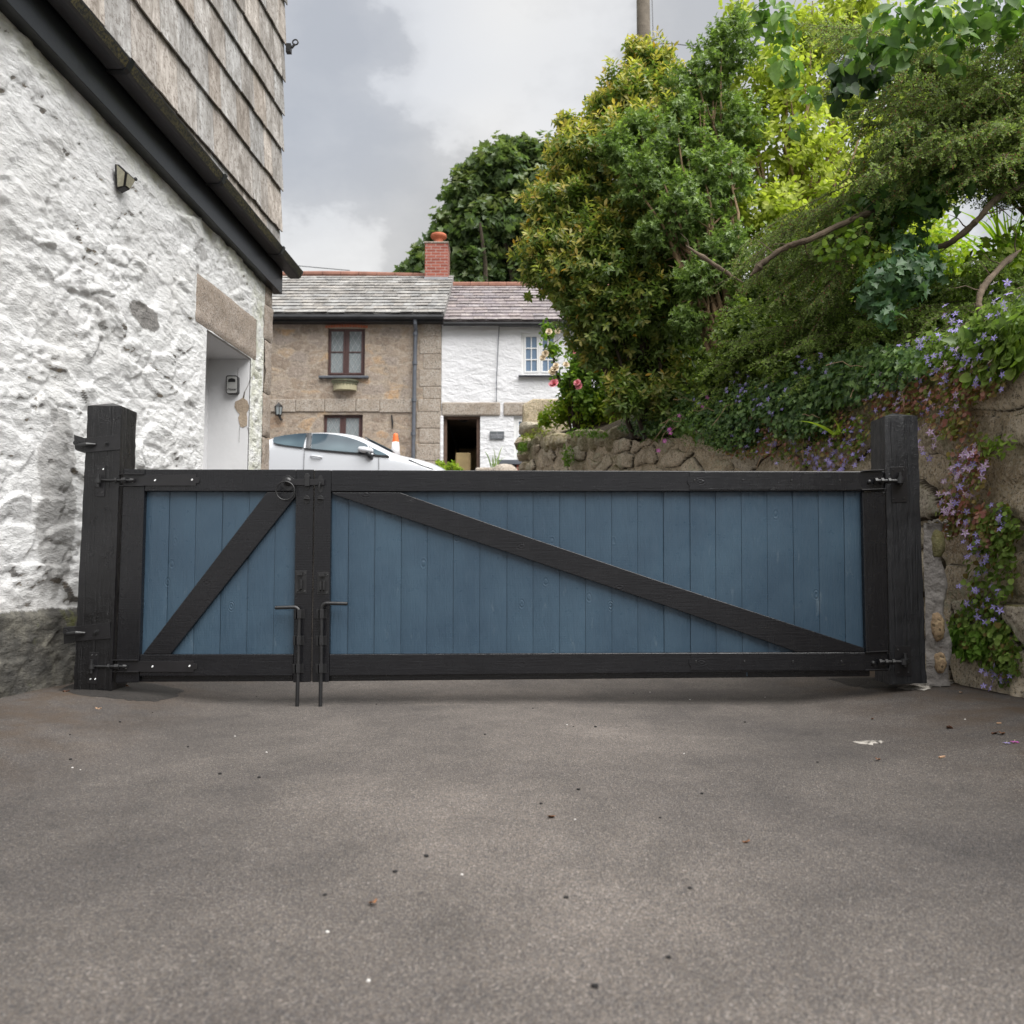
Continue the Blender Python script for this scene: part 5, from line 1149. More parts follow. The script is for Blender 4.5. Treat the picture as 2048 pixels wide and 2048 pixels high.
mb.build('wall_core', M['boulder'], rw)
ex, ey = wxy(WL - .01)
def lump(mb, c, r, s, col, seg=14):
    vs = []; fs = []
    for j in range(seg // 2 + 1):
        th = math.pi * j / (seg // 2)
        for i in range(seg):
            ph = 2 * math.pi * i / seg; d = Vector((math.sin(th) * math.cos(ph), math.sin(th) * math.sin(ph), math.cos(th)))
            sq = 1 / max(abs(d.x) ** 4 + abs(d.y) ** 4 + abs(d.z) ** 4, .2) ** .25
            n = 1 + .22 * (float(fbm(np.array([d.x * 1.7 + s]), np.array([d.y * 1.7 + d.z * 2.1 + s * 2]), 3, 3)[0]) - .5) * 2
            vs.append(Vector(c) + Vector((d.x * r[0], d.y * r[1], d.z * r[2])) * n * (.6 + .4 * sq))
    for j in range(seg // 2):
        for i in range(seg): fs.append((j * seg + i, j * seg + (i + 1) % seg, (j + 1) * seg + (i + 1) % seg, (j + 1) * seg + i))
    mb.add(vs, fs, 0, col)
mb = MB(); z = gzf(ex, ey); k = 0
while z < 3.0:
    h = random.uniform(.09, .13); lump(mb, (ex + .12 + random.uniform(-.03, .03), ey + .2, z + h), (random.uniform(.2, .26), .33, h), k, (random.random(), .25, .4)); z += h * 1.85; k += 1
for i in range(13):        # coping stones set on edge along the far end
    s = WL - .1 - i * .3; x, y = wxy(s); lump(mb, (x + .12, y + .05, float(wtop(s)) + .0), (random.uniform(.09, .17), .17, random.uniform(.07, .2)), 30 + i, (random.random(), .5, .5))
mb.build('end_stones', M['boulder'], rw, smooth='auto')
mb = MB(); a = P(1045, 806, 13.6); b_ = P(1143, 800, 13.6); zt = P(1100, 797, 13.6).z; mb.prism([Vector((a.x, 13.6, 1.6)), Vector((b_.x, 13.6, 1.6)), Vector((b_.x, 13.6, zt)), Vector((a.x + .18, 13.6, zt)), Vector((a.x, 13.6, zt - .1))], (0, .45, 0), 0, (.3, .35, .2))
pe = mb.build('stone_pier', M['boulder'], None, bevel=.03); tag(pe, 'dark square stone pier with chamfered top at the far wall end', 'pier')
# repaired strip between post and wall
M['mortar'] = cement('grey_mortar', (.27, .25, .235), .2, 1., 35., .02)
mr = empty('mortared_strip', P(1880, 1361, 4.74), 'narrow strip of small stones set in grey mortar beside the right post', 'masonry')
ys2 = np.linspace(1046, 1372, 90); xs2 = np.linspace(0, 1, 26); vs = []; 
for j, py in enumerate(ys2):
    l = 1846 + (py - 1036) * .02; r = 1884 + (py - 1036) * .075 + 5 * math.sin(py * .05) + (random.random() - .5) * 1.5
    for i, t in enumerate(xs2):
        p = P(l + (r - l) * t, py, 4.70); n_ = float(fbm(np.array([p.x * 14]), np.array([p.z * 14]), 9, 4)[0] - .5) * .035; p.y += n_ + .14 * max(0, t - .8) ** 1.2 + (.12 if i == 25 else 0); vs.append(p)
fs = [(j * 26 + i, j * 26 + i + 1, (j + 1) * 26 + i + 1, (j + 1) * 26 + i) for j in range(89) for i in range(25)]
mb = MB(); mb.add(vs, fs); mb.build('mortar', M['mortar'], mr, smooth=True)
M['stone_o'] = granite('ochre_stone', (.24, .17, .10), (.34, .24, .15), (.45, .33, .2), 60., .8, False)
for (px, py, rx, rz) in ((1872, 1088, .044, .085), (1872, 1252, .045, .082), (1877, 1325, .036, .06)):
    mb = MB(); lump(mb, P(px, py, 4.72), (rx, .045, rz), px * .1 + py, (1, 1, 1), 16); mb.build('small_stone', M['stone_o'] if py > 1200 else M['boulder'], mr, smooth='auto')
mb = MB()
for q in range(16): t = q / 15; lump(mb, P(1858 + 36 * min(1, t * 1.4) + random.uniform(-2, 2), 1043 + 3 * math.sin(q) + max(0, t - .7) * 90, 4.685), (random.uniform(.006, .013), .012, random.uniform(.004, .009)), q, (1, 1, 1), 8); mb.build('mortar_dab', M['spill'], mr, smooth='auto')
# ------------------------------------------------------------------ bank of earth behind the wall
M['soil'] = cement('dark_soil', (.05, .038, .024), .4, 1., 14., .05)
s_ = np.arange(0, WL + 1.5, .25); d_ = np.array([.1, .4, .8, 1.4, 2.2, 3.5, 6., 12., 30., 120.]); V = []
for s in s_:
    sc = min(s, WL - .02); x, y = wxy(sc); n_ = wnorm(sc); y = y + max(0, s - WL)
    for d in d_:
        yy = y - n_[1] * d * .25 if d < 5 else y + d * .2; xx = x + d; base = float(wtop(sc)) - .06; z = base + .55 * min(d, 2.6) * (.75 if y > 10 else 1) - .02 * max(0, d - 6)
        if s > WL: z = min(z, gzf(x, y) + 1.0)
        V.append((xx, yy, max(z, gzf(xx, yy) - .1) + random.uniform(-.03, .03)))
o = np_mesh('earth_bank', np.array(V), grid_faces(len(d_), len(s_)), M['soil'], smooth=True, origin=(0, 0, 0)); tag(o, 'dark earth bank held back by the dry stone wall', None, None, 'structure')
def bank_z(x, y):
    """height of the bank surface at plan position"""
    i = int(np.argmin(abs(WP[:, 1] - y))); wxv = WP[i, 0]; d = x - wxv; return float(wtop(WS[i])) - .06 + .55 * min(max(d, 0), 2.6) * (.75 if y > 10 else 1)

# ------------------------------------------------------------------ foliage
def leaf_mat(name, rough=.45, trans=.35, spec=.4):
    m, nt, b = newmat(name, rough, spec); att = N(nt, 'ShaderNodeAttribute', attribute_name='col')
    c = mixc(nt, 1., att.outputs[0], rampc(nt, noise(nt, tex(nt), 25., 2.), [(.3, (.8, .8, .8)), (.7, (1.18, 1.18, 1.18))]), 'MULTIPLY'); nt.links.new(c, b.inputs['Base Color'])
    t = N(nt, 'ShaderNodeBsdfTranslucent'); tcol = mixc(nt, 1., c, (1.1, 1.2, .6), 'MULTIPLY'); nt.links.new(tcol, t.inputs['Color'])
    mxs = N(nt, 'ShaderNodeMixShader'); mxs.inputs[0].default_value = trans; out = nt.nodes['Material Output']
    nt.links.new(b.outputs[0], mxs.inputs[1]); nt.links.new(t.outputs[0], mxs.inputs[2]); nt.links.new(mxs.outputs[0], out.inputs['Surface']); return m
M['leaf'] = leaf_mat('glossy_leaf', .40, .42); M['leaf_fine'] = leaf_mat('fine_leaf', .6, .5, .25); M['leaf_soft'] = leaf_mat('soft_leaf', .6, .5, .3); M['petal'] = leaf_mat('petal', .6, .35, .2)
def bark_mat(name, col):
    return simple(name, col, .85, .25, 0., .35, 9., .6, 40., .012)
M['bark'] = bark_mat('grey_brown_bark', (.13, .098, .07)); M['bark_dark'] = bark_mat('dark_bark', (.055, .042, .03)); M['twig'] = bark_mat('tan_twig', (.24, .165, .10))
SHAPES = {   # (along, across) outline pairs for half a leaf, from base to tip
    'lance': [(0, 0), (.3, .42), (.65, .44), (1, 0)],
    'oval': [(0, 0), (.22, .5), (.68, .5), (1, 0)],
    'heart': [(0, 0), (-.13, .22), (-.1, .46), (.12, .58), (.4, .5), (.72, .26), (1, 0)],
    'ivy': [(0, 0), (-.12, .52), (.3, .3), (.42, .58), (.62, .24), (1, 0)],
    'round': [(0, 0), (-.03, .3), (.2, .52), (.6, .5), (.88, .26), (1, 0)],
    'dia': [(0, 0), (.5, .5), (1, 0)]}
def unit(a): return a / (np.linalg.norm(a, axis=-1, keepdims=True) + 1e-9)
def leaves(name, pos, dirn, up, L, W, col, mat, parent, shape='lance', fold=.25, curl=.15, origin=None):
    """one mesh of many leaves; pos = stalk end, dirn = pointing, up = approx. normal"""
    n = len(pos); d = unit(dirn); side = unit(np.cross(d, up)); nrm = np.cross(side, d); sh = SHAPES[shape]; k = len(sh)
    L = np.broadcast_to(L, (n,))[:, None]; W = np.broadcast_to(W, (n,))[:, None]; pts = []
    def pt(a, s, sgn): return pos + d * L * a + side * (W * s * sgn) + nrm * (W * abs(s) * fold - L * curl * max(a, 0) ** 2)
    idx = [pt(a, s, 1) for a, s in sh] + [pt(a, s, -1) for a, s in sh[1:-1][::-1]]
    V = np.stack(idx, 1); m = V.shape[1]
    base = np.arange(n)[:, None] * m
    tip = k - 1; right = list(range(1, tip)); left = list(range(tip + 1, m))
    if shape == 'dia': Fq = base + np.array([[0, 1, 2, 3]])
    else:
        polyR = [0] + right + [tip]; polyL = [0, tip] + left
        Fq = np.concatenate([base + np.array([polyR]), base + np.array([polyL])], 0)
    c = np.repeat(np.clip(col, 0, 1), m, 0)
    return np_mesh(name, V.reshape(-1, 3), Fq, mat, parent, c, origin=origin)
def rnd(n): return unit(RNG.normal(size=(n, 3)))
def blob_tips(blobs, n, shell=(.72, 1.02), flat=1.0, noise_amp=.18, freq=2.2):
    """twig tips over the union of balls; returns positions and outward directions"""
    C = np.array([b[:3] for b in blobs]); R = np.array([b[3] for b in blobs]); A = R ** 2; A = A / A.sum()
    out_p = []; out_d = []; tot = 0
    while tot < n:
        k = RNG.choice(len(R), n, p=A); d = rnd(n); d[:, 2] *= flat; d = unit(d); rr = R[k] * RNG.uniform(shell[0], shell[1], n) ** 1.0
        lum = 1 + noise_amp * (np.sin(d[:, 0] * 7 + k * 1.7) * np.sin(d[:, 1] * 6 + k) + np.sin(d[:, 2] * 8 + k * .6) * .6 + (fbm(d[:, 0] * 4 + k, d[:, 2] * 4 + d[:, 1] * 3, 5, 3) - .5) * 1.6)
        p = C[k] + d * (rr * lum)[:, None]
        q = np.linalg.norm(p[:, None, :] - C[None], axis=2) / R[None]; q[np.arange(n), k] = 9
        ok = q.min(1) > .70; out_p.append(p[ok]); out_d.append(d[ok]); tot += ok.sum()
    return np.concatenate(out_p)[:n], np.concatenate(out_d)[:n]
def twig_leaves(tips, dirs, per, TL, spread=.9, grav=.1):
    n = len(tips); d = unit(dirs + RNG.normal(size=dirs.shape) * .45 + np.array([0, 0, .25])); t = (np.arange(per) + RNG.uniform(0, .6, (n, per))) / per
    a = np.cross(d, [0, 0, 1.]); a = unit(a); b = np.cross(d, a); phi = np.arange(per)[None] * 2.4 + RNG.uniform(0, 6.28, (n, 1))
    rad = a[:, None] * np.cos(phi)[..., None] + b[:, None] * np.sin(phi)[..., None]
    pos = tips[:, None] - d[:, None] * ((1 - t) * TL)[..., None]
    ld = unit(d[:, None] * (.35 + .5 * t[..., None]) + rad * spread - np.array([0, 0, grav])); up = unit(d[:, None] * 1.0 - rad * .3 + RNG.normal(size=rad.shape) * .25 + np.array([0, 0, .5]))
    return pos.reshape(-1, 3), ld.reshape(-1, 3), up.reshape(-1, 3), t.reshape(-1), np.repeat(np.arange(n), per)
def mixcol(a, b, t): t = np.asarray(t)[:, None]; return np.array(a) * (1 - t) + np.array(b) * t
def PB(px, py, Y, rpx): p = P(px, py, Y); return (p.x, p.y, p.z, rpx / F * Y)
def branch_path(a, b, sag=.1, n=7, wob=.06):
    a, b = Vector(a), Vector(b); L = (b - a).length; pts = []
    for i in range(n + 1):
        t = i / n; p = a.lerp(b, t); p.z += sag * L * math.sin(t * math.pi); p += Vector((random.uniform(-wob, wob), random.uniform(-wob, wob), random.uniform(-wob, wob))) * L * .5 * math.sin(t * math.pi); pts.append(p)
    return pts
def limbs(parent, root, targets, r0, mat, name='branches', sag=.05, sub=.22):
    mb = MB()
    for t in targets:
        pts = branch_path(root, t, sag); mb.tube(pts, [r0 * (1 - .8 * i / (len(pts) - 1)) for i in range(len(pts))], 6)
        for _ in range(3):
            k = random.randint(2, len(pts) - 2); q = pts[k] + Vector((random.uniform(-1, 1), random.uniform(-1, 1), random.uniform(-.3, 1))) * min(sub, (Vector(t) - Vector(root)).length * .2)
            pp = branch_path(pts[k], q, .02, 4); mb.tube(pp, [r0 * .4 * (1 - .8 * i / 4) for i in range(5)], 5)
    return mb.build(name, mat, parent, smooth='auto')
def bush(name, label, cat, blobs, n, per, TL, L, W, shape, colfn, mat='leaf', root=None, r0=.05, bark='bark_dark', spread=.9, grav=.1, shell=(.72, 1.02), group=None, nt_=10, fold=.25, curl=.15, inner=.25, innercol=None):
    cs = np.array([b[:3] for b in blobs]); root = Vector(root) if root is not None else Vector((cs[:, 0].mean(), cs[:, 1].mean(), cs[:, 2].min() - .5))
    e = empty(name, root, label, cat, group)
    tips, dirs = blob_tips(blobs, n, shell); pos, ld, up, t, tw = twig_leaves(tips, dirs, per, TL, spread, grav)
    rs = RNG.uniform(.75, 1.2, len(pos)); c = colfn(pos, ld, t, tw, tips, dirs)
    leaves('foliage', pos, ld, up, L * rs, W * rs, c, M[mat], e, shape, fold, curl, origin=root)
    k = RNG.choice(len(tips), min(nt_, len(tips)), replace=False); limbs(e, root, [Vector(tips[i] - dirs[i] * .1) for i in k], r0, M[bark]); return e

# 1 glossy evergreen with coppery new growth
B1 = [PB(1128, 420, 8.7, 88), PB(1108, 505, 8.6, 78), PB(1195, 330, 8.8, 105), PB(1262, 215, 9.0, 92), PB(1300, 140, 9.2, 62), PB(1185, 540, 8.5, 120), PB(1140, 300, 8.8, 52), PB(1290, 330, 8.8, 130), PB(1280, 500, 8.7, 140), PB(1230, 640, 8.6, 105), PB(1330, 660, 8.8, 100), PB(1390, 420, 9.1, 130), PB(1400, 600, 9.0, 110), PB(1340, 250, 9.3, 110), PB(1425, 230, 9.4, 80), PB(1192, 650, 8.5, 45), PB(1190, 712, 8.5, 30), PB(1290, 740, 8.6, 70), PB(1440, 700, 8.9, 70), PB(1360, 760, 8.4, 50), PB(1240, 772, 8.3, 38), PB(1330, 800, 8.2, 50), PB(1250, 800, 8.2, 42), PB(1410, 790, 8.2, 45), PB(1300, 600, 8.3, 90), PB(1220, 600, 8.3, 60), PB(1130, 240, 8.8, 22), PB(1275, 95, 9.2, 26), PB(1210, 215, 8.9, 40)]
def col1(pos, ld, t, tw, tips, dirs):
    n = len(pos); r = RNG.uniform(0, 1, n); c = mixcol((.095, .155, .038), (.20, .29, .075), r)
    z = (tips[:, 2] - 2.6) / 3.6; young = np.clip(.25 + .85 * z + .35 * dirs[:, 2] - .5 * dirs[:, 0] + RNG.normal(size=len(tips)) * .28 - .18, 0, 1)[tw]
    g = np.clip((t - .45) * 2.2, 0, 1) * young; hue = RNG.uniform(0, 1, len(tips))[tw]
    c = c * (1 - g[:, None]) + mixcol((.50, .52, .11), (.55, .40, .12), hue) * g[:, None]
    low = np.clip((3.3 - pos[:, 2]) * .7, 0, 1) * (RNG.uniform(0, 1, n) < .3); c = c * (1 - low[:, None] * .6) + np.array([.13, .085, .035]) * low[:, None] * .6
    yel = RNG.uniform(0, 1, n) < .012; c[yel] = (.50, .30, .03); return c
root1 = (P(1300, 780, 8.9).x, 8.9, 2.2)
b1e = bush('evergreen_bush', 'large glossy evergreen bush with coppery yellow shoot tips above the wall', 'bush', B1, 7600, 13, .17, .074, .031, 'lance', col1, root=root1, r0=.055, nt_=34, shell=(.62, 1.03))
# vertical stems seen in the open lower part
mb = MB()
for px, py in ((1225, 560), (1260, 540), (1300, 600), (1210, 640), (1330, 640), (1280, 620), (1245, 680), (1190, 700), (1300, 700)):
    a = Vector((root1[0] + (px - 1270) / 400, 8.6 + random.uniform(-.3, .3), 2.1)); pts = branch_path(a, P(px, py, 8.45), .0, 6, .05); mb.tube(pts, [.03 * (1 - .6 * i / 6) for i in range(7)], 6)
mb.build('stems', M['bark_dark'], b1e, smooth='auto')
# 2 holly
B2 = [PB(1235, 290, 8.0, 50), PB(1290, 350, 7.9, 70), PB(1350, 290, 8.1, 80), PB(1370, 420, 7.8, 85), PB(1310, 460, 7.8, 52), PB(1430, 360, 7.9, 85), PB(1440, 500, 7.7, 70), PB(1395, 560, 7.6, 60), PB(1470, 250, 8.2, 70), PB(1400, 170, 8.3, 75), PB(1455, 100, 8.3, 70), PB(1475, 50, 8.3, 40), PB(1370, 230, 8.2, 60), PB(1380, 640, 7.6, 45), PB(1500, 620, 7.5, 60), PB(1275, 250, 8.1, 40)]
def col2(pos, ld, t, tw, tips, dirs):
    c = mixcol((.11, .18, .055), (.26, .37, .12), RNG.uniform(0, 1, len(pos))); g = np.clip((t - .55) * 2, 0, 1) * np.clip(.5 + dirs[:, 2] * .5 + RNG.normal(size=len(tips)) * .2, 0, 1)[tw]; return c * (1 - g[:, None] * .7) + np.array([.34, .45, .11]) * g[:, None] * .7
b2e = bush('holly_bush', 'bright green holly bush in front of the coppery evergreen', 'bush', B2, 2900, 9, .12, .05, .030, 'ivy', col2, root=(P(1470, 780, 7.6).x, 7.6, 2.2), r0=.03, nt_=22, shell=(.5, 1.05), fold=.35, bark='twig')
# 3 lime leaved shrub catching the light
B3 = [PB(1560, 170, 8.6, 110), PB(1500, 290, 8.5, 95), PB(1600, 300, 8.5, 110), PB(1540, 420, 8.2, 80), PB(1480, 400, 8.2, 50), PB(1620, 80, 8.8, 90), PB(1700, 200, 8.9, 100), PB(1740, 340, 8.8, 110), PB(1480, 30, 8.7, 45), PB(1640, 430, 8.5, 90), PB(1850, 300, 9.2, 140), PB(1760, 480, 8.8, 100), PB(1700, 20, 9.0, 100), PB(1850, 120, 9.3, 120)]
def col3(pos, ld, t, tw, tips, dirs): return mixcol((.30, .38, .06), (.56, .60, .13), np.clip(RNG.uniform(0, 1, len(pos)) * .7 + t * .3, 0, 1))
b3e = bush('lime_shrub', 'lime green soft leaved shrub glowing behind the holly and cotoneaster', 'bush', B3, 2900, 7, .16, .072, .042, 'oval', col3, 'leaf_soft', root=(P(1600, 700, 8.4).x, 8.4, 2.6), r0=.03, nt_=40, shell=(.35, 1.05), bark='twig')
# 4 dark backing shrub under the cotoneaster
def coldark(pos, ld, t, tw, tips, dirs): return mixcol((.08, .13, .035), (.28, .37, .08), RNG.uniform(0, 1, len(pos)) ** 1.3)
B4 = [PB(1560, 560, 7.4, 100), PB(1650, 640, 7.0, 110), PB(1500, 690, 7.2, 90), PB(1760, 600, 6.8, 90), PB(1600, 740, 6.7, 80), PB(1850, 620, 6.6, 80), PB(1720, 720, 6.4, 70), PB(1960, 640, 6.5, 90), PB(1870, 730, 6.1, 60), PB(2040, 560, 6.6, 90), PB(1430, 770, 7.6, 60), PB(2080, 680, 6.2, 80), PB(1650, 520, 7.4, 60)]
b4e = bush('privet_thicket', 'dark tangled shrub thicket on the bank under the drooping cotoneaster', 'bush', B4, 5200, 10, .14, .042, .024, 'oval', coldark, root=(P(1700, 800, 6.8).x, 6.8, 2.1), r0=.03, nt_=46, shell=(.4, 1.03))
# ------------------------------------------------------------------ cotoneaster: arching sprays
def sprays(name, label, cat, stems, sub_n, sub_len, leaf_step, L, W, cols, berries, root, trunk=None, r=.007, jit=.4):
    e = empty(name, root, label, cat); LP = []; LD = []; LU = []; LC = []; BP = []; mb = MB()
    for pts in stems:
        pts = [Vector(p) for p in pts]
        # resample with a drooping quadratic
        path = []
        for i in range(25):
            t = i / 24; u = t * (len(pts) - 1); k = min(int(u), len(pts) - 2); path.append(pts[k].lerp(pts[k + 1], u - k))
        for _ in range(3): path = [path[0]] + [(path[i - 1] + path[i] * 2 + path[i + 1]) / 4 for i in range(1, len(path) - 1)] + [path[-1]]
        mb.tube(path, [r * (1 - .8 * i / 24) for i in range(25)], 5)
        for q in range(sub_n):
            t = .12 + .88 * q / sub_n; u = t * 24; k = min(int(u), 23); p = path[k].lerp(path[k + 1], u - k); tan = (path[k + 1] - path[k]).normalized()
            side = tan.cross(Vector((0, 0, 1))).normalized() if abs(tan.z) < .95 else Vector((1, 0, 0)); sg = 1 if q % 2 else -1
            d = (tan * .75 + side * sg * .55 + tan.cross(side) * random.uniform(-.5, .5) + Vector((0, 0, -.28)) + Vector([random.uniform(-jit, jit) for _ in range(3)])).normalized()
            ln = sub_len * random.uniform(.5, 1.15) * (1.1 - .6 * t); tip = p + d * ln + Vector((0, 0, -.12 * ln)); mb.tube([p, (p + tip) / 2 + Vector((0, 0, .04 * ln)), tip], [.0016, .0011, .0007], 3, cap=False)
            m = max(4, int(ln / leaf_step)); tt_ = (np.arange(m) + RNG.uniform(0, 1, m) * .8) / m; pp = np.array(p)[None] * (1 - tt_[:, None]) + np.array(tip)[None] * tt_[:, None]; pp[:, 2] += .04 * ln * np.sin(tt_ * math.pi)
            dd = np.array(d); s_ = np.cross(dd, rnd(1)[0]); s_ /= np.linalg.norm(s_) + 1e-9; alt = np.where(np.arange(m) % 2, 1, -1)[:, None]
            LP.append(pp); LD.append(unit(dd[None] * .5 + s_[None] * alt + RNG.normal(size=(m, 3)) * .5)); LU.append(unit(RNG.normal(size=(m, 3)) * .6 + np.array([-.1, -.5, .6]))); 
            c = mixcol(cols[0], cols[1], RNG.uniform(0, 1, m) * .8 + .2 * random.random()); LC.append(c * (1 + .25 * (tt_[:, None] - .3)))
            if random.random() < berries: BP.append(pp[RNG.integers(0, m, max(1, m // 5))] + RNG.normal(size=(max(1, m // 5), 3)) * .004)
    P_, D_, U_, C_ = map(np.concatenate, (LP, LD, LU, LC)); rs = RNG.uniform(.7, 1.25, len(P_)); leaves('foliage', P_, D_, U_, L * rs, W * rs, C_, M['leaf_fine'], e, 'dia', 0, .1, origin=root)
    mb.build('sprays', M['bark'], e)
    if BP:
        B = np.concatenate(BP); r_ = .0042; oc = np.array([(1, 0, 0), (0, 1, 0), (-1, 0, 0), (0, -1, 0), (0, 0, 1), (0, 0, -1)]) * r_; V = (B[:, None] + oc[None]).reshape(-1, 3); f = np.array([(0, 1, 4), (1, 2, 4), (2, 3, 4), (3, 0, 4), (1, 0, 5), (2, 1, 5), (3, 2, 5), (0, 3, 5)]); Fb = (np.arange(len(B))[:, None, None] * 6 + f[None]).reshape(-1, 3)
        tag(np_mesh('berries', V, Fb, M['berry'], e, smooth=True), None, None, None, 'stuff')
    return e
M['berry'] = simple('dull_red_berry', (.38, .12, .085), .5, .4, 0., .3, 50., 0)
stems = []
def fan(root, targets, n, spread, Yj, sag):
    for (px, py, Y) in targets:
        for _ in range(n):
            q = P(px + random.gauss(0, spread), py + random.gauss(0, spread), Y + random.uniform(-Yj, Yj)); r0 = Vector(root) + Vector((random.uniform(-.15, .15), random.uniform(-.2, .2), random.uniform(-.1, .1)))
            mid = r0.lerp(q, .5) + Vector((0, 0, sag * (q - r0).length)); m2 = r0.lerp(q, .8) + Vector((0, 0, sag * .7 * (q - r0).length)); stems.append([r0, r0.lerp(mid, .6) + Vector((0, 0, .05)), mid, m2, q])
Rt = P(2120, 420, 6.0)
fan(Rt, [(1960, 100, 5.6), (2000, 180, 5.4), (1900, 170, 5.6), (1850, 100, 5.8), (1790, 190, 5.6), (1960, 280, 5.3), (1870, 260, 5.4), (1900, 330, 5.3), (1800, 290, 5.5), (1730, 250, 5.7), (1760, 360, 5.5), (2020, 330, 5.2), (2040, 80, 5.5), (2030, 230, 5.3), (1700, 130, 5.9), (1660, 60, 6.1)], 9, 36, .35, .16)
fan(P(1960, 330, 6.4), [(1500, 480, 6.3), (1620, 460, 6.1), (1580, 540, 6.3), (1640, 580, 6.2), (1520, 600, 6.4), (1690, 470, 6.0), (1600, 640, 6.3), (1480, 560, 6.5)], 5, 40, .3, .08)
b5e = sprays('cotoneaster', 'big drooping cotoneaster of tiny dark leaves with red berries at upper right', 'shrub', stems, 60, .28, .0060, .0185, .0135, [(.11, .16, .05), (.31, .39, .14)], .45, tuple(Rt))
stems = []
fan(P(1800, 700, 6.6), [(1480, 640, 6.6), (1520, 700, 6.5), (1560, 640, 6.3), (1620, 700, 6.1), (1450, 720, 6.8), (1660, 740, 6.0), (1400, 760, 7.2), (1730, 680, 6.0), (1580, 760, 6.3)], 4, 36, .25, .10)
fan(P(2090, 640, 6.2), [(1840, 700, 5.6), (1900, 640, 5.6), (1960, 560, 5.6), (1800, 640, 5.8), (1990, 700, 5.4), (1860, 590, 5.9), (2040, 620, 5.5), (1930, 700, 5.4), (1780, 720, 5.6)], 6, 30, .25, .08)
b6e = sprays('low_cotoneaster', 'low spreading cotoneaster with small green leaves along the wall top', 'shrub', stems, 44, .24, .0068, .020, .0145, [(.11, .17, .045), (.30, .40, .11)], .08, tuple(P(1900, 760, 6.2)))
# heavy bare limbs
for nm, pts, r in (('the dark twisting limb crossing right edge toward the strap leaves', [(2110, 300, 5.6), (2050, 365, 5.5), (1990, 400, 5.4), (1955, 440, 5.4), (1900, 485, 5.5), (1850, 500, 5.7)], .021),
                   ('the pale brown limb slanting through the middle of the thicket', [(1500, 552, 5.9), (1533, 521, 5.85), (1572, 494, 5.8), (1622, 478, 5.7), (1692, 445, 5.7), (1745, 425, 5.85), (1800, 415, 6.1)], .021),
                   ('the short crooked stem just above the lilac flowers at right', [(2040, 500, 5.6), (2000, 535, 5.4), (1966, 575, 5.2), (1958, 612, 5.15), (1972, 645, 5.15), (1992, 668, 5.2), (2020, 690, 5.35)], .02),
                   ('the thin tan stick slanting across the holly', [(1372, 492, 7.3), (1430, 530, 7.2), (1490, 568, 7.1)], .02)):
    mb = MB(); p0 = [P(*q) for q in pts]; pp = []
    for i in range(len(p0) - 1):
        a_, b_, c_, d_ = p0[max(i - 1, 0)], p0[i], p0[i + 1], p0[min(i + 2, len(p0) - 1)]
        for k in range(8): t = k / 8; pp.append(.5 * ((2 * b_) + (c_ - a_) * t + (2 * a_ - 5 * b_ + 4 * c_ - d_) * t * t + (3 * b_ - a_ - 3 * c_ + d_) * t ** 3) + Vector([random.uniform(-1, 1) * r * .14 for _ in range(3)]))
    nq = len(pp); mb.tube(pp, [r * random.uniform(.84, 1.14) * (1 + (.5 if i % 11 == 5 else 0) * .5) * min(1, .3 + i * .14, .3 + (nq - 1 - i) * .14) for i in range(nq)], 10)
    for q in range(2, nq - 2, 5):
        d_ = Vector((random.uniform(-1, 1), random.uniform(-.4, .6), random.uniform(-.6, 1))).normalized(); mb.tube(branch_path(pp[q], pp[q] + d_ * random.uniform(.12, .3), .03, 4, .15), [r * .28, r * .22, r * .16, r * .1, r * .05], 5)
    o = mb.build('bare_limb', M['bark'], None, smooth='auto'); tag(o, nm[4:] if nm.startswith('the ') else nm, 'branch')
# ------------------------------------------------------------------ ivy, bellflowers, strap leaves, roses, far tree
def scatter_leaves(name, label, cat, pts, nrm, L, W, cols, shape, mat='leaf', group=None, hang=.5, root=None, stems=None, stemr=.004, kind=None, parent=None, jitter=.35):
    pts = np.asarray(pts); n = len(pts); ld = unit(RNG.normal(size=(n, 3)) * .8 + np.array([0, 0, -hang])); up = unit(nrm + RNG.normal(size=(n, 3)) * jitter); ld = unit(ld - up * (ld * up).sum(1, keepdims=True) * .7)
    r = RNG.uniform(.65, 1.25, n); root = Vector(root) if root is not None else Vector(pts.mean(0)) * 1.0
    if root is not None and parent is None: root.z = float(pts[:, 2].min())
    e = parent or empty(name, root, label, cat, group)
    c = mixcol(cols[0], cols[1], RNG.uniform(0, 1, n)) if len(cols) == 2 else np.array(cols)[RNG.choice(len(cols), n)] * RNG.uniform(.75, 1.25, (n, 1))
    leaves('foliage', pts, ld, up, L * r, W * r, c, M[mat], e, shape, .2, .12, origin=wloc(e)); return e
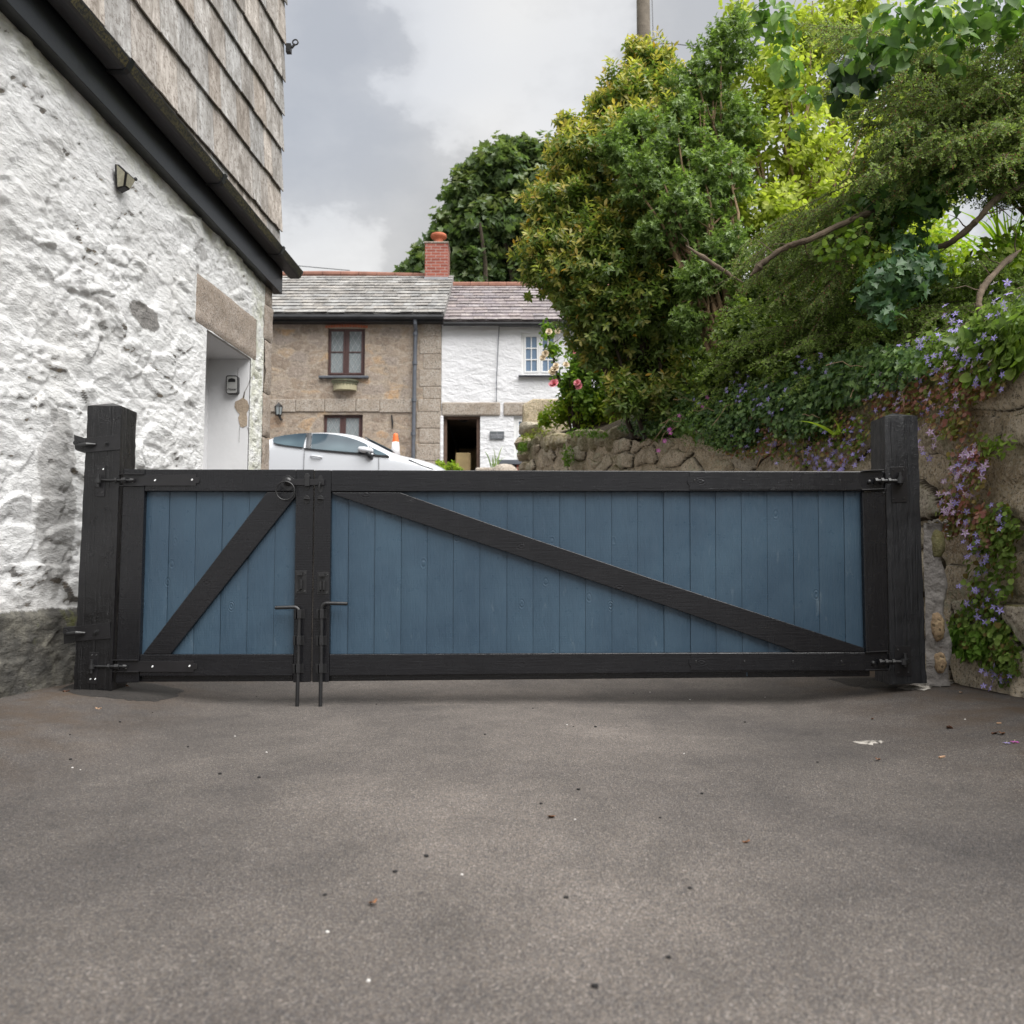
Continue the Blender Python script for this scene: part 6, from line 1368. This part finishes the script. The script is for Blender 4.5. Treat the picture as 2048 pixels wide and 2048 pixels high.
def wall_pts(boxes, n, off=(.01, .07), edge=.25):
    """points on the face of the dry stone wall inside soft pixel ellipses"""
    out = []; nn_ = []; samp = np.arange(0, WL, .01); xs_, ys_ = wxy(samp); w = np.array([b[4] if len(b) > 4 else 1 for b in boxes], float); w /= w.sum()
    C_ = (xs_ * F / ys_)                                      # horizontal pixel offset of each place along the wall
    for _ in range(n):
        b = boxes[RNG.choice(len(boxes), p=w)]; r = RNG.uniform(0, 1) ** .6; a = RNG.uniform(0, 6.28); px = b[0] + b[2] * r * math.cos(a); py = b[1] + b[3] * r * math.sin(a)
        d = ray(px, py); i = int(np.argmin(abs(xs_ / ys_ - d.x / d.y))); s = samp[i]; t = ys_[i] / d.y; z = CAMZ + d.z * t; nx_, ny_ = wnorm(s); top = float(wtop(s)); o_ = RNG.uniform(*off)
        over = max(0, z - top)
        out.append((xs_[i] + nx_ * (o_ - over * .35), ys_[i] + ny_ * (o_ - over * .35) + over * .5, z)); nn_.append((nx_, ny_, .45 + over * 1.5))
    return np.array(out), unit(np.array(nn_))
IV = [(.06, .12, .04), (.11, .19, .06), (.18, .28, .09)]
p_, n_ = wall_pts([(1350, 810, 110, 40), (1450, 820, 120, 45), (1560, 800, 130, 50), (1670, 760, 120, 60), (1780, 730, 110, 50), (1300, 850, 50, 18, .4), (1480, 870, 60, 30, .7), (1620, 850, 60, 30, .5)], 6800, (.02, .16))
iv = scatter_leaves('ivy_mat', 'dark green small leaved ivy hanging over the wall top behind the gate', 'ivy', p_, n_, .040, .040, IV, 'ivy')
for _ in range(40):
    mb = MB(); i = RNG.integers(0, len(p_)); a = Vector(p_[i]); b_ = a + Vector((random.uniform(-.35, .35), random.uniform(-.05, .1), random.uniform(-.3, .05))); mb.tube(branch_path(a, b_, .1, 5, .2), .0028, 4); mb.build('runner', M['twig'], iv)
def ball_pts(blobs, n, shell=(.85, 1.05)):
    t, d = blob_tips(blobs, n, shell); return t, unit(d + np.array([0, -.5, .3]))
p_, n_ = ball_pts([PB(1560, 60, 5.9, 45), PB(1575, 130, 5.8, 40), PB(1535, 20, 5.9, 40), PB(1610, 200, 5.7, 30), PB(1590, 250, 5.7, 22)], 120, (.3, 1.1))
scatter_leaves('ivy', 'large leaved ivy shoot hanging against the sky left of the cotoneaster', 'ivy', p_, n_, .088, .068, [(.10, .20, .05), (.24, .39, .10)], 'heart', hang=.9)
p_, n_ = ball_pts([PB(1860, 30, 5.2, 60), PB(1780, 60, 5.3, 60), PB(1950, 40, 5.1, 60), PB(2030, 20, 5.0, 60), PB(1720, 110, 5.4, 35), PB(1980, 0, 5.1, 50), PB(1800, 110, 5.2, 40), PB(1900, 100, 5.1, 45)], 330, (.4, 1.1))
scatter_leaves('ivy', 'broad leaved mature ivy crowning the top right of the bank', 'ivy', p_, n_, .080, .070, [(.07, .15, .04), (.20, .34, .08)], 'heart', hang=.6)
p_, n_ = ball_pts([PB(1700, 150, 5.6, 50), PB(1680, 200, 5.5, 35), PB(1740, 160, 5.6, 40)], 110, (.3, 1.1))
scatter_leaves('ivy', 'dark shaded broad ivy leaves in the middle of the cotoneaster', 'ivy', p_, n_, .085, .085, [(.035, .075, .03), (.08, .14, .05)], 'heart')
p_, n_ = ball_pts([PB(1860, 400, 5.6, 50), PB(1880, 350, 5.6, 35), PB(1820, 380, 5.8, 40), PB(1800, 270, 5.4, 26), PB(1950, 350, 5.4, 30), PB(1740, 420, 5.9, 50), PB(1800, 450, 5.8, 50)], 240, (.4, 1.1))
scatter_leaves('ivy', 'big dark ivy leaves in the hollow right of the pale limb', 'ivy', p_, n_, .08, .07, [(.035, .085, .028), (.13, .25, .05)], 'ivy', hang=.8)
p_, n_ = ball_pts([PB(1800, 560, 5.4, 62), PB(1760, 585, 5.4, 45), PB(1850, 540, 5.5, 45), PB(1820, 500, 5.6, 40), PB(1770, 630, 5.3, 25)], 620, (.5, 1.08))
scatter_leaves('ivy', 'blue green lobed ivy clump hanging above the right gate post', 'ivy', p_, n_, .06, .055, [(.05, .115, .05), (.12, .21, .095)], 'ivy', hang=.7)
p_, n_ = ball_pts([PB(1705, 490, 5.6, 45), PB(1650, 500, 5.7, 30), PB(1750, 520, 5.6, 40), PB(1690, 440, 5.8, 30)], 190, (.4, 1.1))
scatter_leaves('bramble', 'fresh yellow green bramble leaves below the pale limb', 'bramble', p_, n_, .05, .042, [(.10, .19, .03), (.25, .36, .05)], 'oval', 'leaf_soft')
# yellow green bright patch at the right edge, strap leaves
p_, n_ = ball_pts([PB(1990, 520, 6.0, 60), PB(2040, 480, 6.2, 50), PB(1960, 560, 5.8, 45)], 420, (.4, 1.1))
scatter_leaves('shrub', 'yellow green young shrub under the strap leaves at the right edge', 'shrub', p_, n_, .06, .036, [(.14, .24, .03), (.36, .46, .06)], 'oval', 'leaf_soft')
def blades(name, label, cat, base, n, L, W, spread, cols, lean=(0, 0, 0)):
    e = empty(name, base, label, cat); base = Vector(base); V = []; Fc = []; Cc = []; seg = 7
    for i in range(n):
        a = random.uniform(0, 6.28); tl = random.uniform(.1, spread); d = Vector((math.cos(a) * tl, math.sin(a) * tl, 1)).normalized(); l = L * random.uniform(.6, 1.1); side = d.cross(Vector((math.sin(a), -math.cos(a), .1))).normalized(); side = Vector((-math.sin(a + .8), math.cos(a + .8), 0)).normalized()
        p0 = base + Vector((random.uniform(-.06, .06), random.uniform(-.06, .06), 0)); c = np.array(cols[0]) * (1 - (k := random.random())) + np.array(cols[1]) * k; b0 = len(V)
        for j in range(seg + 1):
            t = j / seg; q = p0 + d * l * t + Vector((d.x, d.y, 0)) * l * .7 * t * t - Vector((0, 0, l * .28 * t ** 3)); w = W * (1 - t) ** .6 * (.55 + .45 * min(1, t * 4)); V += [q - side * w, q + side * w]; Cc += [c, c]
            if j: Fc.append((b0 + 2 * j - 2, b0 + 2 * j - 1, b0 + 2 * j + 1, b0 + 2 * j))
    np_mesh('blades', np.array([tuple(v) for v in V]), np.array(Fc), M['leaf_soft'], e, np.array(Cc)); return e
blades('crocosmia', 'sword leaved green clump standing against the bright sky at right edge', 'plant', P(2020, 560, 6.4), 46, .95, .016, .45, [(.18, .34, .03), (.38, .52, .06)])
blades('iris_clump', 'small grassy tuft growing from the foot of the right wall', 'plant', G(1985, 1378) + Vector((.02, .03, 0)), 16, .20, .007, .5, [(.10, .22, .03), (.2, .36, .05)])
blades('strap_plant', 'few thin strap leaves before the white cottage plaque', 'plant', P(988, 940, 15.9), 9, .62, .016, .35, [(.16, .26, .08), (.3, .4, .14)])
# hart's tongue fern on the wall
fe = P(1684, 868, 5.75); blades('wall_fern', 'bright green tongue fern growing from the wall left of the right post', 'fern', fe, 8, .26, .022, 1.6, [(.20, .34, .03), (.38, .50, .06)])
# ---- bellflowers
def star_mesh(name, cols, r=.0135):
    V = []; Fc = []; C_ = []
    for k in range(5):
        a = k * 2 * math.pi / 5; d = np.array([math.cos(a), math.sin(a), 0]); s = np.array([-math.sin(a), math.cos(a), 0]); b = len(V)
        V += [(0, 0, 0), tuple(d * r * .5 + s * r * .24 + [0, 0, r * .12]), tuple(d * r * 1.05 + [0, 0, r * .02]), tuple(d * r * .5 - s * r * .24 + [0, 0, r * .12])]; Fc.append((b, b + 1, b + 2, b + 3)); C_ += [cols[1], cols[0], cols[0], cols[0]]
    b = len(V); V += [(r * .09, 0, r * .25), (0, r * .09, r * .25), (-r * .09, 0, r * .25), (0, -r * .09, r * .25), (0, 0, r * .6), (0, 0, 0)]; C_ += [(.75, .72, .5)] * 6; Fc4 = Fc
    me = bpy.data.meshes.new(name); me.from_pydata(V, [], Fc + [(b, b + 1, b + 4), (b + 1, b + 2, b + 4), (b + 2, b + 3, b + 4), (b + 3, b, b + 4)]); me.materials.append(M['petal'])
    a = me.color_attributes.new('col', 'FLOAT_COLOR', 'POINT'); a.data.foreach_set('color', np.array([tuple(c) + (1,) for c in C_], dtype=np.float32).ravel()); return me
VIO = star_mesh('violet_star', [(.34, .27, .74), (.60, .54, .90)]); PNK = star_mesh('lilac_star', [(.58, .38, .68), (.82, .72, .88)], .0155); MAG = star_mesh('magenta_star', [(.55, .06, .50), (.7, .3, .6)], .017)
def bellflower(label, boxes, n, fboxes, fn, cols, L=.026, mesh=VIO, cat='bellflower', name='bellflower', off=(.02, .09), scale=1.0, group='bellflowers on the right wall'):
    p_, n_ = wall_pts(boxes, n, off); e = scatter_leaves(name, label, cat, p_, n_, L, L * 1.0, cols, 'round', 'leaf_soft', hang=.4, group=group)
    fp, fnn = wall_pts(fboxes, fn, (off[0] + .03, off[1] + .035))
    for i in range(fn):
        o = bpy.data.objects.new('blossom', mesh[i % len(mesh)] if isinstance(mesh, list) else mesh); COL.objects.link(o); o.parent = e; nn = Vector(fnn[i]) + Vector((random.gauss(-.1, .45), random.gauss(-.35, .35), random.gauss(-.05, .45)))
        o.rotation_euler = (nn.to_track_quat('Z', 'Y').to_matrix() @ Matrix.Rotation(random.uniform(0, 6), 3, 'Z')).to_euler(); o.location = Vector(fp[i]) - e.location; s = random.uniform(1.2, 1.85) * scale; o.scale = (s, s, s)
    return e
GR = [(.14, .22, .045), (.21, .30, .065), (.27, .38, .09)]; RD = [(.46, .20, .17), (.34, .26, .10), (.52, .28, .23), (.26, .32, .09), (.30, .36, .11), (.42, .33, .15)]
bellflower('violet bellflowers with reddish leaves trailing down the wall just right of post top', [(1880, 790, 90, 50), (1800, 800, 60, 45), (1960, 760, 70, 40), (1920, 850, 45, 30, .4)], 1500, [(1870, 790, 80, 55), (1910, 740, 70, 40), (1800, 780, 50, 50), (1880, 860, 25, 60, .5), (1960, 720, 60, 30, .6)], 100, RD, .028, mesh=[VIO, VIO, PNK])
bellflower('violet bellflowers among the ivy higher up the wall at the right edge', [(1960, 680, 80, 45), (2020, 640, 60, 50), (1880, 690, 60, 40, .6)], 1000, [(1930, 650, 70, 60), (2030, 600, 45, 60), (1990, 700, 60, 50), (1860, 690, 50, 30, .6)], 64, GR, .030, scale=1.1)
bellflower('bright green heart leaved patch on the wall at the right edge', [(1990, 730, 75, 38), (2030, 700, 45, 50), (1940, 710, 30, 30)], 420, [(2010, 760, 50, 30)], 10, [(.17, .26, .045), (.25, .35, .07), (.21, .32, .06)], .052)
bellflower('violet bellflowers spread over the stones left of the right post', [(1640, 900, 100, 36), (1560, 880, 70, 34), (1700, 860, 60, 40), (1500, 890, 50, 30, .5), (1590, 850, 110, 22, .8)], 1500, [(1690, 925, 60, 22, 2), (1620, 900, 100, 34), (1540, 880, 80, 36), (1720, 880, 50, 50), (1480, 900, 50, 25, .4)], 100, RD + GR, .024)
bellflower('violet bellflowers standing in the ivy above the middle of the gate', [(1500, 790, 60, 25), (1440, 810, 60, 25)], 200, [(1500, 770, 22, 38, 1.6), (1440, 790, 35, 18), (1600, 740, 60, 40, 1.), (1660, 720, 70, 30), (1560, 800, 60, 35), (1350, 860, 30, 20, .2)], 60, GR, .028, off=(.06, .17))
bellflower('lilac pink bellflowers trailing in a long column beside the right post', [(1950, 960, 42, 75), (1930, 1020, 32, 50), (1970, 900, 30, 34, .5), (1985, 1060, 28, 38), (1915, 1035, 16, 45, .6)], 900, [(1960, 930, 30, 65, 1.4), (1935, 985, 26, 48, 1.4), (1975, 930, 30, 30), (1960, 1040, 25, 30, .5)], 75, RD, .027, mesh=[PNK, PNK, PNK, VIO])
bellflower('green leaved bellflowers with violet stars hanging low at the right edge', [(2000, 1130, 50, 95), (1970, 1250, 50, 55), (2010, 1290, 45, 50), (2020, 1060, 34, 55), (1950, 1270, 40, 35, .5), (2035, 1330, 25, 40, .6)], 1800, [(1980, 1110, 28, 45, 1.5), (2030, 1040, 22, 35), (2000, 1220, 45, 70), (2020, 1350, 28, 28, .7), (1960, 1180, 25, 30, .4)], 58, GR + GR + [(.20, .15, .05)], .028)
p_, n_ = wall_pts([(1965, 1290, 36, 34), (1940, 1265, 26, 18, .5)], 260, (.03, .10)); scatter_leaves('nettle_sprig', 'fresh toothed green leafy sprig low on the wall beside the mortared strip', 'plant', p_, n_, .042, .032, [(.13, .25, .035), (.22, .38, .06)], 'heart', 'leaf_soft')
p_, n_ = wall_pts([(2010, 888, 30, 22), (1680, 800, 30, 14, .4)], 120, (.03, .08)); scatter_leaves('wall_herb', 'pale green herb rooted between the stones right of the pink flowers', 'plant', p_, n_, .045, .018, [(.2, .3, .05), (.3, .42, .08)], 'lance', 'leaf_soft')
p_, n_ = wall_pts([(1420, 860, 60, 35), (1470, 880, 45, 25), (1390, 835, 45, 22)], 900, (.08, .2)); gp = scatter_leaves('geranium', 'feathery cranesbill with magenta flowers hanging above the gate centre', 'plant', p_, n_, .022, .012, [(.07, .14, .03), (.17, .27, .055)], 'lance', 'leaf_soft')
for px, py in ((1372, 868), (1362, 886), (1352, 903), (1388, 833), (1428, 808), (1444, 790), (1367, 862)):
    s_p, s_n = wall_pts([(px, py, 3, 3)], 1, (.16, .2)); o = bpy.data.objects.new('blossom', MAG); COL.objects.link(o); o.parent = gp; o.location = Vector(s_p[0]) - gp.location; o.rotation_euler = Vector((random.uniform(-.6, .3), -1, random.uniform(.1, .5))).to_track_quat('Z', 'Y').to_euler(); o.scale = (1.5, 1.5, 1.5)
for lab, bx in (('small green fern tuft low in the far wall joints', [(1148, 912, 9, 22)]), ('green tuft at the far left corner of the stone wall', [(1056, 895, 8, 12)]), ('yellow stonecrop on the coping of the far wall', [(1082, 862, 22, 8), (1062, 872, 16, 6)]), ('trailing weeds on the far wall coping beside the ivy', [(1170, 862, 36, 8), (1210, 868, 20, 7)])):
    p_, n_ = wall_pts(bx, 150, (.05, .14)); scatter_leaves('wall_weed', lab, 'plant', p_, n_, .05, .026, [(.20, .26, .04), (.36, .40, .08)] if 'stonecrop' in lab else [(.10, .2, .03), (.22, .34, .06)], 'oval', 'leaf_soft')
# ---- rose bush and its neighbours
BR = [PB(1138, 768, 12.2, 38), PB(1165, 725, 12.2, 50), PB(1106, 700, 12.2, 16), PB(1180, 790, 12., 50), PB(1095, 660, 12.2, 16), PB(1215, 740, 12., 60)]
def colr_(pos, ld, t, tw, tips, dirs): return mixcol((.075, .16, .03), (.24, .36, .05), np.clip(RNG.uniform(0, 1, len(pos)), 0, 1))
rb = bush('rose_bush', 'rose bush with cream and pink blooms against the white cottage', 'bush', BR, 520, 7, .22, .075, .046, 'oval', colr_, 'leaf_soft', root=(P(1150, 840, 12.2).x, 12.2, 2.6), r0=.02, nt_=26, shell=(.3, 1.1))
M['rose_c'] = simple('cream_petals', (.80, .68, .50), .6, .2, 0., .1, 20., 0); M['rose_p'] = simple('pink_petals', (.78, .30, .34), .6, .2, 0., .12, 20., 0)
def rose_mesh(r, mat, s):
    mb = MB()
    for ring, (m, rad, tilt) in enumerate(((5, 1., .25), (5, .75, .7), (4, .5, 1.1), (3, .28, 1.35))):
        for k in range(m):
            a = 2 * math.pi * k / m + ring * .6 + s; d = Vector((math.cos(a), math.sin(a), 0)); sd = Vector((-math.sin(a), math.cos(a), 0)); up = Vector((0, 0, 1)); o_ = d * math.cos(tilt) + up * math.sin(tilt); w = r * rad * .62
            v = [d * r * .05, d * r * .1 + o_ * r * rad * .55 + sd * w, o_ * r * rad + sd * w * .6 + up * r * .1, o_ * r * rad * 1.08 + up * r * .05, o_ * r * rad - sd * w * .6 + up * r * .1, d * r * .1 + o_ * r * rad * .55 - sd * w]; mb.add(v, [(0, 1, 2, 3), (0, 3, 4, 5)])
    me = bpy.data.meshes.new('rose'); me.from_pydata(mb.v, [], mb.f); me.materials.append(mat); return me
for px, py, r, mt in ((1098, 664, .05, 'rose_c'), (1116, 663, .045, 'rose_c'), (1091, 708, .055, 'rose_c'), (1086, 716, .05, 'rose_c'), (1110, 738, .06, 'rose_c'), (1104, 745, .055, 'rose_c'), (1132, 730, .05, 'rose_c'), (1112, 731, .045, 'rose_c'), (1215, 698, .05, 'rose_c'), (1108, 768, .075, 'rose_p'), (1155, 766, .055, 'rose_p'), (1158, 773, .055, 'rose_p'), (1149, 705, .03, 'rose_p'), (1222, 680, .03, 'rose_p')):
    o = bpy.data.objects.new('rose', rose_mesh(r, M[mt], px)); COL.objects.link(o); o.parent = rb; o.location = P(px, py, 11.75) - rb.location; o.rotation_euler = Vector((random.uniform(-.5, .3), -1, random.uniform(.0, .7))).to_track_quat('Z', 'Y').to_euler()
BG = [PB(1130, 822, 12.4, 38), PB(1180, 830, 12.2, 45), PB(1215, 812, 12., 45), PB(1240, 830, 11.8, 40), PB(1090, 835, 12.6, 22), PB(1150, 800, 12.2, 34)]
def colg_(pos, ld, t, tw, tips, dirs): return mixcol((.14, .26, .03), (.42, .50, .05), np.clip(RNG.uniform(0, 1, len(pos)), 0, 1))
bush('sunlit_perennials', 'sunlit yellow green perennials on the far wall top below the roses', 'plant', BG, 650, 7, .16, .07, .035, 'oval', colg_, 'leaf_soft', root=(P(1170, 850, 12.2).x, 12.2, 2.7), r0=.012, nt_=16, shell=(.3, 1.1), bark='twig')
BQ = [PB(890, 938, 16.2, 12), PB(905, 932, 16.2, 10), PB(880, 928, 16.3, 9), PB(915, 940, 16.2, 12)]
bush('euphorbia', 'small lime yellow shrub in front of the passage opening', 'plant', BQ, 120, 6, .12, .06, .034, 'oval', colg_, 'leaf_soft', root=(P(895, 980, 16.2).x, 16.2, 1.95), r0=.01, nt_=8, shell=(.2, 1.1), bark='twig')
# garden shrubs further back that close the view above the bank
BK = [PB(1600, 640, 12., 150), PB(1850, 520, 12., 120), PB(1420, 700, 12.5, 120), PB(1700, 400, 12.5, 130), PB(1300, 780, 12.5, 60), PB(1780, 650, 11.5, 110)]
bush('background_shrubs', 'pale sunlit shrubbery deep behind the thicket on the bank', 'shrub', BK, 1500, 8, .3, .10, .06, 'oval', colg_, 'leaf_soft', root=(P(1650, 760, 12.).x, 12., 3.), r0=.04, nt_=20, shell=(.3, 1.05))
# ---- far sycamore
YT = 34.
BT = [PB(1000, 350, YT, 68), PB(940, 400, YT, 58), PB(1075, 340, YT + 1, 62), PB(900, 475, YT, 52), PB(980, 470, YT, 80), PB(1060, 450, YT, 90), PB(850, 520, YT, 34), PB(1120, 420, YT + 1, 90), PB(960, 550, YT, 70), PB(1080, 560, YT, 80), PB(815, 540, YT, 22), PB(1160, 500, YT, 90), PB(890, 560, YT, 50), PB(1010, 300, YT, 26), PB(1045, 296, YT, 30), PB(925, 350, YT, 22)]
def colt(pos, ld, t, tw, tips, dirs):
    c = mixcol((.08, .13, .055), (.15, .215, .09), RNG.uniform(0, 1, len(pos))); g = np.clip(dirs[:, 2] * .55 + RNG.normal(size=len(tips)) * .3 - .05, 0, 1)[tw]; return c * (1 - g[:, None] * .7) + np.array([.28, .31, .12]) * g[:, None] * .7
rt = (P(1050, 640, YT).x, YT, 2.8)
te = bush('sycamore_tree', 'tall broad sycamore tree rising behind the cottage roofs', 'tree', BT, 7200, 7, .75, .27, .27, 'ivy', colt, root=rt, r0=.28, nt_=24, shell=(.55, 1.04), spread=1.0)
mb = MB(); mb.tube([Vector(rt) + Vector((0, 0, -.8)), Vector(rt) + Vector((.1, 0, 2)), Vector(rt) + Vector((-.1, 0, 5))], [.55, .42, .3], 14); mb.build('trunk', M['bark'], te, smooth='auto')
gc = []; gn = []
for _ in range(7000):
    y = RNG.uniform(1.3, 8.5); i = int(np.argmin(abs(WP[:, 1] - y))); d = RNG.uniform(-.1, 2.8) ** 1.0; x = WP[i, 0] + d; gc.append((x, y, bank_z(x, y) + RNG.uniform(.0, .12))); gn.append((-.4, -.3, 1))
gc = np.array(gc); rs_ = RNG.uniform(.7, 1.3, len(gc)); up_ = unit(np.array(gn) + RNG.normal(size=gc.shape) * .4)
o = leaves('ground_cover', gc, unit(RNG.normal(size=gc.shape) + np.array([-.4, -.2, 0])), up_, .075 * rs_, .065 * rs_, mixcol((.05, .10, .03), (.17, .26, .06), RNG.uniform(0, 1, len(gc))), M['leaf'], None, 'ivy', .2, .2)
tag(o, 'ivy and low leaves covering the bank behind the wall', None, None, 'stuff')
# ------------------------------------------------------------------ litter on the drive
M['deadleaf'] = simple('dead_leaf', (.20, .09, .04), .7, .3, 0., .3, 60., .3, 100., .002); M['dleaf2'] = simple('dark_dead_leaf', (.10, .045, .025), .7, .3, 0., .3, 60., .3, 100., .002); M['pebble'] = simple('pale_grit', (.62, .60, .57), .7, .3, 0., .1, 60., 0); M['bit'] = simple('black_crumb', (.015, .014, .014), .8, .3, 0., .2, 60., 0); M['chip'] = simple('wood_chip', (.42, .27, .17), .8, .3, 0., .2, 30., 0)
def where(px, py):
    h = ['at the far left', 'left of the drop bolts', 'just left of centre', 'just right of centre', 'well right of centre', 'at the far right'][min(5, int(px / 342))]
    d = ['close under the gate' if py < 1440 else 'a stride in front of the gate' if py < 1530 else 'in the middle of the drive' if py < 1680 else 'in the near part of the drive' if py < 1850 else 'at the bottom of the picture'][0]
    return d + ' ' + h
def litter(px, py, size, mat, label, kind='leaf', group=None):
    if kind == 'pebble': label = label + ' ' + where(px, py)
    p = G(px, py); mb = MB(); a = random.uniform(0, 6.28); z0 = gzf(p.x, p.y)
    if kind == 'leaf':
        d = Vector((math.cos(a), math.sin(a), 0)); s = Vector((-math.sin(a), math.cos(a), 0)); L = size; W = size * .5; V = []
        for k in range(7):
            t = k / 6; w = W * math.sin(math.pi * min(1, t * .9 + .06)) * random.uniform(.8, 1.1); c = Vector((p.x, p.y, z0 + .004)) + d * L * (t - .5) + Vector((0, 0, size * .22 * math.sin(t * 3.1 + a)))
            V += [c - s * w + Vector((0, 0, size * .2 * random.random())), c, c + s * w + Vector((0, 0, size * .28 * random.random()))]
        Fc = [(k * 3 + j, k * 3 + j + 1, k * 3 + j + 4, k * 3 + j + 3) for k in range(6) for j in (0, 1)]; mb.add(V, Fc); nm = 'fallen_leaf'; o = mb.build(nm, M[mat], None, smooth=True); so = o.modifiers.new('s', 'SOLIDIFY'); so.thickness = .0008
        tag(o, label, 'leaf', group)
    elif kind == 'pebble':
        lump(mb, (p.x, p.y, z0 + size * .3), (size, size * .8, size * .55), px * .37, (1, 1, 1), 8); o = mb.build('pebble' if mat == 'pebble' else 'tar_crumb', M[mat], None, smooth='auto'); tag(o, label, 'pebble' if mat == 'pebble' else 'crumb', group)
    else:
        mb.box((p.x, p.y, z0 + .004), (size, size * .22, .006), Matrix.Rotation(a * .12, 3, 'Z')); o = mb.build('wood_chip', M[mat], None, bevel=.001); tag(o, label, 'wood chip', group)
litter(1103, 1636, .024, 'deadleaf', 'curled orange brown leaf alone in the middle of the drive')
litter(1492, 1687, .020, 'deadleaf', 'thin reddish leaf lying right of the drive centre')
litter(745, 1812, .020, 'deadleaf', 'flat reddish leaf low left of the drive centre')
litter(1756, 1522, .020, 'deadleaf', 'small orange leaf below the pale cement splash at right')
litter(1900, 1458, .035, 'dleaf2', 'dark curled leaf near the foot of the right wall')
litter(1990, 1468, .030, 'dleaf2', 'brown leaf beside the flowers fallen at the right edge')
litter(2004, 1470, .026, 'deadleaf', 'orange leaf touching the brown one at the right edge')
litter(1745, 1440, .015, 'deadleaf', 'tiny orange leaf on the silt left of the dark curled one')
litter(258, 1377, .045, 'deadleaf', 'orange curled leaf under the small gate hinge stile')
litter(132, 1383, .04, 'dleaf2', 'brown leaf against the foot of the white wall')
litter(1922, 1388, .018, 'chip', 'yellowish leaf scrap at the foot of the right wall')
litter(197, 1418, .03, 'leafgreen' if 'leafgreen' in M else 'chip', 'pale narrow leaf scrap near the left tarmac patch')
litter(1884, 1516, .035, 'chip', 'pale sliver of wood lying on the asphalt at right', 'chip')
litter(1998, 1448, .022, 'chip', 'short tan wood sliver near the right wall foot', 'chip')
g1 = 'pale grit scattered over the drive'; g2 = 'black tar crumbs scattered over the drive'
for px, py in ((145, 1536), (161, 1541), (533, 1506), (924, 1750), (737, 1966), (655, 1868), (1134, 1450), (1380, 1400), (1530, 1395), (1300, 1385), (470, 1473), (1368, 1508), (1930, 1440), (1150, 1640)): litter(px, py, random.uniform(.0026, .0042), 'pebble', 'tiny white stone', 'pebble', g1)
for px, py in ((140, 1470), (240, 1445), (141, 1520), (376, 1495), (305, 1425), (440, 1549), (518, 1556), (853, 1714), (790, 1747), (513, 1394), (1066, 1417), (1147, 1454), (1191, 1455), (1267, 1387), (1404, 1589), (1635, 1525), (1320, 1637), (1157, 1580), (1132, 1798), (1380, 1778), (1337, 1916), (970, 1470), (753, 1409), (1190, 1980), (1490, 1445), (650, 1793), (1082, 1608)): litter(px, py, random.uniform(.004, .0075), 'bit', 'tiny black crumb', 'pebble', g2)
mb_ = None
for px, py in ((2030, 1487), (1874, 1371), (2014, 1489)):
    p = G(px, py); o = bpy.data.objects.new('fallen_petal', MAG if px != 2014 else VIO); COL.objects.link(o); o.location = p + Vector((0, 0, .006)); o.scale = (1.1,) * 3
    tag(o, {2030: 'magenta flower fallen on the asphalt at the far right edge', 1874: 'magenta petal on the cement spill by the right post', 2014: 'violet flower fallen just left of the magenta one'}[px], 'petal')
